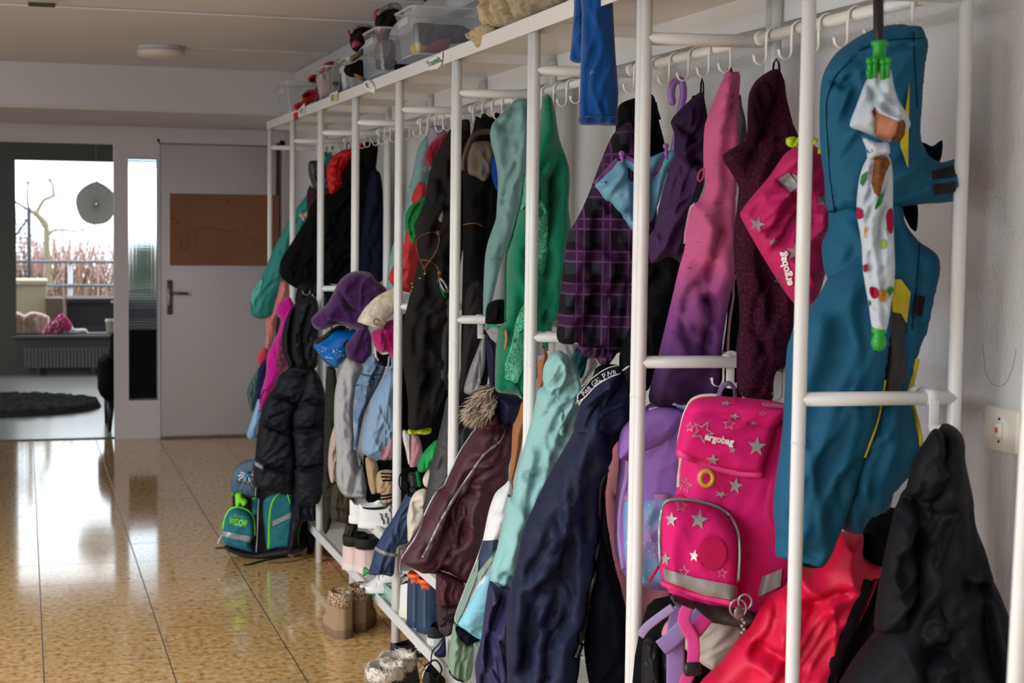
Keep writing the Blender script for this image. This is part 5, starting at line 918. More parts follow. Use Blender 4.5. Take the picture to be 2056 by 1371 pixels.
g = G('umbrella', 'closed white childrens umbrella with leaf print and green fittings', 'umbrella', 1.30, 2.34, 22); CAN = cloth((186, 200, 214), 'nylon', rough=.8); GRN = plain((16, 150, 42), .35)
um = g.pl
def onp(s, off=0): return um.at(um.uv(px(s), off), off)
a, m = g.panel('canopy', '10: 400,615 375,660 360,720 352,830 372,960 378,1070 400,1200 415,1295 440,1302 470,1300 488,1200 503,1080 500,950 496,830 494,670 478,612 440,600', CAN, T=.028, fold=(.008, 86, 34, 2), lines=[('10: 410,660 390,900 430,1290', .004, .004), ('10: 470,680 440,950 460,1290', .005, .004)])
a2, _ = g.panel('canopy_edge', '10: 415,268 400,300 384,330 350,420 326,495 370,515 420,536 470,558 530,545 545,520 566,492 545,440 515,390 498,330 486,268 465,285 440,270', CAN, T=.035, dn=.0, fold=(.010, 55, 22, 4), lines=[('10: 392,315 430,400 480,440 560,500', .006, .004), ('10: 430,280 440,350 500,410', .005, .004), ('10: 390,320 420,430 425,540', .005, .004)])
b_, _ = g.panel('closing_strap', '10: 372,535 400,548 440,560 472,554 482,575 480,610 440,618 398,632 392,590', CAN, T=.03, dn=.012, fold=(.004, 10, 20, 8))
w = g.sew('strap_print'); V, F = glyphs('Ll'); w.add(b_.surf(linemap(px('10: 398,603')[0], px('10: 415,598')[0], 7, 'Ll')(V), .003), F, plain((60, 60, 70)))
BR = cloth((122, 78, 46), 'streaks', (84, 50, 28)); RD = cloth((150, 22, 62)); GR = cloth((50, 122, 56)); OR = cloth((200, 140, 60)); TN = cloth((180, 122, 96))
a2.patch(g.sew('printed_motif', a2.mb), '10: 430,445 500,475 515,490 500,535 480,550 432,545 420,520', TN, off=.003); a2.patch(g.sew('printed_motif', a2.mb), '10: 515,485 535,470 545,490 540,530 520,560 485,555 502,530', BR, off=.004); a2.patch(g.sew('printed_motif', a2.mb), '10: 410,440 422,420 430,448 418,465', RD, off=.004); a2.patch(g.sew('printed_motif', a2.mb), '10: 430,425 475,455 520,470 515,478 440,448', cloth((206, 214, 222)), off=.008)
a.patch(g.sew('printed_leaf', a.mb), '10: 420,620 470,616 485,640 462,690 440,775 420,760 408,720', BR, off=.003); a.patch(g.sew('printed_leaf', a.mb), '10: 440,770 456,758 448,800 422,825 430,795', GR, off=.004, smooth=True); a.patch(g.sew('printed_leaf', a.mb), '10: 475,825 492,820 495,900 486,920 470,890 466,850', RD, off=.003, smooth=True)
a.patch(g.sew('printed_leaf', a.mb), '10: 352,815 372,830 375,855 358,862 350,850', RD, off=.003, smooth=True); a.patch(g.sew('printed_leaf', a.mb), '10: 402,1130 428,1132 440,1160 420,1175 405,1160', RD, off=.003, smooth=True); a.patch(g.sew('printed_leaf', a.mb), '10: 440,1150 452,1135 468,1150 470,1175 455,1190 442,1180', OR, off=.003); a.patch(g.sew('printed_leaf', a.mb), '10: 470,1140 490,1125 498,1140 480,1170', GR, off=.003); a.patch(g.sew('printed_leaf', a.mb), '10: 370,690 392,672 390,700 375,735 364,720', GR, off=.003)
a.patch(g.sew('printed_leaf', a.mb), '10: 447,945 460,942 466,960 458,975 446,975', cloth((150, 170, 50)), off=.003, smooth=True); a.patch(g.sew('printed_leaf', a.mb), '10: 381,895 390,890 386,930 380,940', OR, off=.003); a.patch(g.sew('printed_leaf', a.mb), '10: 378,1045 392,1038 394,1062 382,1070', RD, off=.003, smooth=True); a.patch(g.sew('printed_leaf', a.mb), '10: 395,1175 405,1190 402,1215', GR, off=.003)
w = g.sew('shaft', label='black shaft'); T0 = onp('10: 440,210')[0]; ax = onp('10: 437,-20')[0]-T0; ax /= np.linalg.norm(ax); w.tube([T0-ax*.03, T0, T0+ax*.175], .0082, plain((14, 14, 15), .4), 14)
top = T0+ax*.175; side = um.u; w = g.sew('handle', label='black crook handle'); w.tube([top+side*(.0225-.0225*math.cos(q))+ax*.02*math.sin(q) for q in np.linspace(0, math.pi, 14)]+[top+side*.045-ax*.02, top+side*.045-ax*.0525], .0095, plain((14, 14, 15), .4), 12); w.ball(top+side*.045-ax*.0525, .0098, plain((14, 14, 15), .4), 12)
w = g.sew('runner', label='bright green runner'); R_ = onp('10: 440,272')[0]; w.lathe([(.008, -.012), (.013, -.008), (.012, .006), (.0165, .012), (.0165, .014), (.0105, .018), (.0105, .034), (.0135, .038), (.0135, .043), (.009, .045)], R_, GRN, 20)
for p_ in ('10: 404,260', '10: 424,256', '10: 475,258', '10: 456,262'): w = g.sew('rib_tip', label='bright green rib tip'); c = onp(p_, .02)[0]; w.ball(c+ax*.008, .0062, GRN, 12); w.lathe([(.0035, -.02), (.0045, 0), (.004, .006)], c, GRN, 10)
w = g.sew('rib_tip'); w.tube(onp('10: 402,300 398,275', .02), .004, GRN, 8)
w = g.sew('ferrule', label='bright green end knob'); E_ = onp('10: 440,1330')[0]; w.lathe([(.001, -.021), (.009, -.018), (.0128, -.008), (.0115, .0), (.0085, .006), (.0125, .010), (.0125, .014), (.0105, .02)], E_, GRN, 20); g.done()

g = G('winter_jacket', 'bright pinkish red jacket hanging low behind the front post', 'jacket', 1.34, 2.66, 22); M = cloth((214, 10, 62), 'nylon')
a, _ = g.panel('body', '9: 1085,690 1130,690 1195,700 1195,800 1240,835 1278,850 1272,888 1235,898 1150,1130 1060,1330 1010,1500 400,1500 465,1365 560,1270 620,1190 690,1110 750,1000 860,920 880,835 980,850 1050,760', M, T=.09, fold=(.024, 58, 12, 4), lines=[('9: 870,925 960,980 1100,930', .016, .01), ('9: 720,1180 800,1210 860,1260', .02, .012), ('9: 800,1000 780,1100 700,1200', .016, .01)])
g.panel('front_edge', '9: 1232,898 1268,890 1200,1060 1100,1260 1040,1500 1005,1500 1060,1330 1150,1130', cloth((160, 16, 56), 'nylon'), T=.04, dn=.02); w = g.sew('zip', label='black zip'); a.ribbon(w, '9: 1215,905 1160,1060 1090,1220 1030,1400', .02, cloth((20, 14, 18)), off=.004)
g.panel('lining', '9: 1190,700 1260,700 1300,800 1280,850 1200,800', cloth(BLACK), T=.02, dn=-.02); g.done()
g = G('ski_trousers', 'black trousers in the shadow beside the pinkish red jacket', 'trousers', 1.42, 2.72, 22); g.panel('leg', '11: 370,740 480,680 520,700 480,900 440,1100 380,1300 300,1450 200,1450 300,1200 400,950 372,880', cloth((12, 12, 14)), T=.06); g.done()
g = G('puffer_jacket', 'long black quilted coat hanging on the lowest hook by the wall', 'coat', 1.44, 2.33, 24); M = cloth((15, 16, 22), 'nylon', rough=.65)
a, _ = g.panel('body', '11: 690,352 735,362 772,405 790,520 812,640 830,760 860,850 885,940 920,1030 960,1130 1000,1250 1060,1500 250,1500 330,1290 420,1170 520,1000 600,700 640,450', M, T=.10, fold=(.02, 66, 11, 5), lines=[('11: 770,960 830,985 900,990', .026, .009), ('11: 840,700 835,850 850,1100 880,1300', .024, .009), ('11: 780,480 790,700 800,900', .02, .009)])
g.panel('sleeve', '11: 660,370 705,400 740,470 770,620 740,760 700,860 660,1000 590,1100 520,1180 430,1170 425,1080 450,920 500,700 540,620 555,570 570,500 620,420', M, T=.08, dn=.04, fold=(.02, 55, 13, 6), lines=[('11: 550,640 590,680 585,780 610,930 585,1080', .028, .009), ('11: 700,420 735,520 740,640', .022, .009), ('11: 520,700 560,640 620,660 720,640', .02, .008), ('11: 430,1160 500,1175 560,1150', .022, .008)])
g.panel('hem_sleeve', '11: 690,1010 620,1060 560,1140 510,1260 470,1371 450,1500 830,1500 830,1350 800,1180', M, T=.07, dn=.05, fold=(.02, 60, 12, 5), lines=[('11: 500,1300 620,1240 760,1195 830,1200', .028, .009), ('11: 695,1030 730,1130 760,1200', .024, .009)]); g.done()

# ---- school bags
g = G('quilted_jacket', 'dusty pink quilted jacket behind the lilac school bag', 'jacket', 1.30, 3.52, 16); a, _ = g.panel('body', '9: 110,270 70,310 50,400 35,500 40,620 60,760 105,950 140,1060 200,1115 300,1080 360,1000 340,880 150,850 170,300', cloth((196, 122, 136), 'nylon'), T=.05, fold=(.006, 70, 20, 5), lines=[('9: 50,460 80,520 110,540', .006, .004), ('9: 50,640 90,680 120,690', .006, .004), ('9: 80,830 130,850 170,840', .006, .004), ('9: 200,1030 280,1000 340,960', .006, .004)]); g.done()
g = G('school_bag', 'lilac school bag with starry blue front pocket', 'bag', 1.30, 3.40, 18); M = cloth((150, 106, 190), 'nylon', rough=.8); PI = cloth((186, 150, 206))
a, _ = g.panel('body', '9: 150,180 110,220 92,290 95,370 85,500 76,640 78,760 100,850 128,900 180,925 330,935 420,800 440,400 500,150 490,75 440,68 330,76 230,115', M, T=.11, R=.06, fold=(.004, 80, 10, 4), lines=[('9: 140,345 130,420 120,560 118,700 125,850', .008, .004)])
f, _ = g.panel('flap', '9: 235,140 300,122 360,128 395,150 380,200 350,250 300,290 220,325 150,345 95,362 92,300 110,225 160,175', M, T=.05, dn=.085, R=.03, fold=(.003, 20, 10, 4), label='lilac flap with soft rim')
g.panel('lid_top', '9: 225,118 330,74 440,66 500,78 560,110 420,140 390,140 300,118', cloth((94, 128, 172), 'galaxy'), T=.03, dn=.09, label='blue printed lid')
w = g.sew('piping'); f.ribbon(w, '9: 230,140 300,123 360,129 394,152 378,203 348,252 300,292 220,327 150,347', .006, PI, off=.002)
q, _ = g.panel('front_pocket', '9: 122,545 200,540 330,530 350,700 330,905 200,925 140,880 118,760', cloth((120, 160, 210), 'galaxy'), T=.05, dn=.09, R=.03, fold=(.004, 80, 10, 4), label='starry blue and violet pocket')
w = g.sew('pocket_trim'); q.ribbon(w, '9: 125,548 210,546 335,536', .018, cloth((170, 120, 160)), off=.003); w = g.sew('side_strip'); a.ribbon(w, '9: 135,370 128,450 105,560 98,700 115,860', .010, PI, off=.003)
g.done()
g = G('school_bag', 'bright pink school bag with silver stars and lettered flap', 'bag', 1.30, 2.86, 20); M = cloth((214, 14, 112), 'nylon', rough=.8); LP = cloth((226, 60, 140), 'nylon'); WP = cloth((226, 214, 200)); SIL = plain((176, 170, 170), .4, .4); GREY = cloth((62, 56, 58), 'nylon')
PKS = cloth((190, 10, 98), 'nylon', rough=.8)
bd, m = g.panel('body', '9: 420,105 470,82 560,80 700,90 850,112 900,150 900,400 880,700 865,900 845,965 760,1040 660,1085 560,1075 400,1030 335,985 300,900 320,700 350,520 365,420 362,320 385,175', M, T=.13, R=.05, fold=(.003, 70, 9, 4), res=.007)
fl, _ = g.panel('flap', '9: 412,112 440,92 480,82 560,80 700,92 860,120 830,180 805,215 780,300 748,400 745,424 640,420 540,400 440,362 360,328 368,240 385,170', M, T=.045, dn=.12, R=.02, fold=(.003, 10, 9, 4), res=.006, lines=[('9: 395,150 520,155 660,180 800,215', .006, .003)])
sd, _ = g.panel('side', '9: 850,175 805,215 775,310 748,430 730,520 715,600 740,700 735,800 700,1000 760,1030 840,965 870,900 890,700 900,400 890,200', PKS, T=.03, dn=.105, R=.02, fold=(.003, 80, 9, 3), label='deeper pink side')
pk, _ = g.panel('front_pocket', '9: 300,560 350,545 450,552 540,578 600,618 635,690 642,800 634,920 632,1005 560,992 480,975 380,945 300,918 280,850 276,700 284,620', M, T=.075, dn=.13, R=.03, fold=(.004, 70, 9, 4), res=.006)
g.panel('pocket_gusset', '9: 345,540 430,505 540,508 640,540 700,600 732,690 732,800 715,920 700,1000 632,1010 500,970 560,700', PKS, T=.045, dn=.075, R=.025, fold=(.003, 70, 9, 4), label='deeper pink pocket side')
w = g.sew('flap_trim'); fl.ribbon(w, '9: 362,332 440,366 540,404 640,424 745,428', .016, LP, off=.002)
for q, s in ((bd, '9: 366,300 372,240 388,165 418,110 470,86 560,82'), (sd, '9: 848,178 812,212 790,270 768,340 752,410 735,490 718,590'), (bd, '9: 376,360 370,430 366,500')): q.ribbon(g.sew('piping', q.mb, label='cream piping'), s, .006, WP, off=.003)
w = g.sew('zip', label='grey pocket zip'); pk.ribbon(w, '9: 283,830 279,720 286,625 305,565 352,549 450,556 538,582 596,620 630,692 636,800 630,910', .007, ZIP, off=.012)
w = g.sew('zip_pull'); P = g.pl.at(g.pl.uv(px('9: 275,845 255,880 230,915'), .2), .2); w.tube(P, .008, cloth((176, 10, 60)), 8, .3)
w = g.sew('reflective_strip', label='silver reflective strip'); pk.patch(w, '9: 295,852 440,895 630,932 626,996 480,974 300,905', REFL, off=.003); w = g.sew('reflective_strip', label='silver reflective strip'); sd.patch(g.sew('reflective_strip', label='silver reflective strip'), '9: 706,905 830,852 822,932 702,990', REFL, off=.003)
w = g.sew('lower_trim'); pk.ribbon(w, '9: 292,925 380,955 480,985 620,1012', .014, LP, off=.003)
g.panel('base', '9: 318,965 350,975 480,1005 600,1022 700,1040 725,1075 660,1110 590,1105 480,1082 380,1040 335,1000', GREY, T=.05, dn=.12, R=.015, fold=(.002, 0, 9, 9), label='dark grey moulded base')
w = g.sew('loop_patch', label='round pink hook and loop patch'); pk.patch(w, np.array([px('9: 513,783')[0]+np.array([29*math.cos(q), 34*math.sin(q)]) for q in np.linspace(0, 2*math.pi, 30, endpoint=False)]), cloth((196, 12, 84), 'fleece'), off=.006)
w = g.sew('closure_ring', label='yellow and pink closure ring'); C_ = g.pl.at(g.pl.uv(px('9: 490,447'), .16), .165)[0]; w.tube([C_+g.pl.u*.012*math.cos(q)*.95+np.array([0, 0, .0135])*math.sin(q) for q in np.linspace(0, 2*math.pi, 24, endpoint=False)], .0045, plain((196, 150, 50), .35), 10, closed=True); w.tube([C_-g.pl.n*.004+g.pl.u*.0145*math.cos(q)+np.array([0, 0, .0155])*math.sin(q) for q in np.linspace(0, 2*math.pi, 24, endpoint=False)], .004, plain((210, 60, 100), .35), 10, closed=True)

for q, c, r, an, ol, sq in ((fl, '9: 577,110', 13, .2, 0, .45), (fl, '9: 592,205', 14, .1, 1, .9), (fl, '9: 472,238', 25, .5, 1, 1), (fl, '9: 716,305', 19, .1, 0, 1.1), (fl, '9: 607,321', 8, .2, 0, 1), (fl, '9: 518,366', 15, .1, 0, .8), (fl, '9: 615,170', 12, .3, 0, .6), (bd, '9: 620,482', 15, .2, 0, 1.2), (bd, '9: 395,482', 15, .2, 1, 1.2), (pk, '9: 455,635', 19, .2, 0, 1.1), (pk, '9: 331,634', 13, .1, 0, 1.2), (pk, '9: 435,797', 11, .15, 0, 1.2), (pk, '9: 304,812', 12, .1, 0, 1.2), (pk, '9: 388,872', 11, .1, 1, 1.5), (pk, '9: 560,874', 11, .1, 1, 1), (bd, '9: 555,520', 14, .5, 0, .5), (pk, '9: 378,580', 13, .2, 1, .8), (fl, '9: 742,156', 9, .2, 1, .6), (fl, '9: 415,218', 9, .1, 1, 1.2), (fl, '9: 700,200', 8, .1, 0, .6)): q.star(g.sew('star', q.mb, label='silver printed star'), c, r, plain((226, 224, 226), .4, .2) if c == '9: 435,797' else SIL, an, bool(ol), sq, off=.003)
w = g.sew('star_print'); V = px('9: 645,632'); gq = [p for p in g.parts if p[0] == 'pocket_gusset'][0]
w = g.sew('lettering', label='white lettering ergobag'); V, F = glyphs('ergobag', .035); w.add(fl.surf(linemap(px('9: 480,272')[0], px('9: 608,298')[0], 13.5, 'ergobag')(V), .0065), F, plain((236, 230, 232), .6))
w = g.sew('carry_handle'); P = g.pl.at(g.pl.uv(spline(px('9: 545,82 560,40 590,20 615,45 620,84'), False, 5), .05), .05); w.tube(P, .009, cloth((110, 90, 130)), 8, .35)
w = g.sew('name_patch'); fl.patch(w, '9: 738,108 848,118 840,132 738,124', cloth((206, 60, 130), 'fleece'), off=.004)
w = g.sew('key_ring', label='silver key rings with charms'); C_ = g.pl.at(g.pl.uv(px('9: 630,1025'), .2), .215)[0]
for dx, dz, r in ((0, 0, .0145), (.012, .012, .012)): w.tube([C_+g.pl.u*(dx+r*math.cos(q))+np.array([0, 0, dz+r*math.sin(q)*1.1]) for q in np.linspace(0, 2*math.pi, 18, endpoint=False)], .0022, ZIP, 6, closed=True)
w.ball(C_+np.array([0, -.004, -.008]), .010, plain((150, 120, 124), .3, .6), 10, (1, .3, 1.3))
for i in range(5): w.ball(C_+g.pl.u*(.008+.004*(i % 2))+np.array([0, 0, -.02-.006*i]), .004, ZIP, 6)
g.done()
t = G('shoulder_strap', 'pair of lilac and pink webbing straps dangling under the pink school bag', 'strap', 1.2, 2.80, 20)
for nm, s, c, wd, off in (('lilac_strap', '9: 470,1060 440,1090 380,1130 330,1180 285,1215', (150, 128, 190), .032, .0), ('lilac_strap', '9: 385,1040 360,1090 352,1180 352,1300 350,1500', (146, 122, 184), .034, -.02), ('pink_strap', '9: 405,1030 388,1080 400,1120 428,1170 432,1240 425,1300 395,1371 380,1450', (226, 70, 150), .022, .03), ('pink_strap', '9: 490,1075 460,1115 440,1140 418,1150', (200, 50, 130), .026, .02), ('lilac_strap', '9: 340,1030 270,1080 220,1120 190,1160', (176, 156, 206), .016, .0)):
    P = t.pl.at(t.pl.uv(spline(px(s), False, 6), .1+off), .1+off); t.part(nm).tube(P, wd/2, cloth(c, 'knit'), 8, .12, ref=tuple(t.pl.n))
b2 = t.part('strap_adjuster'); c = t.pl.at(t.pl.uv(px('9: 428,1305'), .13), .135)[0]; b2.box(c-np.array([.016, .006, .012]), c+np.array([.016, .006, .012]), plain((24, 22, 24), .5), .003); t.done()
g = G('gap_shade_filler', 'added black filler for the low shade behind the shiny black trousers', 'coat', 1.40, 3.02, 20); g.panel('body', '0: 1300,1215 1420,1200 1480,1220 1530,1260 1560,1371 1560,1480 1290,1480', cloth((12, 12, 15)), T=.04); g.done()  # added black sheet covers the pale wall where the gap reads as shade
g = G('pouch', 'silvery pink padded pouch under the pink school bag', 'bag', 1.3, 2.92, 20); a, _ = g.panel('pouch', '9: 375,1190 410,1140 480,1080 560,1065 665,1115 640,1200 560,1290 520,1312 450,1270', cloth((176, 168, 160), 'fade', (222, 150, 176), p=(-.55, -.42)), T=.05, fold=(.006, 40, 14, 6)); a2, _ = g.panel('pad', '9: 290,1160 300,1110 340,1070 370,1080 380,1140 350,1180', cloth((206, 130, 150)), T=.03, dn=-.05); g.done()
g = G('shiny_trousers', 'black shiny trouser legs hanging below the lilac school bag', 'trousers', 1.26, 3.0, 20)
for s in ('9: 205,1185 240,1165 275,1175 285,1260 285,1500 200,1500', '9: 280,1170 320,1160 345,1180 350,1300 340,1500 285,1500'): g.panel('leg', s, cloth((24, 26, 30), 'nylon', rough=.4), T=.04, fold=(.008, 88, 34, 3))
g.panel('waist', '9: 205,1180 270,1110 350,1040 420,1060 470,1240 440,1340 400,1360 340,1200', cloth((16, 15, 17)), T=.04, dn=-.03); g.done()
# ================================================================= SHOES
def sm(x, a, b): x = np.clip((x-a)/(b-a), 0, 1); return x*x*(3-2*x)
def shoe(t, x, y, z, head, L, up, sole, lin_, Hh=.07, hs=.018, boot=False, W=.40, open_to=.52, lace=None, stripes=None, toe=None, cuff=None, sole2=None):
    """foot-shaped loft: sole, upper with a real opening, lining, laces"""
    S = np.linspace(0, 1, 30); hw = L*W*.5*(.78+.22*np.sin(np.pi*np.clip((S-.15)/.85, 0, 1)))*np.sqrt(np.clip(1-np.abs(2*S-1)**5, 0, 1)); hw = np.maximum(hw, .004); hw = np.where((S < open_to-.03) & (S > .05), np.maximum(hw, .93*hw.max()), hw) if boot else hw
    ht = .42*Hh if not boot else min(.30*Hh, .06)
    Hs = Hh+(ht*1.35-Hh)*sm(S, open_to-.08, open_to+(.12 if boot else .30)); Hs = Hs+(ht*.55-ht*1.35)*sm(S, .70, 1.0)
    Hs = Hs*(1-.10*np.sin(np.pi*np.clip(S/open_to, 0, 1))) if not boot else Hs
    o = sm(S, .02, .07)*(1-sm(S, open_to-.06, open_to+.01)); m = 9; ex = .13 if boot else .5
    outer, inner = [], []
    def loc(s, yy, zz): return (s*L-L*.5, yy, zz)
    for s, w, h, k in zip(S, hw, Hs, o):
        tc = (math.pi/2)*(1-.42*k) if not boot else (math.pi/2)*(1-.30*k)
        row = [loc(s, w*1.0*abs(math.cos(a))**ex, hs*.7+(h-hs*.7)*abs(math.sin(a))**.8) for a in np.linspace(0, tc, m)]
        outer.append(row); ry, rz = row[-1][1], row[-1][2]
        inner.append([(row[-1][0], ry*(1-q)**.5*(1 if q < 1 else 0), rz-(rz-hs-.004)*k*min(1, 2.2*q)) for q in np.linspace(0, 1, 7)])
    ca, sa = math.cos(head), math.sin(head)
    def put(mb, Gd, mat, mir):
        A = np.array(Gd, float)
        for sgn in ((1, -1) if mir else (1,)):
            B = A.copy(); B[..., 1] *= sgn; C_ = B.copy(); C_[..., 0] = x+ca*B[..., 0]-sa*B[..., 1]; C_[..., 1] = y+sa*B[..., 0]+ca*B[..., 1]; C_[..., 2] = z+B[..., 2]
            mb.grid(C_ if sgn > 0 else C_[:, ::-1], mat)
    u = t.part('upper'); put(u, outer, up, True); put(u, [outer[0], [(p[0], 0, p[2]) for p in outer[0]]], up, True)
    l = t.part('lining', label='inner lining'); put(l, inner, lin_, True)
    sp = t.part('sole'); rows = []
    for zz, f in ((0, .96), (hs*.25, 1.04), (hs, 1.04), (hs*1.05, .98)): rows.append([loc((s-.5)*(1.03)+.5, w*f, zz) for s, w in zip(S, hw)])
    put(sp, rows, sole, True); put(sp, [[(p[0], 0, 0) for p in rows[0]], rows[0]], sole, True); put(sp, [rows[-1], [(p[0], 0, p[2]) for p in rows[-1]]], sole, True)
    for e in (0, -1): put(sp, [[q[e] for q in rows], [(q[e][0], 0, q[e][2]) for q in rows]], sole, True)
    if sole2: q = t.part('outsole'); put(q, [[loc((s-.5)*1.035+.5, w*1.05, zz) for s, w in zip(S, hw)] for zz in (.0, .005)], sole2, True)
    def on(s, j):  # world point on the outer side
        i = int(round(s*(len(S)-1))); p = outer[i][j]; return p
    def wpt(p, sg=1): return np.array((x+ca*p[0]-sa*p[1]*sg, y+sa*p[0]+ca*p[1]*sg, z+p[2]))
    if stripes:
        st = t.part('side_stripes', label='dark side stripes' if sum(stripes[1]) < 300 else 'light side stripes'); mt = plain(stripes[1], .6)
        for sg in (1, -1):
            for s0 in (.42, .50, .58): P = [wpt((lambda q: (q[0], q[1]*1.03+.001, q[2]+.001))(on(s0-.012*j, j)), sg) for j in range(0, 6)]; st.tube(P, .0045*L/.2, mt, 6, .5)
    if lace:
        lc = t.part('laces')
        for s0 in np.linspace(open_to+.02, open_to+.2, 4): i = int(round(s0*(len(S)-1))); r_ = outer[i]; lc.tube([wpt((r_[5][0], r_[5][1]*sg*1.02, r_[5][2]+.003)) for sg in (1,)]+[wpt((r_[-1][0], 0, r_[-1][2]+.004))]+[wpt((r_[5][0], -r_[5][1]*1.02, r_[5][2]+.003))], .0028, lace, 6)
    if toe: tp = t.part('toe_cap'); put(tp, [[(p[0]*1.003, p[1]*1.04, p[2]*1.03) for p in r_[:6]] for r_ in outer[-8:]], toe, True)
    if cuff:
        mat, hgt, thick = cuff; cf = t.part('cuff', label='contrasting cuff'); c0 = (open_to*.5-.02)
        Gd = []
        for dz, f in ((-hgt, 1.0), (-hgt, 1.08), (-hgt*.4, 1.12+thick), (0, 1.10+thick), (.004, 1.02), (-.01, .86), (-.03, .82)):
            Gd.append([(loc(c0, 0, 0)[0]+L*(open_to*.5+.03)*f*math.cos(a), max(hw)*.97*f*math.sin(a), Hh+dz+.004) for a in np.linspace(0, 2*math.pi, 30, endpoint=False)])
        A = np.array(Gd); C_ = A.copy(); C_[..., 0] = x+ca*A[..., 0]-sa*A[..., 1]; C_[..., 1] = y+sa*A[..., 0]+ca*A[..., 1]; C_[..., 2] = z+A[..., 2]; cf.grid(C_, mat, np.stack(np.meshgrid(np.linspace(0, .45, 30), [0, .002, .03, .05, .055, .07, .09]), 2), closed=True)
    return wpt, outer
R = math.radians
WHT = plain((226, 226, 226), .5, name='white_leather'); BLK = plain((22, 22, 24), .6); LINB = cloth((24, 24, 26))
def shoes(name, label, cat, pos, head, L, up, sole, ln, group=None, **kw):
    t = Thing(name, label, cat, group); r = shoe(t, pos[0], pos[1], pos[2], head, L, up, sole, ln, **kw); t.done(); return t
TAN = plain((156, 128, 100), .9, bumps=.2, scale=300); TS = plain((122, 98, 76), .8)
for lb, P, hd in (('tan suede ankle boot with leopard cuff, heel turned to the camera', (1.052, 5.69), 97), ('tan suede ankle boot with leopard cuff, nearer the rack posts', (1.165, 5.765), 62)):
    shoes('ankle_boot', lb, 'boot', (*P, 0), R(hd), .195, TAN, TS, cloth((190, 166, 140), 'fleece'), Hh=.155, hs=.03, boot=True, W=.37, cuff=(cloth((188, 160, 132), 'leopard'), .045, .0))
FURM = cloth((196, 186, 172), 'fur', (226, 220, 210))
for i, (lb, P, hd) in enumerate((('black winter boot with cream fur collar, nearer the camera', (1.005, 4.575), 62), ('black winter boot with cream fur collar, closer to the shelf', (1.065, 4.655), 50))):
    t = Thing('snow_boot', lb, 'boot'); wpt, outer = shoe(t, *P, 0, R(hd), .21, BLK, plain((30, 28, 28), .8), FURM, Hh=.19, hs=.03, boot=True, W=.46, lace=BLK)
    c = t.part('fur_collar', label='cream fur collar', stuff=True); rnd = random.Random(4+i); ca, sa = math.cos(R(hd)), math.sin(R(hd)); fm = [plain((190, 178, 164), .95), plain((222, 214, 202), .95), plain((160, 148, 136), .95)]
    Gd = []
    for dz, f in ((-.035, 1.0), (-.03, 1.12), (-.01, 1.16), (.006, 1.06), (.0, .86), (-.03, .8)): Gd.append([(P[0]+ca*(-.052+.065*f*math.cos(a))-sa*.046*f*math.sin(a), P[1]+sa*(-.052+.065*f*math.cos(a))+ca*.046*f*math.sin(a), .192+dz+.004*math.sin(5*a)) for a in np.linspace(0, 2*math.pi, 30, endpoint=False)])
    c.grid(Gd, FURM, closed=True)
    for k in range(750):
        a = rnd.uniform(0, 6.283); f = rnd.uniform(.92, 1.12); q = np.array([P[0]+ca*(-.052+.065*f*math.cos(a))-sa*.046*f*math.sin(a), P[1]+sa*(-.052+.065*f*math.cos(a))+ca*.046*f*math.sin(a), .192+rnd.uniform(-.038, .004)]); c.tube([q, q+np.array([rnd.gauss(0, .006), rnd.gauss(0, .006), rnd.uniform(-.004, .012)])], [.002, .0007], fm[k % 3], 3)
    c2 = t.part('eyelet'); 
    for s0 in (.1, .2, .3): q = wpt((s0*.2-.06, -.043, .12)); c2.ball(q, .004, plain((90, 88, 84), .4, .8), 8)
    if i: c2 = t.part('lace_ends'); q = wpt((.03, -.05, .15)); c2.tube(spline(np.array([q, q+np.array([.03, -.01, .02]), q+np.array([.05, -.01, -.01]), q+np.array([.03, -.012, -.04]), q+np.array([.012, -.012, -.02]), q+np.array([.04, -.012, -.05])]), False, 6), .003, BLK, 6)
    t.done()
def sh(s, z=.137): return tuple(on_z(*px(s)[0], z))
for i, (lb, P) in enumerate((('white sneaker with three black stripes, nearest the shelf edge', '12: 500,330'), ('white sneaker half hidden behind the black striped white sneaker', '12: 480,296'))):
    c = on_z(*px(P)[0], .37); shoes('sneaker', lb, 'shoe', (1.255-.015*i, 5.775+.095*i, .357), R(-8), .21, WHT, plain((232, 232, 230), .5), BLK if not i else WHT, Hh=.085, hs=.024, lace=plain((70, 74, 84), .8) if not i else None, stripes=(1, (22, 22, 24)) if not i else None)
PK = plain((222, 196, 192), .6)
for i, (lb, dy) in enumerate((('pale pink high-top sneaker with black collar on the lower shelf', 0), ('pale pink high-top sneaker behind its twin by the shelf post', .11))): shoes('high_top_sneaker', lb, 'shoe', (1.262-.3*dy, 6.10+dy*.6, .137), R(62), .20, PK, plain((226, 206, 200), .6), BLK, Hh=.125, hs=.024, boot=True, W=.44, lace=plain((228, 226, 224), .7) if not i else None, stripes=(1, (30, 30, 32)) if not i else None, cuff=(plain((20, 20, 22), .8), .035, .0))
shoes('sneaker', 'white sneaker with thin green sole edge under the navy trouser leg', 'shoe', (1.25, 5.69, .137), R(172), .215, WHT, plain((230, 230, 228), .5), WHT, Hh=.088, hs=.026, lace=plain((226, 226, 226), .7), sole2=plain((20, 120, 90), .5), toe=plain((216, 218, 220), .6))
t = Thing('shoe_box', 'pale mint plastic shoe tray behind the rack post', 'tray'); p = t.part('tray'); c = (1.315, 5.50, .137); MT = plain((168, 196, 190), .4)
for lo, hi in (((-.11, -.08, 0), (.11, .10, .008)), ((-.11, -.10, 0), (-.10, .10, .05)), ((.10, -.10, 0), (.11, .10, .05)), ((-.11, -.10, 0), (.11, -.09, .05)), ((-.11, .09, 0), (.11, .10, .05))): p.box(np.array(c)+lo, np.array(c)+hi, MT, .003)
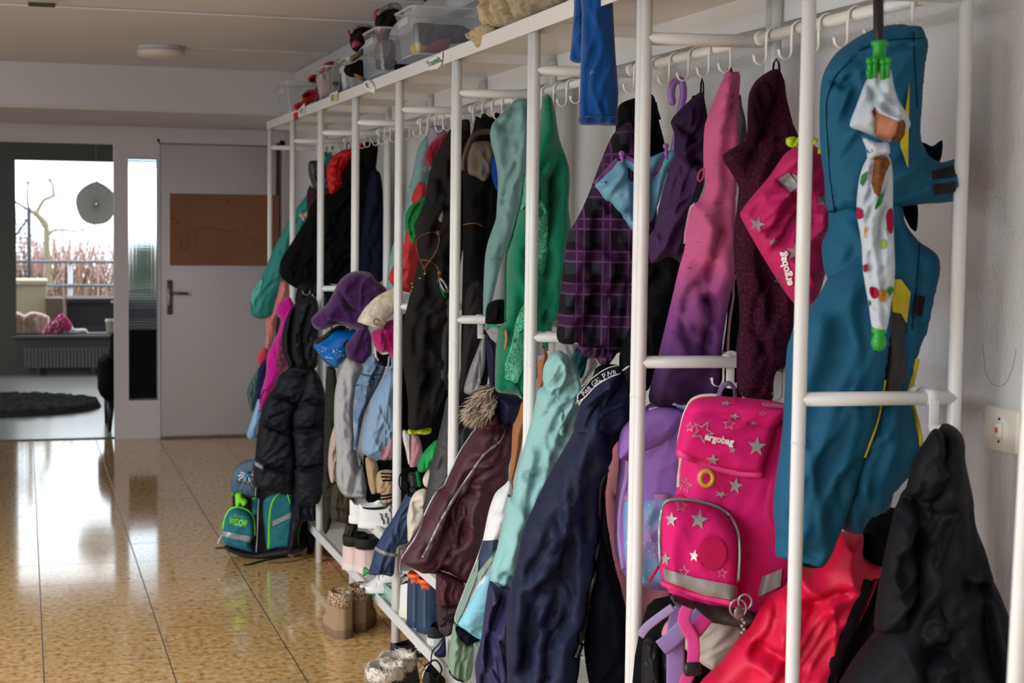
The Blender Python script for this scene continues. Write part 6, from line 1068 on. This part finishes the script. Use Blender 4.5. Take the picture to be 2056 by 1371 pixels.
p = t.part('rim'); p.tube([np.array(c)+q for q in ((-.11, -.10, .05), (.11, -.10, .05), (.11, .10, .05), (-.11, .10, .05), (-.11, -.10, .05))], .005, MT, 6); t.done()
shoes('slipper', 'purple felt slipper on the upper shoe shelf below the burgundy parka', 'slipper', (1.235, 5.16, .357), R(20), .16, cloth((150, 96, 140), 'fleece'), plain((120, 80, 116), .8), cloth((120, 80, 116), 'fleece'), Hh=.045, hs=.012)
for i, lb in enumerate(('white high-top sneaker with black collar pad beside the blue rubber boots', 'white high-top sneaker half hidden behind the first one')): shoes('high_top_sneaker', lb, 'shoe', (1.272+.02*i, 5.365+.03*i+.075*(i>0), .137), R(62), .205, WHT, plain((224, 216, 196), .6), BLK, Hh=.12, hs=.03, boot=True, W=.42, lace=plain((222, 222, 222), .7), stripes=(1, (24, 24, 26)) if not i else None)
RB = plain((46, 66, 96), .25); OR_ = plain((236, 96, 54), .35)
for i, (lb, P) in enumerate((('navy rubber boot with orange top band, nearer the camera', (1.275, 5.135, .137)), ('navy rubber boot with orange top band, behind the other', (1.262, 5.225, .137)))): shoes('rubber_boot', lb, 'boot', P, R(50), .16, RB, plain((36, 52, 78), .5), plain((20, 110, 160), .5), Hh=.17, hs=.018, boot=True, W=.42, cuff=(OR_, .012, .0))
shoes('slip_on_shoe', 'dark grey canvas slip-on shoe with pale sole on the perforated shelf', 'shoe', (1.265, 5.0, .137), R(58), .19, cloth((44, 46, 54)), plain((206, 208, 204), .6), LINB, Hh=.06, hs=.022)
shoes('sneaker', 'black sneaker with white trim above the slip-on shoe', 'shoe', (1.30, 4.82, .357), R(60), .19, cloth((40, 36, 40)), plain((214, 200, 186), .6), LINB, Hh=.07, hs=.024, lace=WHT)
shoes('slide_sandal', 'black slide sandal with white stripes lying under the lower shelf', 'sandal', (1.265, 5.34, 0), R(20), .21, BLK, BLK, LINB, Hh=.055, hs=.02, open_to=.45, stripes=(1, (224, 224, 224)))
shoes('trainer', 'black trainer with white stripes on the floor under the shelf', 'shoe', (1.235, 4.94, 0), R(60), .20, BLK, plain((226, 226, 224), .5), LINB, Hh=.075, hs=.022, stripes=(1, (226, 226, 226)), lace=BLK)
g = G('shoe_bag', 'navy cloth bag with cord hanging over the lower shelf edge', 'bag', 1.19, 4.63, 10); g.panel('bag', '12: 905,1180 945,1130 975,1060 985,1190 940,1200', cloth((34, 42, 74)), T=.02); w = g.sew('cord'); w.tube(g.pl.at(g.pl.uv(spline(px('12: 970,1065 930,1120 895,1160 885,1230 890,1290 905,1330'), False, 6), .02), .02), .0035, cloth((30, 36, 60)), 6, .6); g.done()
t = Thing('toy_case', 'small red plastic case on the floor behind the rack post', 'case'); p = t.part('body'); p.box((1.26, 7.02, 0), (1.40, 7.16, .075), plain((170, 14, 30), .4), .012); p = t.part('base'); p.box((1.255, 7.015, 0), (1.405, 7.165, .014), BLK, .004); t.done()
t = Thing('flag_clip', 'small green triangle clip on the shelf edge above the white sneaker', 'clip'); p = t.part('clip', smooth=False); c = [on_x(*q, 1.18) for q in px('12: 432,595 472,622 425,655')]; p.add([*c, *[q+np.array([.008, 0, 0]) for q in c]], [(0, 1, 2), (3, 5, 4), (0, 3, 4, 1), (1, 4, 5, 2), (2, 5, 3, 0)], plain((40, 170, 90), .5)); t.done()

# ================================================================= GREEN SCHOOL BAG ON THE FLOOR
g = G('school_bag', 'teal and black school bag with neon green trim standing on the floor', 'bag', 1.0, 7.14, 8); TE = cloth((44, 118, 128), 'streaks', (30, 92, 104)); NV = cloth((24, 26, 36), 'nylon'); NG = plain((120, 222, 40), .5)
bd, _ = g.panel('body', '16: 200,560 192,420 190,310 230,215 320,150 430,120 600,200 800,350 890,450 905,700 905,1000 870,1110 700,1180 480,1208 340,1190 160,1120 135,1060 200,900', NV, T=.10, R=.05, fold=(.003, 80, 9, 4))
ld, _ = g.panel('lid', '16: 190,490 187,330 215,240 300,165 400,128 470,125 478,250 482,400 492,530 400,545 300,536 240,515', cloth((84, 108, 124), 'fade', (60, 78, 96), p=(-.75, -.62)), T=.045, dn=.085, R=.03, fold=(.003, 30, 9, 4), label='grey blue lid with spider web print')
sd, _ = g.panel('side_pocket', '16: 540,560 660,490 780,500 855,510 875,700 872,1060 700,1095 580,1112 548,900 530,700', TE, T=.035, dn=.085, R=.02, fold=(.003, 80, 9, 4))
g.panel('front_strip', '16: 410,565 482,550 482,720 425,730', TE, T=.02, dn=.095, fold=(0, 0, 1, 1))
pk, _ = g.panel('front_pocket', '16: 93,900 110,800 160,692 225,655 300,660 380,700 432,770 452,850 448,970 405,1040 436,1132 300,1108 135,1060 88,1000', TE, T=.06, dn=.10, R=.025, fold=(.003, 60, 9, 4))
w = g.sew('trim', label='neon green trim'); pk.ribbon(w, '16: 96,890 120,775 170,682 240,658 330,674 400,722 438,800 446,960', .010, NG, off=.0); sd.ribbon(w, '16: 785,490 705,515 650,580 622,680 608,850 606,1000 602,1105', .012, NG, off=.0); ld.ribbon(w, '16: 193,497 240,528 320,547 400,551 485,540', .009, NG, off=.0); sd.ribbon(w, '16: 545,512 600,500 655,484', .009, NG, off=.01); sd.ribbon(w, '16: 805,505 822,555 835,610', .008, NG, off=.004)
w = g.sew('buckle', label='neon green buckle'); q2 = Panel(w, g.pl, '16: 235,500 268,488 302,490 314,530 358,560 362,610 312,640 292,605 270,650 238,640 232,560', NG, T=.03, dn=.14, R=.01, fold=(0, 0, 1, 1))
w = g.sew('reflective_strip', label='silver reflective strip'); pk.patch(w, '16: 84,902 200,930 402,972 394,1034 200,990 84,960', REFL, off=.003); sd.patch(g.sew('reflective_strip', label='silver reflective strip'), '16: 640,800 760,745 866,690 872,745 760,800 645,856', REFL, off=.003)
w = g.sew('lettering', label='neon green lettering'); V, F = glyphs('WIDOW', .03); w.add(pk.surf(linemap(px('16: 165,832')[0], px('16: 358,868')[0], 13.5, 'WIDOW')(V), .003), F, NG); V, F = glyphs('BLACK'); w.add(pk.surf(linemap(px('16: 212,752')[0], px('16: 328,766')[0], 4, 'BLACK')(V), .003), F, NG)
w = g.sew('web_print', label='pale spider web lines'); wl = cloth((150, 168, 176)); c0 = px('16: 365,300')[0]
for a_ in np.linspace(0, 2*math.pi, 14, endpoint=False): 
    e = c0+np.array([math.cos(a_)*20, math.sin(a_)*30]); 
    if inside(np.array([e]), px('16: 195,490 190,330 220,240 300,170 400,132 470,130 480,400 490,525 300,530'))[0]: ld.ribbon(w, np.array([c0+(e-c0)*.35, e, c0+(e-c0)*1.3 if a_ > 0 and a_ < 3 else e]), .0014, wl, off=.001)
for k in (14, 20, 26): P = np.array([c0+np.array([math.cos(a_)*k*(.75+.1*(i % 2)), math.sin(a_)*k*1.15*(.9+.1*(i % 2))]) for i, a_ in enumerate(np.linspace(-.2, 3.3, 15))]); ld.ribbon(w, P, .0013, wl, off=.001)
w = g.sew('spider_emblem', label='black and blue spider emblem'); ld.patch(w, '16: 330,290 360,272 390,285 385,310 355,322 335,312', plain((30, 140, 210), .4), off=.004, smooth=True); ld.patch(w, '16: 365,262 395,245 412,262 395,285 370,282', plain((20, 20, 22), .5), off=.004, smooth=True)
for s in ('340,300 300,290 265,305', '340,312 300,320 270,350', '350,320 335,345 345,360', '385,315 388,345 395,365', '345,285 310,260 290,275', '400,290 430,280 440,300', '405,270 430,255 440,262'): ld.ribbon(w, '16: '+s, .006, plain((214, 220, 224), .5), off=.003)
for s in ('260,350 240,380', '290,365 275,390', '340,370 335,400', '385,375 382,405', '410,360 430,390'): ld.ribbon(w, '16: '+s, .003, plain((20, 22, 26), .5), off=.003)
bd.ribbon(g.sew('piping'), '16: 490,545 482,700 475,950 462,1130', .005, cloth((170, 174, 176)), off=.03); ld.ribbon(g.sew('piping'), '16: 466,400 455,470 452,530', .004, cloth((170, 174, 176)), off=.003)
g.panel('base', '16: 120,1062 300,1110 440,1135 600,1112 880,1065 1000,1090 960,1140 700,1190 500,1213 340,1197 150,1132', plain((20, 21, 27), .6), T=.04, dn=.085, R=.02, fold=(0, 0, 1, 1), label='black moulded base')
g.panel('back_panel', '16: 875,620 940,600 1000,640 1020,900 1010,1095 890,1110 880,800', NV, T=.05, dn=-.03); w = g.sew('strap_edge'); P = g.pl.at(g.pl.uv(spline(px('16: 965,650 940,850 920,1000 930,1105'), False, 5), .03), .03); w.tube(P, .006, plain((86, 170, 50), .5), 6)
g.panel('back_strap', '16: 1000,800 1090,820 1110,1000 1080,1200 1050,1250 1010,1250 1020,1100', NV, T=.03, dn=-.04)

for s in ('16: 320,1285 400,1272 520,1238 640,1215 760,1195', '16: 600,1258 800,1248 950,1222 1060,1190', '16: 15,1096 80,1092 140,1090'): w = g.sew('loose_strap', label='black strap end on the floor'); P = np.array([on_z(*q, .004) for q in spline(px(s), False, 4)]); w.tube(P, .007 if '600,1258' not in s else .003, plain((16, 16, 18), .7), 6, .4, ref=(0, 0, 1))
P = g.pl.at(g.pl.uv(px('16: 88,950 60,1000 35,1050'), .1), .1); w = g.sew('zip_cord'); w.tube(P, .003, plain((206, 206, 206), .6), 6); g.done()

# ================================================================= ON TOP OF THE RACK
def clear_mat():
    m, t, b = new_mat('clear_plastic'); t.nodes.remove(b); d = N(t, 'ShaderNodeBsdfDiffuse'); d.inputs['Color'].default_value = (.75, .77, .8, 1); tr_ = N(t, 'ShaderNodeBsdfTransparent'); tr_.inputs['Color'].default_value = (.93, .95, .97, 1); gl = N(t, 'ShaderNodeBsdfGlossy', Roughness=.12)
    a = N(t, 'ShaderNodeMixShader', Fac=.15); b2 = N(t, 'ShaderNodeMixShader', Fac=.06); t.links.new(tr_.outputs[0], a.inputs[1]); t.links.new(d.outputs[0], a.inputs[2]); t.links.new(a.outputs[0], b2.inputs[1]); t.links.new(gl.outputs[0], b2.inputs[2]); t.links.new(b2.outputs[0], t.nodes['Material Output'].inputs['Surface']); return m
CLEAR = clear_mat(); RIM = clear_mat(); RIM.node_tree.nodes['Mix Shader'].inputs[0].default_value = .42
def bin_box(label, lo, hi, taper=.018):
    t = Thing('storage_bin', label, 'storage box', 'clear storage bins on top of the rack'); p = t.part('body'); (x0, y0, z0), (x1, y1, z1) = lo, hi; k = taper
    def ring(z, f, r=.02):
        o = []
        for cx_, cy_, a0 in ((x1-k*f-r, y1-k*f-r, 0), (x0+k*f+r, y1-k*f-r, 1), (x0+k*f+r, y0+k*f+r, 2), (x1-k*f-r, y0+k*f+r, 3)):
            for q in np.linspace(0, math.pi/2, 5): o.append((cx_+r*math.cos(a0*math.pi/2+q), cy_+r*math.sin(a0*math.pi/2+q), z))
        return o
    Gd = [ring(z0+.003, 1), ring(z0+.003, 1, .021), ring(z0+.012, .95), ring(z1-.02, .08), ring(z1-.018, -.1), ring(z1-.004, -.12)]
    p.grid(Gd, CLEAR, closed=True); p.add(ring(z0+.003, 1), [tuple(range(20))], RIM); p.tube(ring(z0+.004, 1), .003, RIM, 6, closed=True)
    p = t.part('rim'); p.tube(ring(z1-.004, -.12), .0045, RIM, 6, closed=True)
    p = t.part('handle'); p.box((x0-.004, y0+.06, z1-.055), (x0+.002, y1-.06, z1-.03), RIM, .002); t.done(); return t
bin_box('big clear storage bin with a yellow ball inside', (1.215, 5.28, 2.0), (1.52, 5.54, 2.158)); bin_box('clear storage bin with grey clothes below the upturned boots', (1.215, 5.83, 1.985), (1.46, 6.09, 2.15))
bin_box('whitish clear bin behind the black shoe with tan sole', (1.22, 6.42, 1.952), (1.46, 6.64, 2.10)); bin_box('pinkish clear bin beside the red hat', (1.22, 6.92, 1.952), (1.42, 7.18, 2.11)); bin_box('empty clear bin at the far end of the rack top', (1.21, 7.95, 1.952), (1.46, 8.25, 2.13))
bin_box('clear bin behind the grey plush roll', (1.27, 6.70, 1.952), (1.46, 6.88, 2.10))
t = Thing('play_ball', 'yellow ball inside the big clear bin', 'ball'); t.part('ball').ball(tuple(on_y(838, 98, 5.36)), .022, plain((220, 176, 30), .5), 18); t.done()
def topcloth(name, label, cat, s, mat, X, Y, T=.04, a=6, sub=(), **kw):
    g = G(name, label, cat, X, Y, a); q, _ = g.panel('body' if sub else name, s, mat, T=T, **kw)
    for nm, lb, s2, mt, kw2 in sub: g.panel(nm, s2, mt, label=lb, **kw2)
    g.done(); return g
topcloth('folded_sweater', 'dark blue clothing lying in the big clear bin', 'clothing', '13: 1400,240 1640,250 1880,262 1990,330 2000,420 1900,440 1640,470 1480,470 1400,380', cloth((58, 66, 92)), 1.3, 5.46, T=.03)
topcloth('scarf', 'red cloth lying in the big clear bin', 'clothing', '13: 1500,545 1560,450 1680,400 1780,400 1760,470 1700,545', cloth((150, 66, 80)), 1.3, 5.42, T=.03); topcloth('folded_sweater', 'grey clothing lying in the clear bin below the boots', 'clothing', '13: 980,520 1010,440 1100,400 1190,430 1200,620 1100,640 1000,640', cloth((110, 110, 116)), 1.3, 5.97, T=.03)
topcloth('folded_trousers', 'dark folded clothing in the bottom of the bin below the boots', 'clothing', '13: 1010,620 1200,610 1210,710 1010,712', cloth((48, 46, 60)), 1.3, 5.93, T=.03); topcloth('beanie', 'black clothing squashed under the big clear bin', 'clothing', '13: 1200,665 1300,662 1420,668 1440,690 1300,730 1200,725', cloth((16, 16, 18)), 1.3, 5.40, T=.03)
BS = cloth((34, 30, 32)); SO = plain((130, 126, 124), .8); PKM = plain((170, 60, 104), .6)
topcloth('winter_boot', 'black boot with grey sole and pink straps, upturned behind the bin', 'boot', '13: 738,360 780,300 850,262 930,262 985,300 1000,380 900,440 840,500 800,540 750,500 730,430', BS, 1.25, 6.14, T=.06, sub=(('sole', 'grey sole', '13: 745,310 800,262 880,248 950,265 985,300 930,285 860,280 790,310 755,345', SO, dict(T=.03, dn=.05)), ('strap', 'pink strap', '13: 705,330 720,305 735,330 742,380 720,375', PKM, dict(T=.02, dn=.02)), ('strap', 'pink strap', '13: 752,450 790,410 840,430 830,470 760,500', PKM, dict(T=.02, dn=.05))))
topcloth('winter_boot', 'black boot with grey sole and pink straps, standing in the bin', 'boot', '13: 990,190 1030,140 1100,90 1200,75 1270,100 1290,160 1200,250 1150,330 1120,420 1020,430 1000,320', BS, 1.27, 5.98, T=.06, sub=(('sole', 'grey sole', '13: 1010,130 1060,80 1140,38 1220,32 1270,70 1262,110 1200,95 1110,110 1040,155 1015,170', SO, dict(T=.03, dn=.05)), ('strap', 'pink strap', '13: 980,120 1040,85 1030,120 1010,200 975,190', PKM, dict(T=.02, dn=.03)), ('strap', 'pink strap', '13: 1005,300 1060,272 1105,300 1100,340 1000,340', PKM, dict(T=.02, dn=.05))))
topcloth('walking_shoe', 'black shoe with tan sole lying at the shelf edge', 'shoe', '13: 668,730 690,680 760,655 860,620 875,780 890,830 800,800 740,795 690,770', cloth((24, 22, 22)), 1.23, 6.18, T=.04, sub=(('sole', 'tan sole', '13: 775,755 830,770 885,800 900,842 850,835 790,795', plain((140, 100, 56), .7), dict(T=.03, dn=.03)),))
topcloth('cap', 'khaki cap brim above the black shoe', 'cap', '13: 728,595 800,545 862,500 868,560 790,620 742,640', cloth((128, 116, 92)), 1.24, 6.2, T=.03); topcloth('plush_toy', 'black and grey plush roll between the clear bins', 'toy', '13: 540,720 560,660 600,620 650,640 640,700 655,940 600,985 545,960', cloth((126, 124, 126), 'fleece'), 1.25, 6.70, T=.04, sub=(('ear', 'black ear', '13: 598,625 630,608 686,618 660,660 620,672', cloth((22, 20, 22)), dict(T=.03, dn=.02)), ('paw', 'dark paw', '13: 545,860 590,835 630,850 625,885 580,895', cloth((70, 68, 72)), dict(T=.02, dn=.03))))
RED = cloth((176, 18, 26), 'fleece'); topcloth('winter_hat', 'red fleece hat with black inside in the pinkish bin', 'hat', '13: 410,770 440,690 480,645 560,628 575,650 540,720 470,740 430,790', RED, 1.28, 7.1, T=.05, sub=(('lining', 'black inside', '13: 470,730 500,690 545,680 530,720', cloth((20, 16, 18)), dict(T=.02, dn=.04)),))
topcloth('glove', 'red glove poking up beside the pinkish bin', 'glove', '13: 300,800 330,772 390,770 420,800 400,900 380,920 400,860 350,862 305,840', RED, 1.24, 7.22, T=.04, sub=(('lining', 'black inside', '13: 315,812 360,795 370,840 325,848', cloth((20, 16, 18)), dict(T=.015, dn=.035)),))
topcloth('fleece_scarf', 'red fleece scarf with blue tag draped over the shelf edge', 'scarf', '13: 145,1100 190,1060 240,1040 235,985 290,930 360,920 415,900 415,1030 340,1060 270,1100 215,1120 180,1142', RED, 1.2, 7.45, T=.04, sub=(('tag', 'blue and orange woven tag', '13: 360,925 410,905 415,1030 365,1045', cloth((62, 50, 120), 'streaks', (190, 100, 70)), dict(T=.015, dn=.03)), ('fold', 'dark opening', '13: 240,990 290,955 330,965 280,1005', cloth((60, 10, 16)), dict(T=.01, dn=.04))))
topcloth('clothing_heap', 'pale pink clothing inside the pinkish bin', 'clothing', '13: 395,820 470,750 535,740 535,960 430,1010', cloth((186, 160, 164)), 1.28, 7.05, T=.03); topcloth('clothing_heap', 'white cloth inside the whitish bin', 'clothing', '13: 650,720 740,680 760,900 670,925', cloth((196, 198, 206)), 1.27, 6.54, T=.03)
g = G('muslin_scarf', 'crinkled cream muslin scarf spilling over the shelf edge', 'scarf', 1.21, 4.35, 62); CR = cloth((190, 172, 142)); a, _ = g.panel('scarf', '0: 968,-60 970,-10 970,26 977,49 990,58 1041,51 1084,30 1130,5 1165,-20 1180,-60', CR, T=.045, R=.03, fold=(.013, 62, 52, 7), lines=[('0: 985,-30 1000,10 1005,50', .014, .006), ('0: 1020,-40 1030,0 1045,40', .014, .006), ('0: 1060,-40 1070,0 1075,30', .012, .006)]); g.panel('hanging_end', '0: 976,46 955,58 941,67 946,82 953,78 958,96 963,92 966,98 969,86 980,72 996,60', CR, T=.02, dn=.02, fold=(.010, 80, 80, 8)); g.done()
LP_ = Plane(XF-.018, 5, 90)
def tagp(name, label, s, mat, T=.003, crumple=0, cat='tag'):
    t = Thing(name, label, cat); m = t.part('paper'); q = Panel(m, LP_, s, mat, T=T, dn=.002, R=.004, fold=(crumple, 60, 60, 30), sharp=not crumple, res=.004); return t, q
PAP = plain((226, 226, 222), .8)
t, q = tagp('name_tag', 'white paper tag with green handwritten letters on the shelf edge', '20: 333,330 420,290 508,238 506,330 490,402 455,448 350,470', PAP); w = t.part('lettering', label='green handwriting'); V, F = glyphs('Younaïs', .015); w.add(q.surf(linemap(px('20: 347,430')[0], px('20: 497,358')[0], 13, 'Younaïs')(V), .0015), F, plain((16, 120, 104), .7)); t.done()
t, q = tagp('paper_tag', 'crumpled white paper tag with blue edge on the shelf edge', '13: 902,835 940,820 965,850 985,880 990,930 1000,968 950,945 905,912', PAP, .006, .006); w = t.part('print'); q.patch(w, '13: 903,860 925,865 930,910 908,905', plain((70, 130, 190), .7), off=.002); t.done()
t, q = tagp('picture_card', 'small card with yellow and blue picture on the shelf edge', '13: 530,968 605,930 607,1040 532,1057', PAP); w = t.part('print'); q.patch(w, '13: 540,985 568,972 570,1040 542,1046', plain((110, 150, 170), .7), off=.001); q.patch(w, '13: 570,972 598,960 600,1030 572,1038', plain((206, 180, 90), .7), off=.001); t.done()
t, q = tagp('picture_card', 'bent white card with blue marks near the far shelf end', '13: 198,1140 265,1060 268,1110 262,1182 218,1202', PAP); w = t.part('print'); q.patch(w, '13: 215,1135 255,1110 252,1165 222,1180', plain((150, 180, 190), .7), off=.001); t.done()
t, q = tagp('peg', 'red clothes peg clipped to the far end of the shelf edge', '13: 165,1162 188,1155 190,1230 168,1235', plain((190, 20, 24), .5), .008, cat='clip'); w = t.part('jaw', label='dark jaw'); q.patch(w, '13: 168,1225 189,1222 189,1235 168,1237', plain((90, 10, 14), .5), off=.001); t.done()
# ================================================================= LIGHT AND CAMERA
sc = bpy.context.scene
wd = bpy.data.worlds.new('sky'); sc.world = wd; wd.use_nodes = True; nt = wd.node_tree; bg = nt.nodes['Background']
tc = nt.nodes.new('ShaderNodeTexCoord'); sp = nt.nodes.new('ShaderNodeSeparateXYZ'); nt.links.new(tc.outputs['Generated'], sp.inputs[0])
cr = ramp(nt, sp.outputs[2], [(0, (.80, .90, 1.0)), (.12, (.84, .93, 1.0)), (.5, (.92, .97, 1.0))]); nt.links.new(cr, bg.inputs[0]); bg.inputs[1].default_value = 3.3
def area(name, loc, target, sx, sy, power, col, spread=180):
    l = bpy.data.lights.new(name, 'AREA'); l.shape = 'RECTANGLE'; l.size, l.size_y = sx, sy; l.energy = power; l.color = col; l.spread = math.radians(spread)
    o = bpy.data.objects.new(name, l); COL.objects.link(o); o.location = loc; o.rotation_euler = (Vector(target)-Vector(loc)).to_track_quat('-Z', 'Y').to_euler(); return o
area('sky_light', (-5.6, -.4, 4.05), (.8, 2.6, 0), 12, 4.2, 1850, (.95, .975, 1))
area('hall_light', (-2.0, 8.4, 1.7), (.9, 11.0, .3), 1.6, 1.4, 11, (.90, .92, 1))
area('side_room_fill', (-2.85, 13.4, 1.5), (.4, 13.6, .0), 2.6, 1.4, 55, (.90, .96, 1))  # added fill to brighten the side room floor; that wall has no window
pt_ = area('window_portal', (.75, 16.12, 1.19), (.75, 10, 1.19), 1.6, 1.62, 1, (1, 1, 1)); pt_.data.cycles.is_portal = True
cam = bpy.data.cameras.new('camera'); cam.sensor_width = 36; cam.lens = FPX/2056*36; cam.clip_start = .05
co = bpy.data.objects.new('camera', cam); COL.objects.link(co)
from mathutils import Matrix
co.matrix_world = Matrix(((RR[0], UU[0], -FW[0], CAM[0]), (RR[1], UU[1], -FW[1], CAM[1]), (RR[2], UU[2], -FW[2], CAM[2]), (0, 0, 0, 1)))
cam.dof.use_dof = True; cam.dof.focus_distance = 3.9; cam.dof.aperture_fstop = 8.0
sc.camera = co
sc.view_settings.view_transform = 'Standard'; sc.view_settings.look = 'None'; sc.view_settings.exposure = 0
try:
    sc.cycles.use_denoising = True; sc.cycles.max_bounces = 8; sc.cycles.transparent_max_bounces = 12; sc.cycles.sample_clamp_indirect = 6; sc.cycles.caustics_reflective = False; sc.cycles.caustics_refractive = False
except Exception: pass
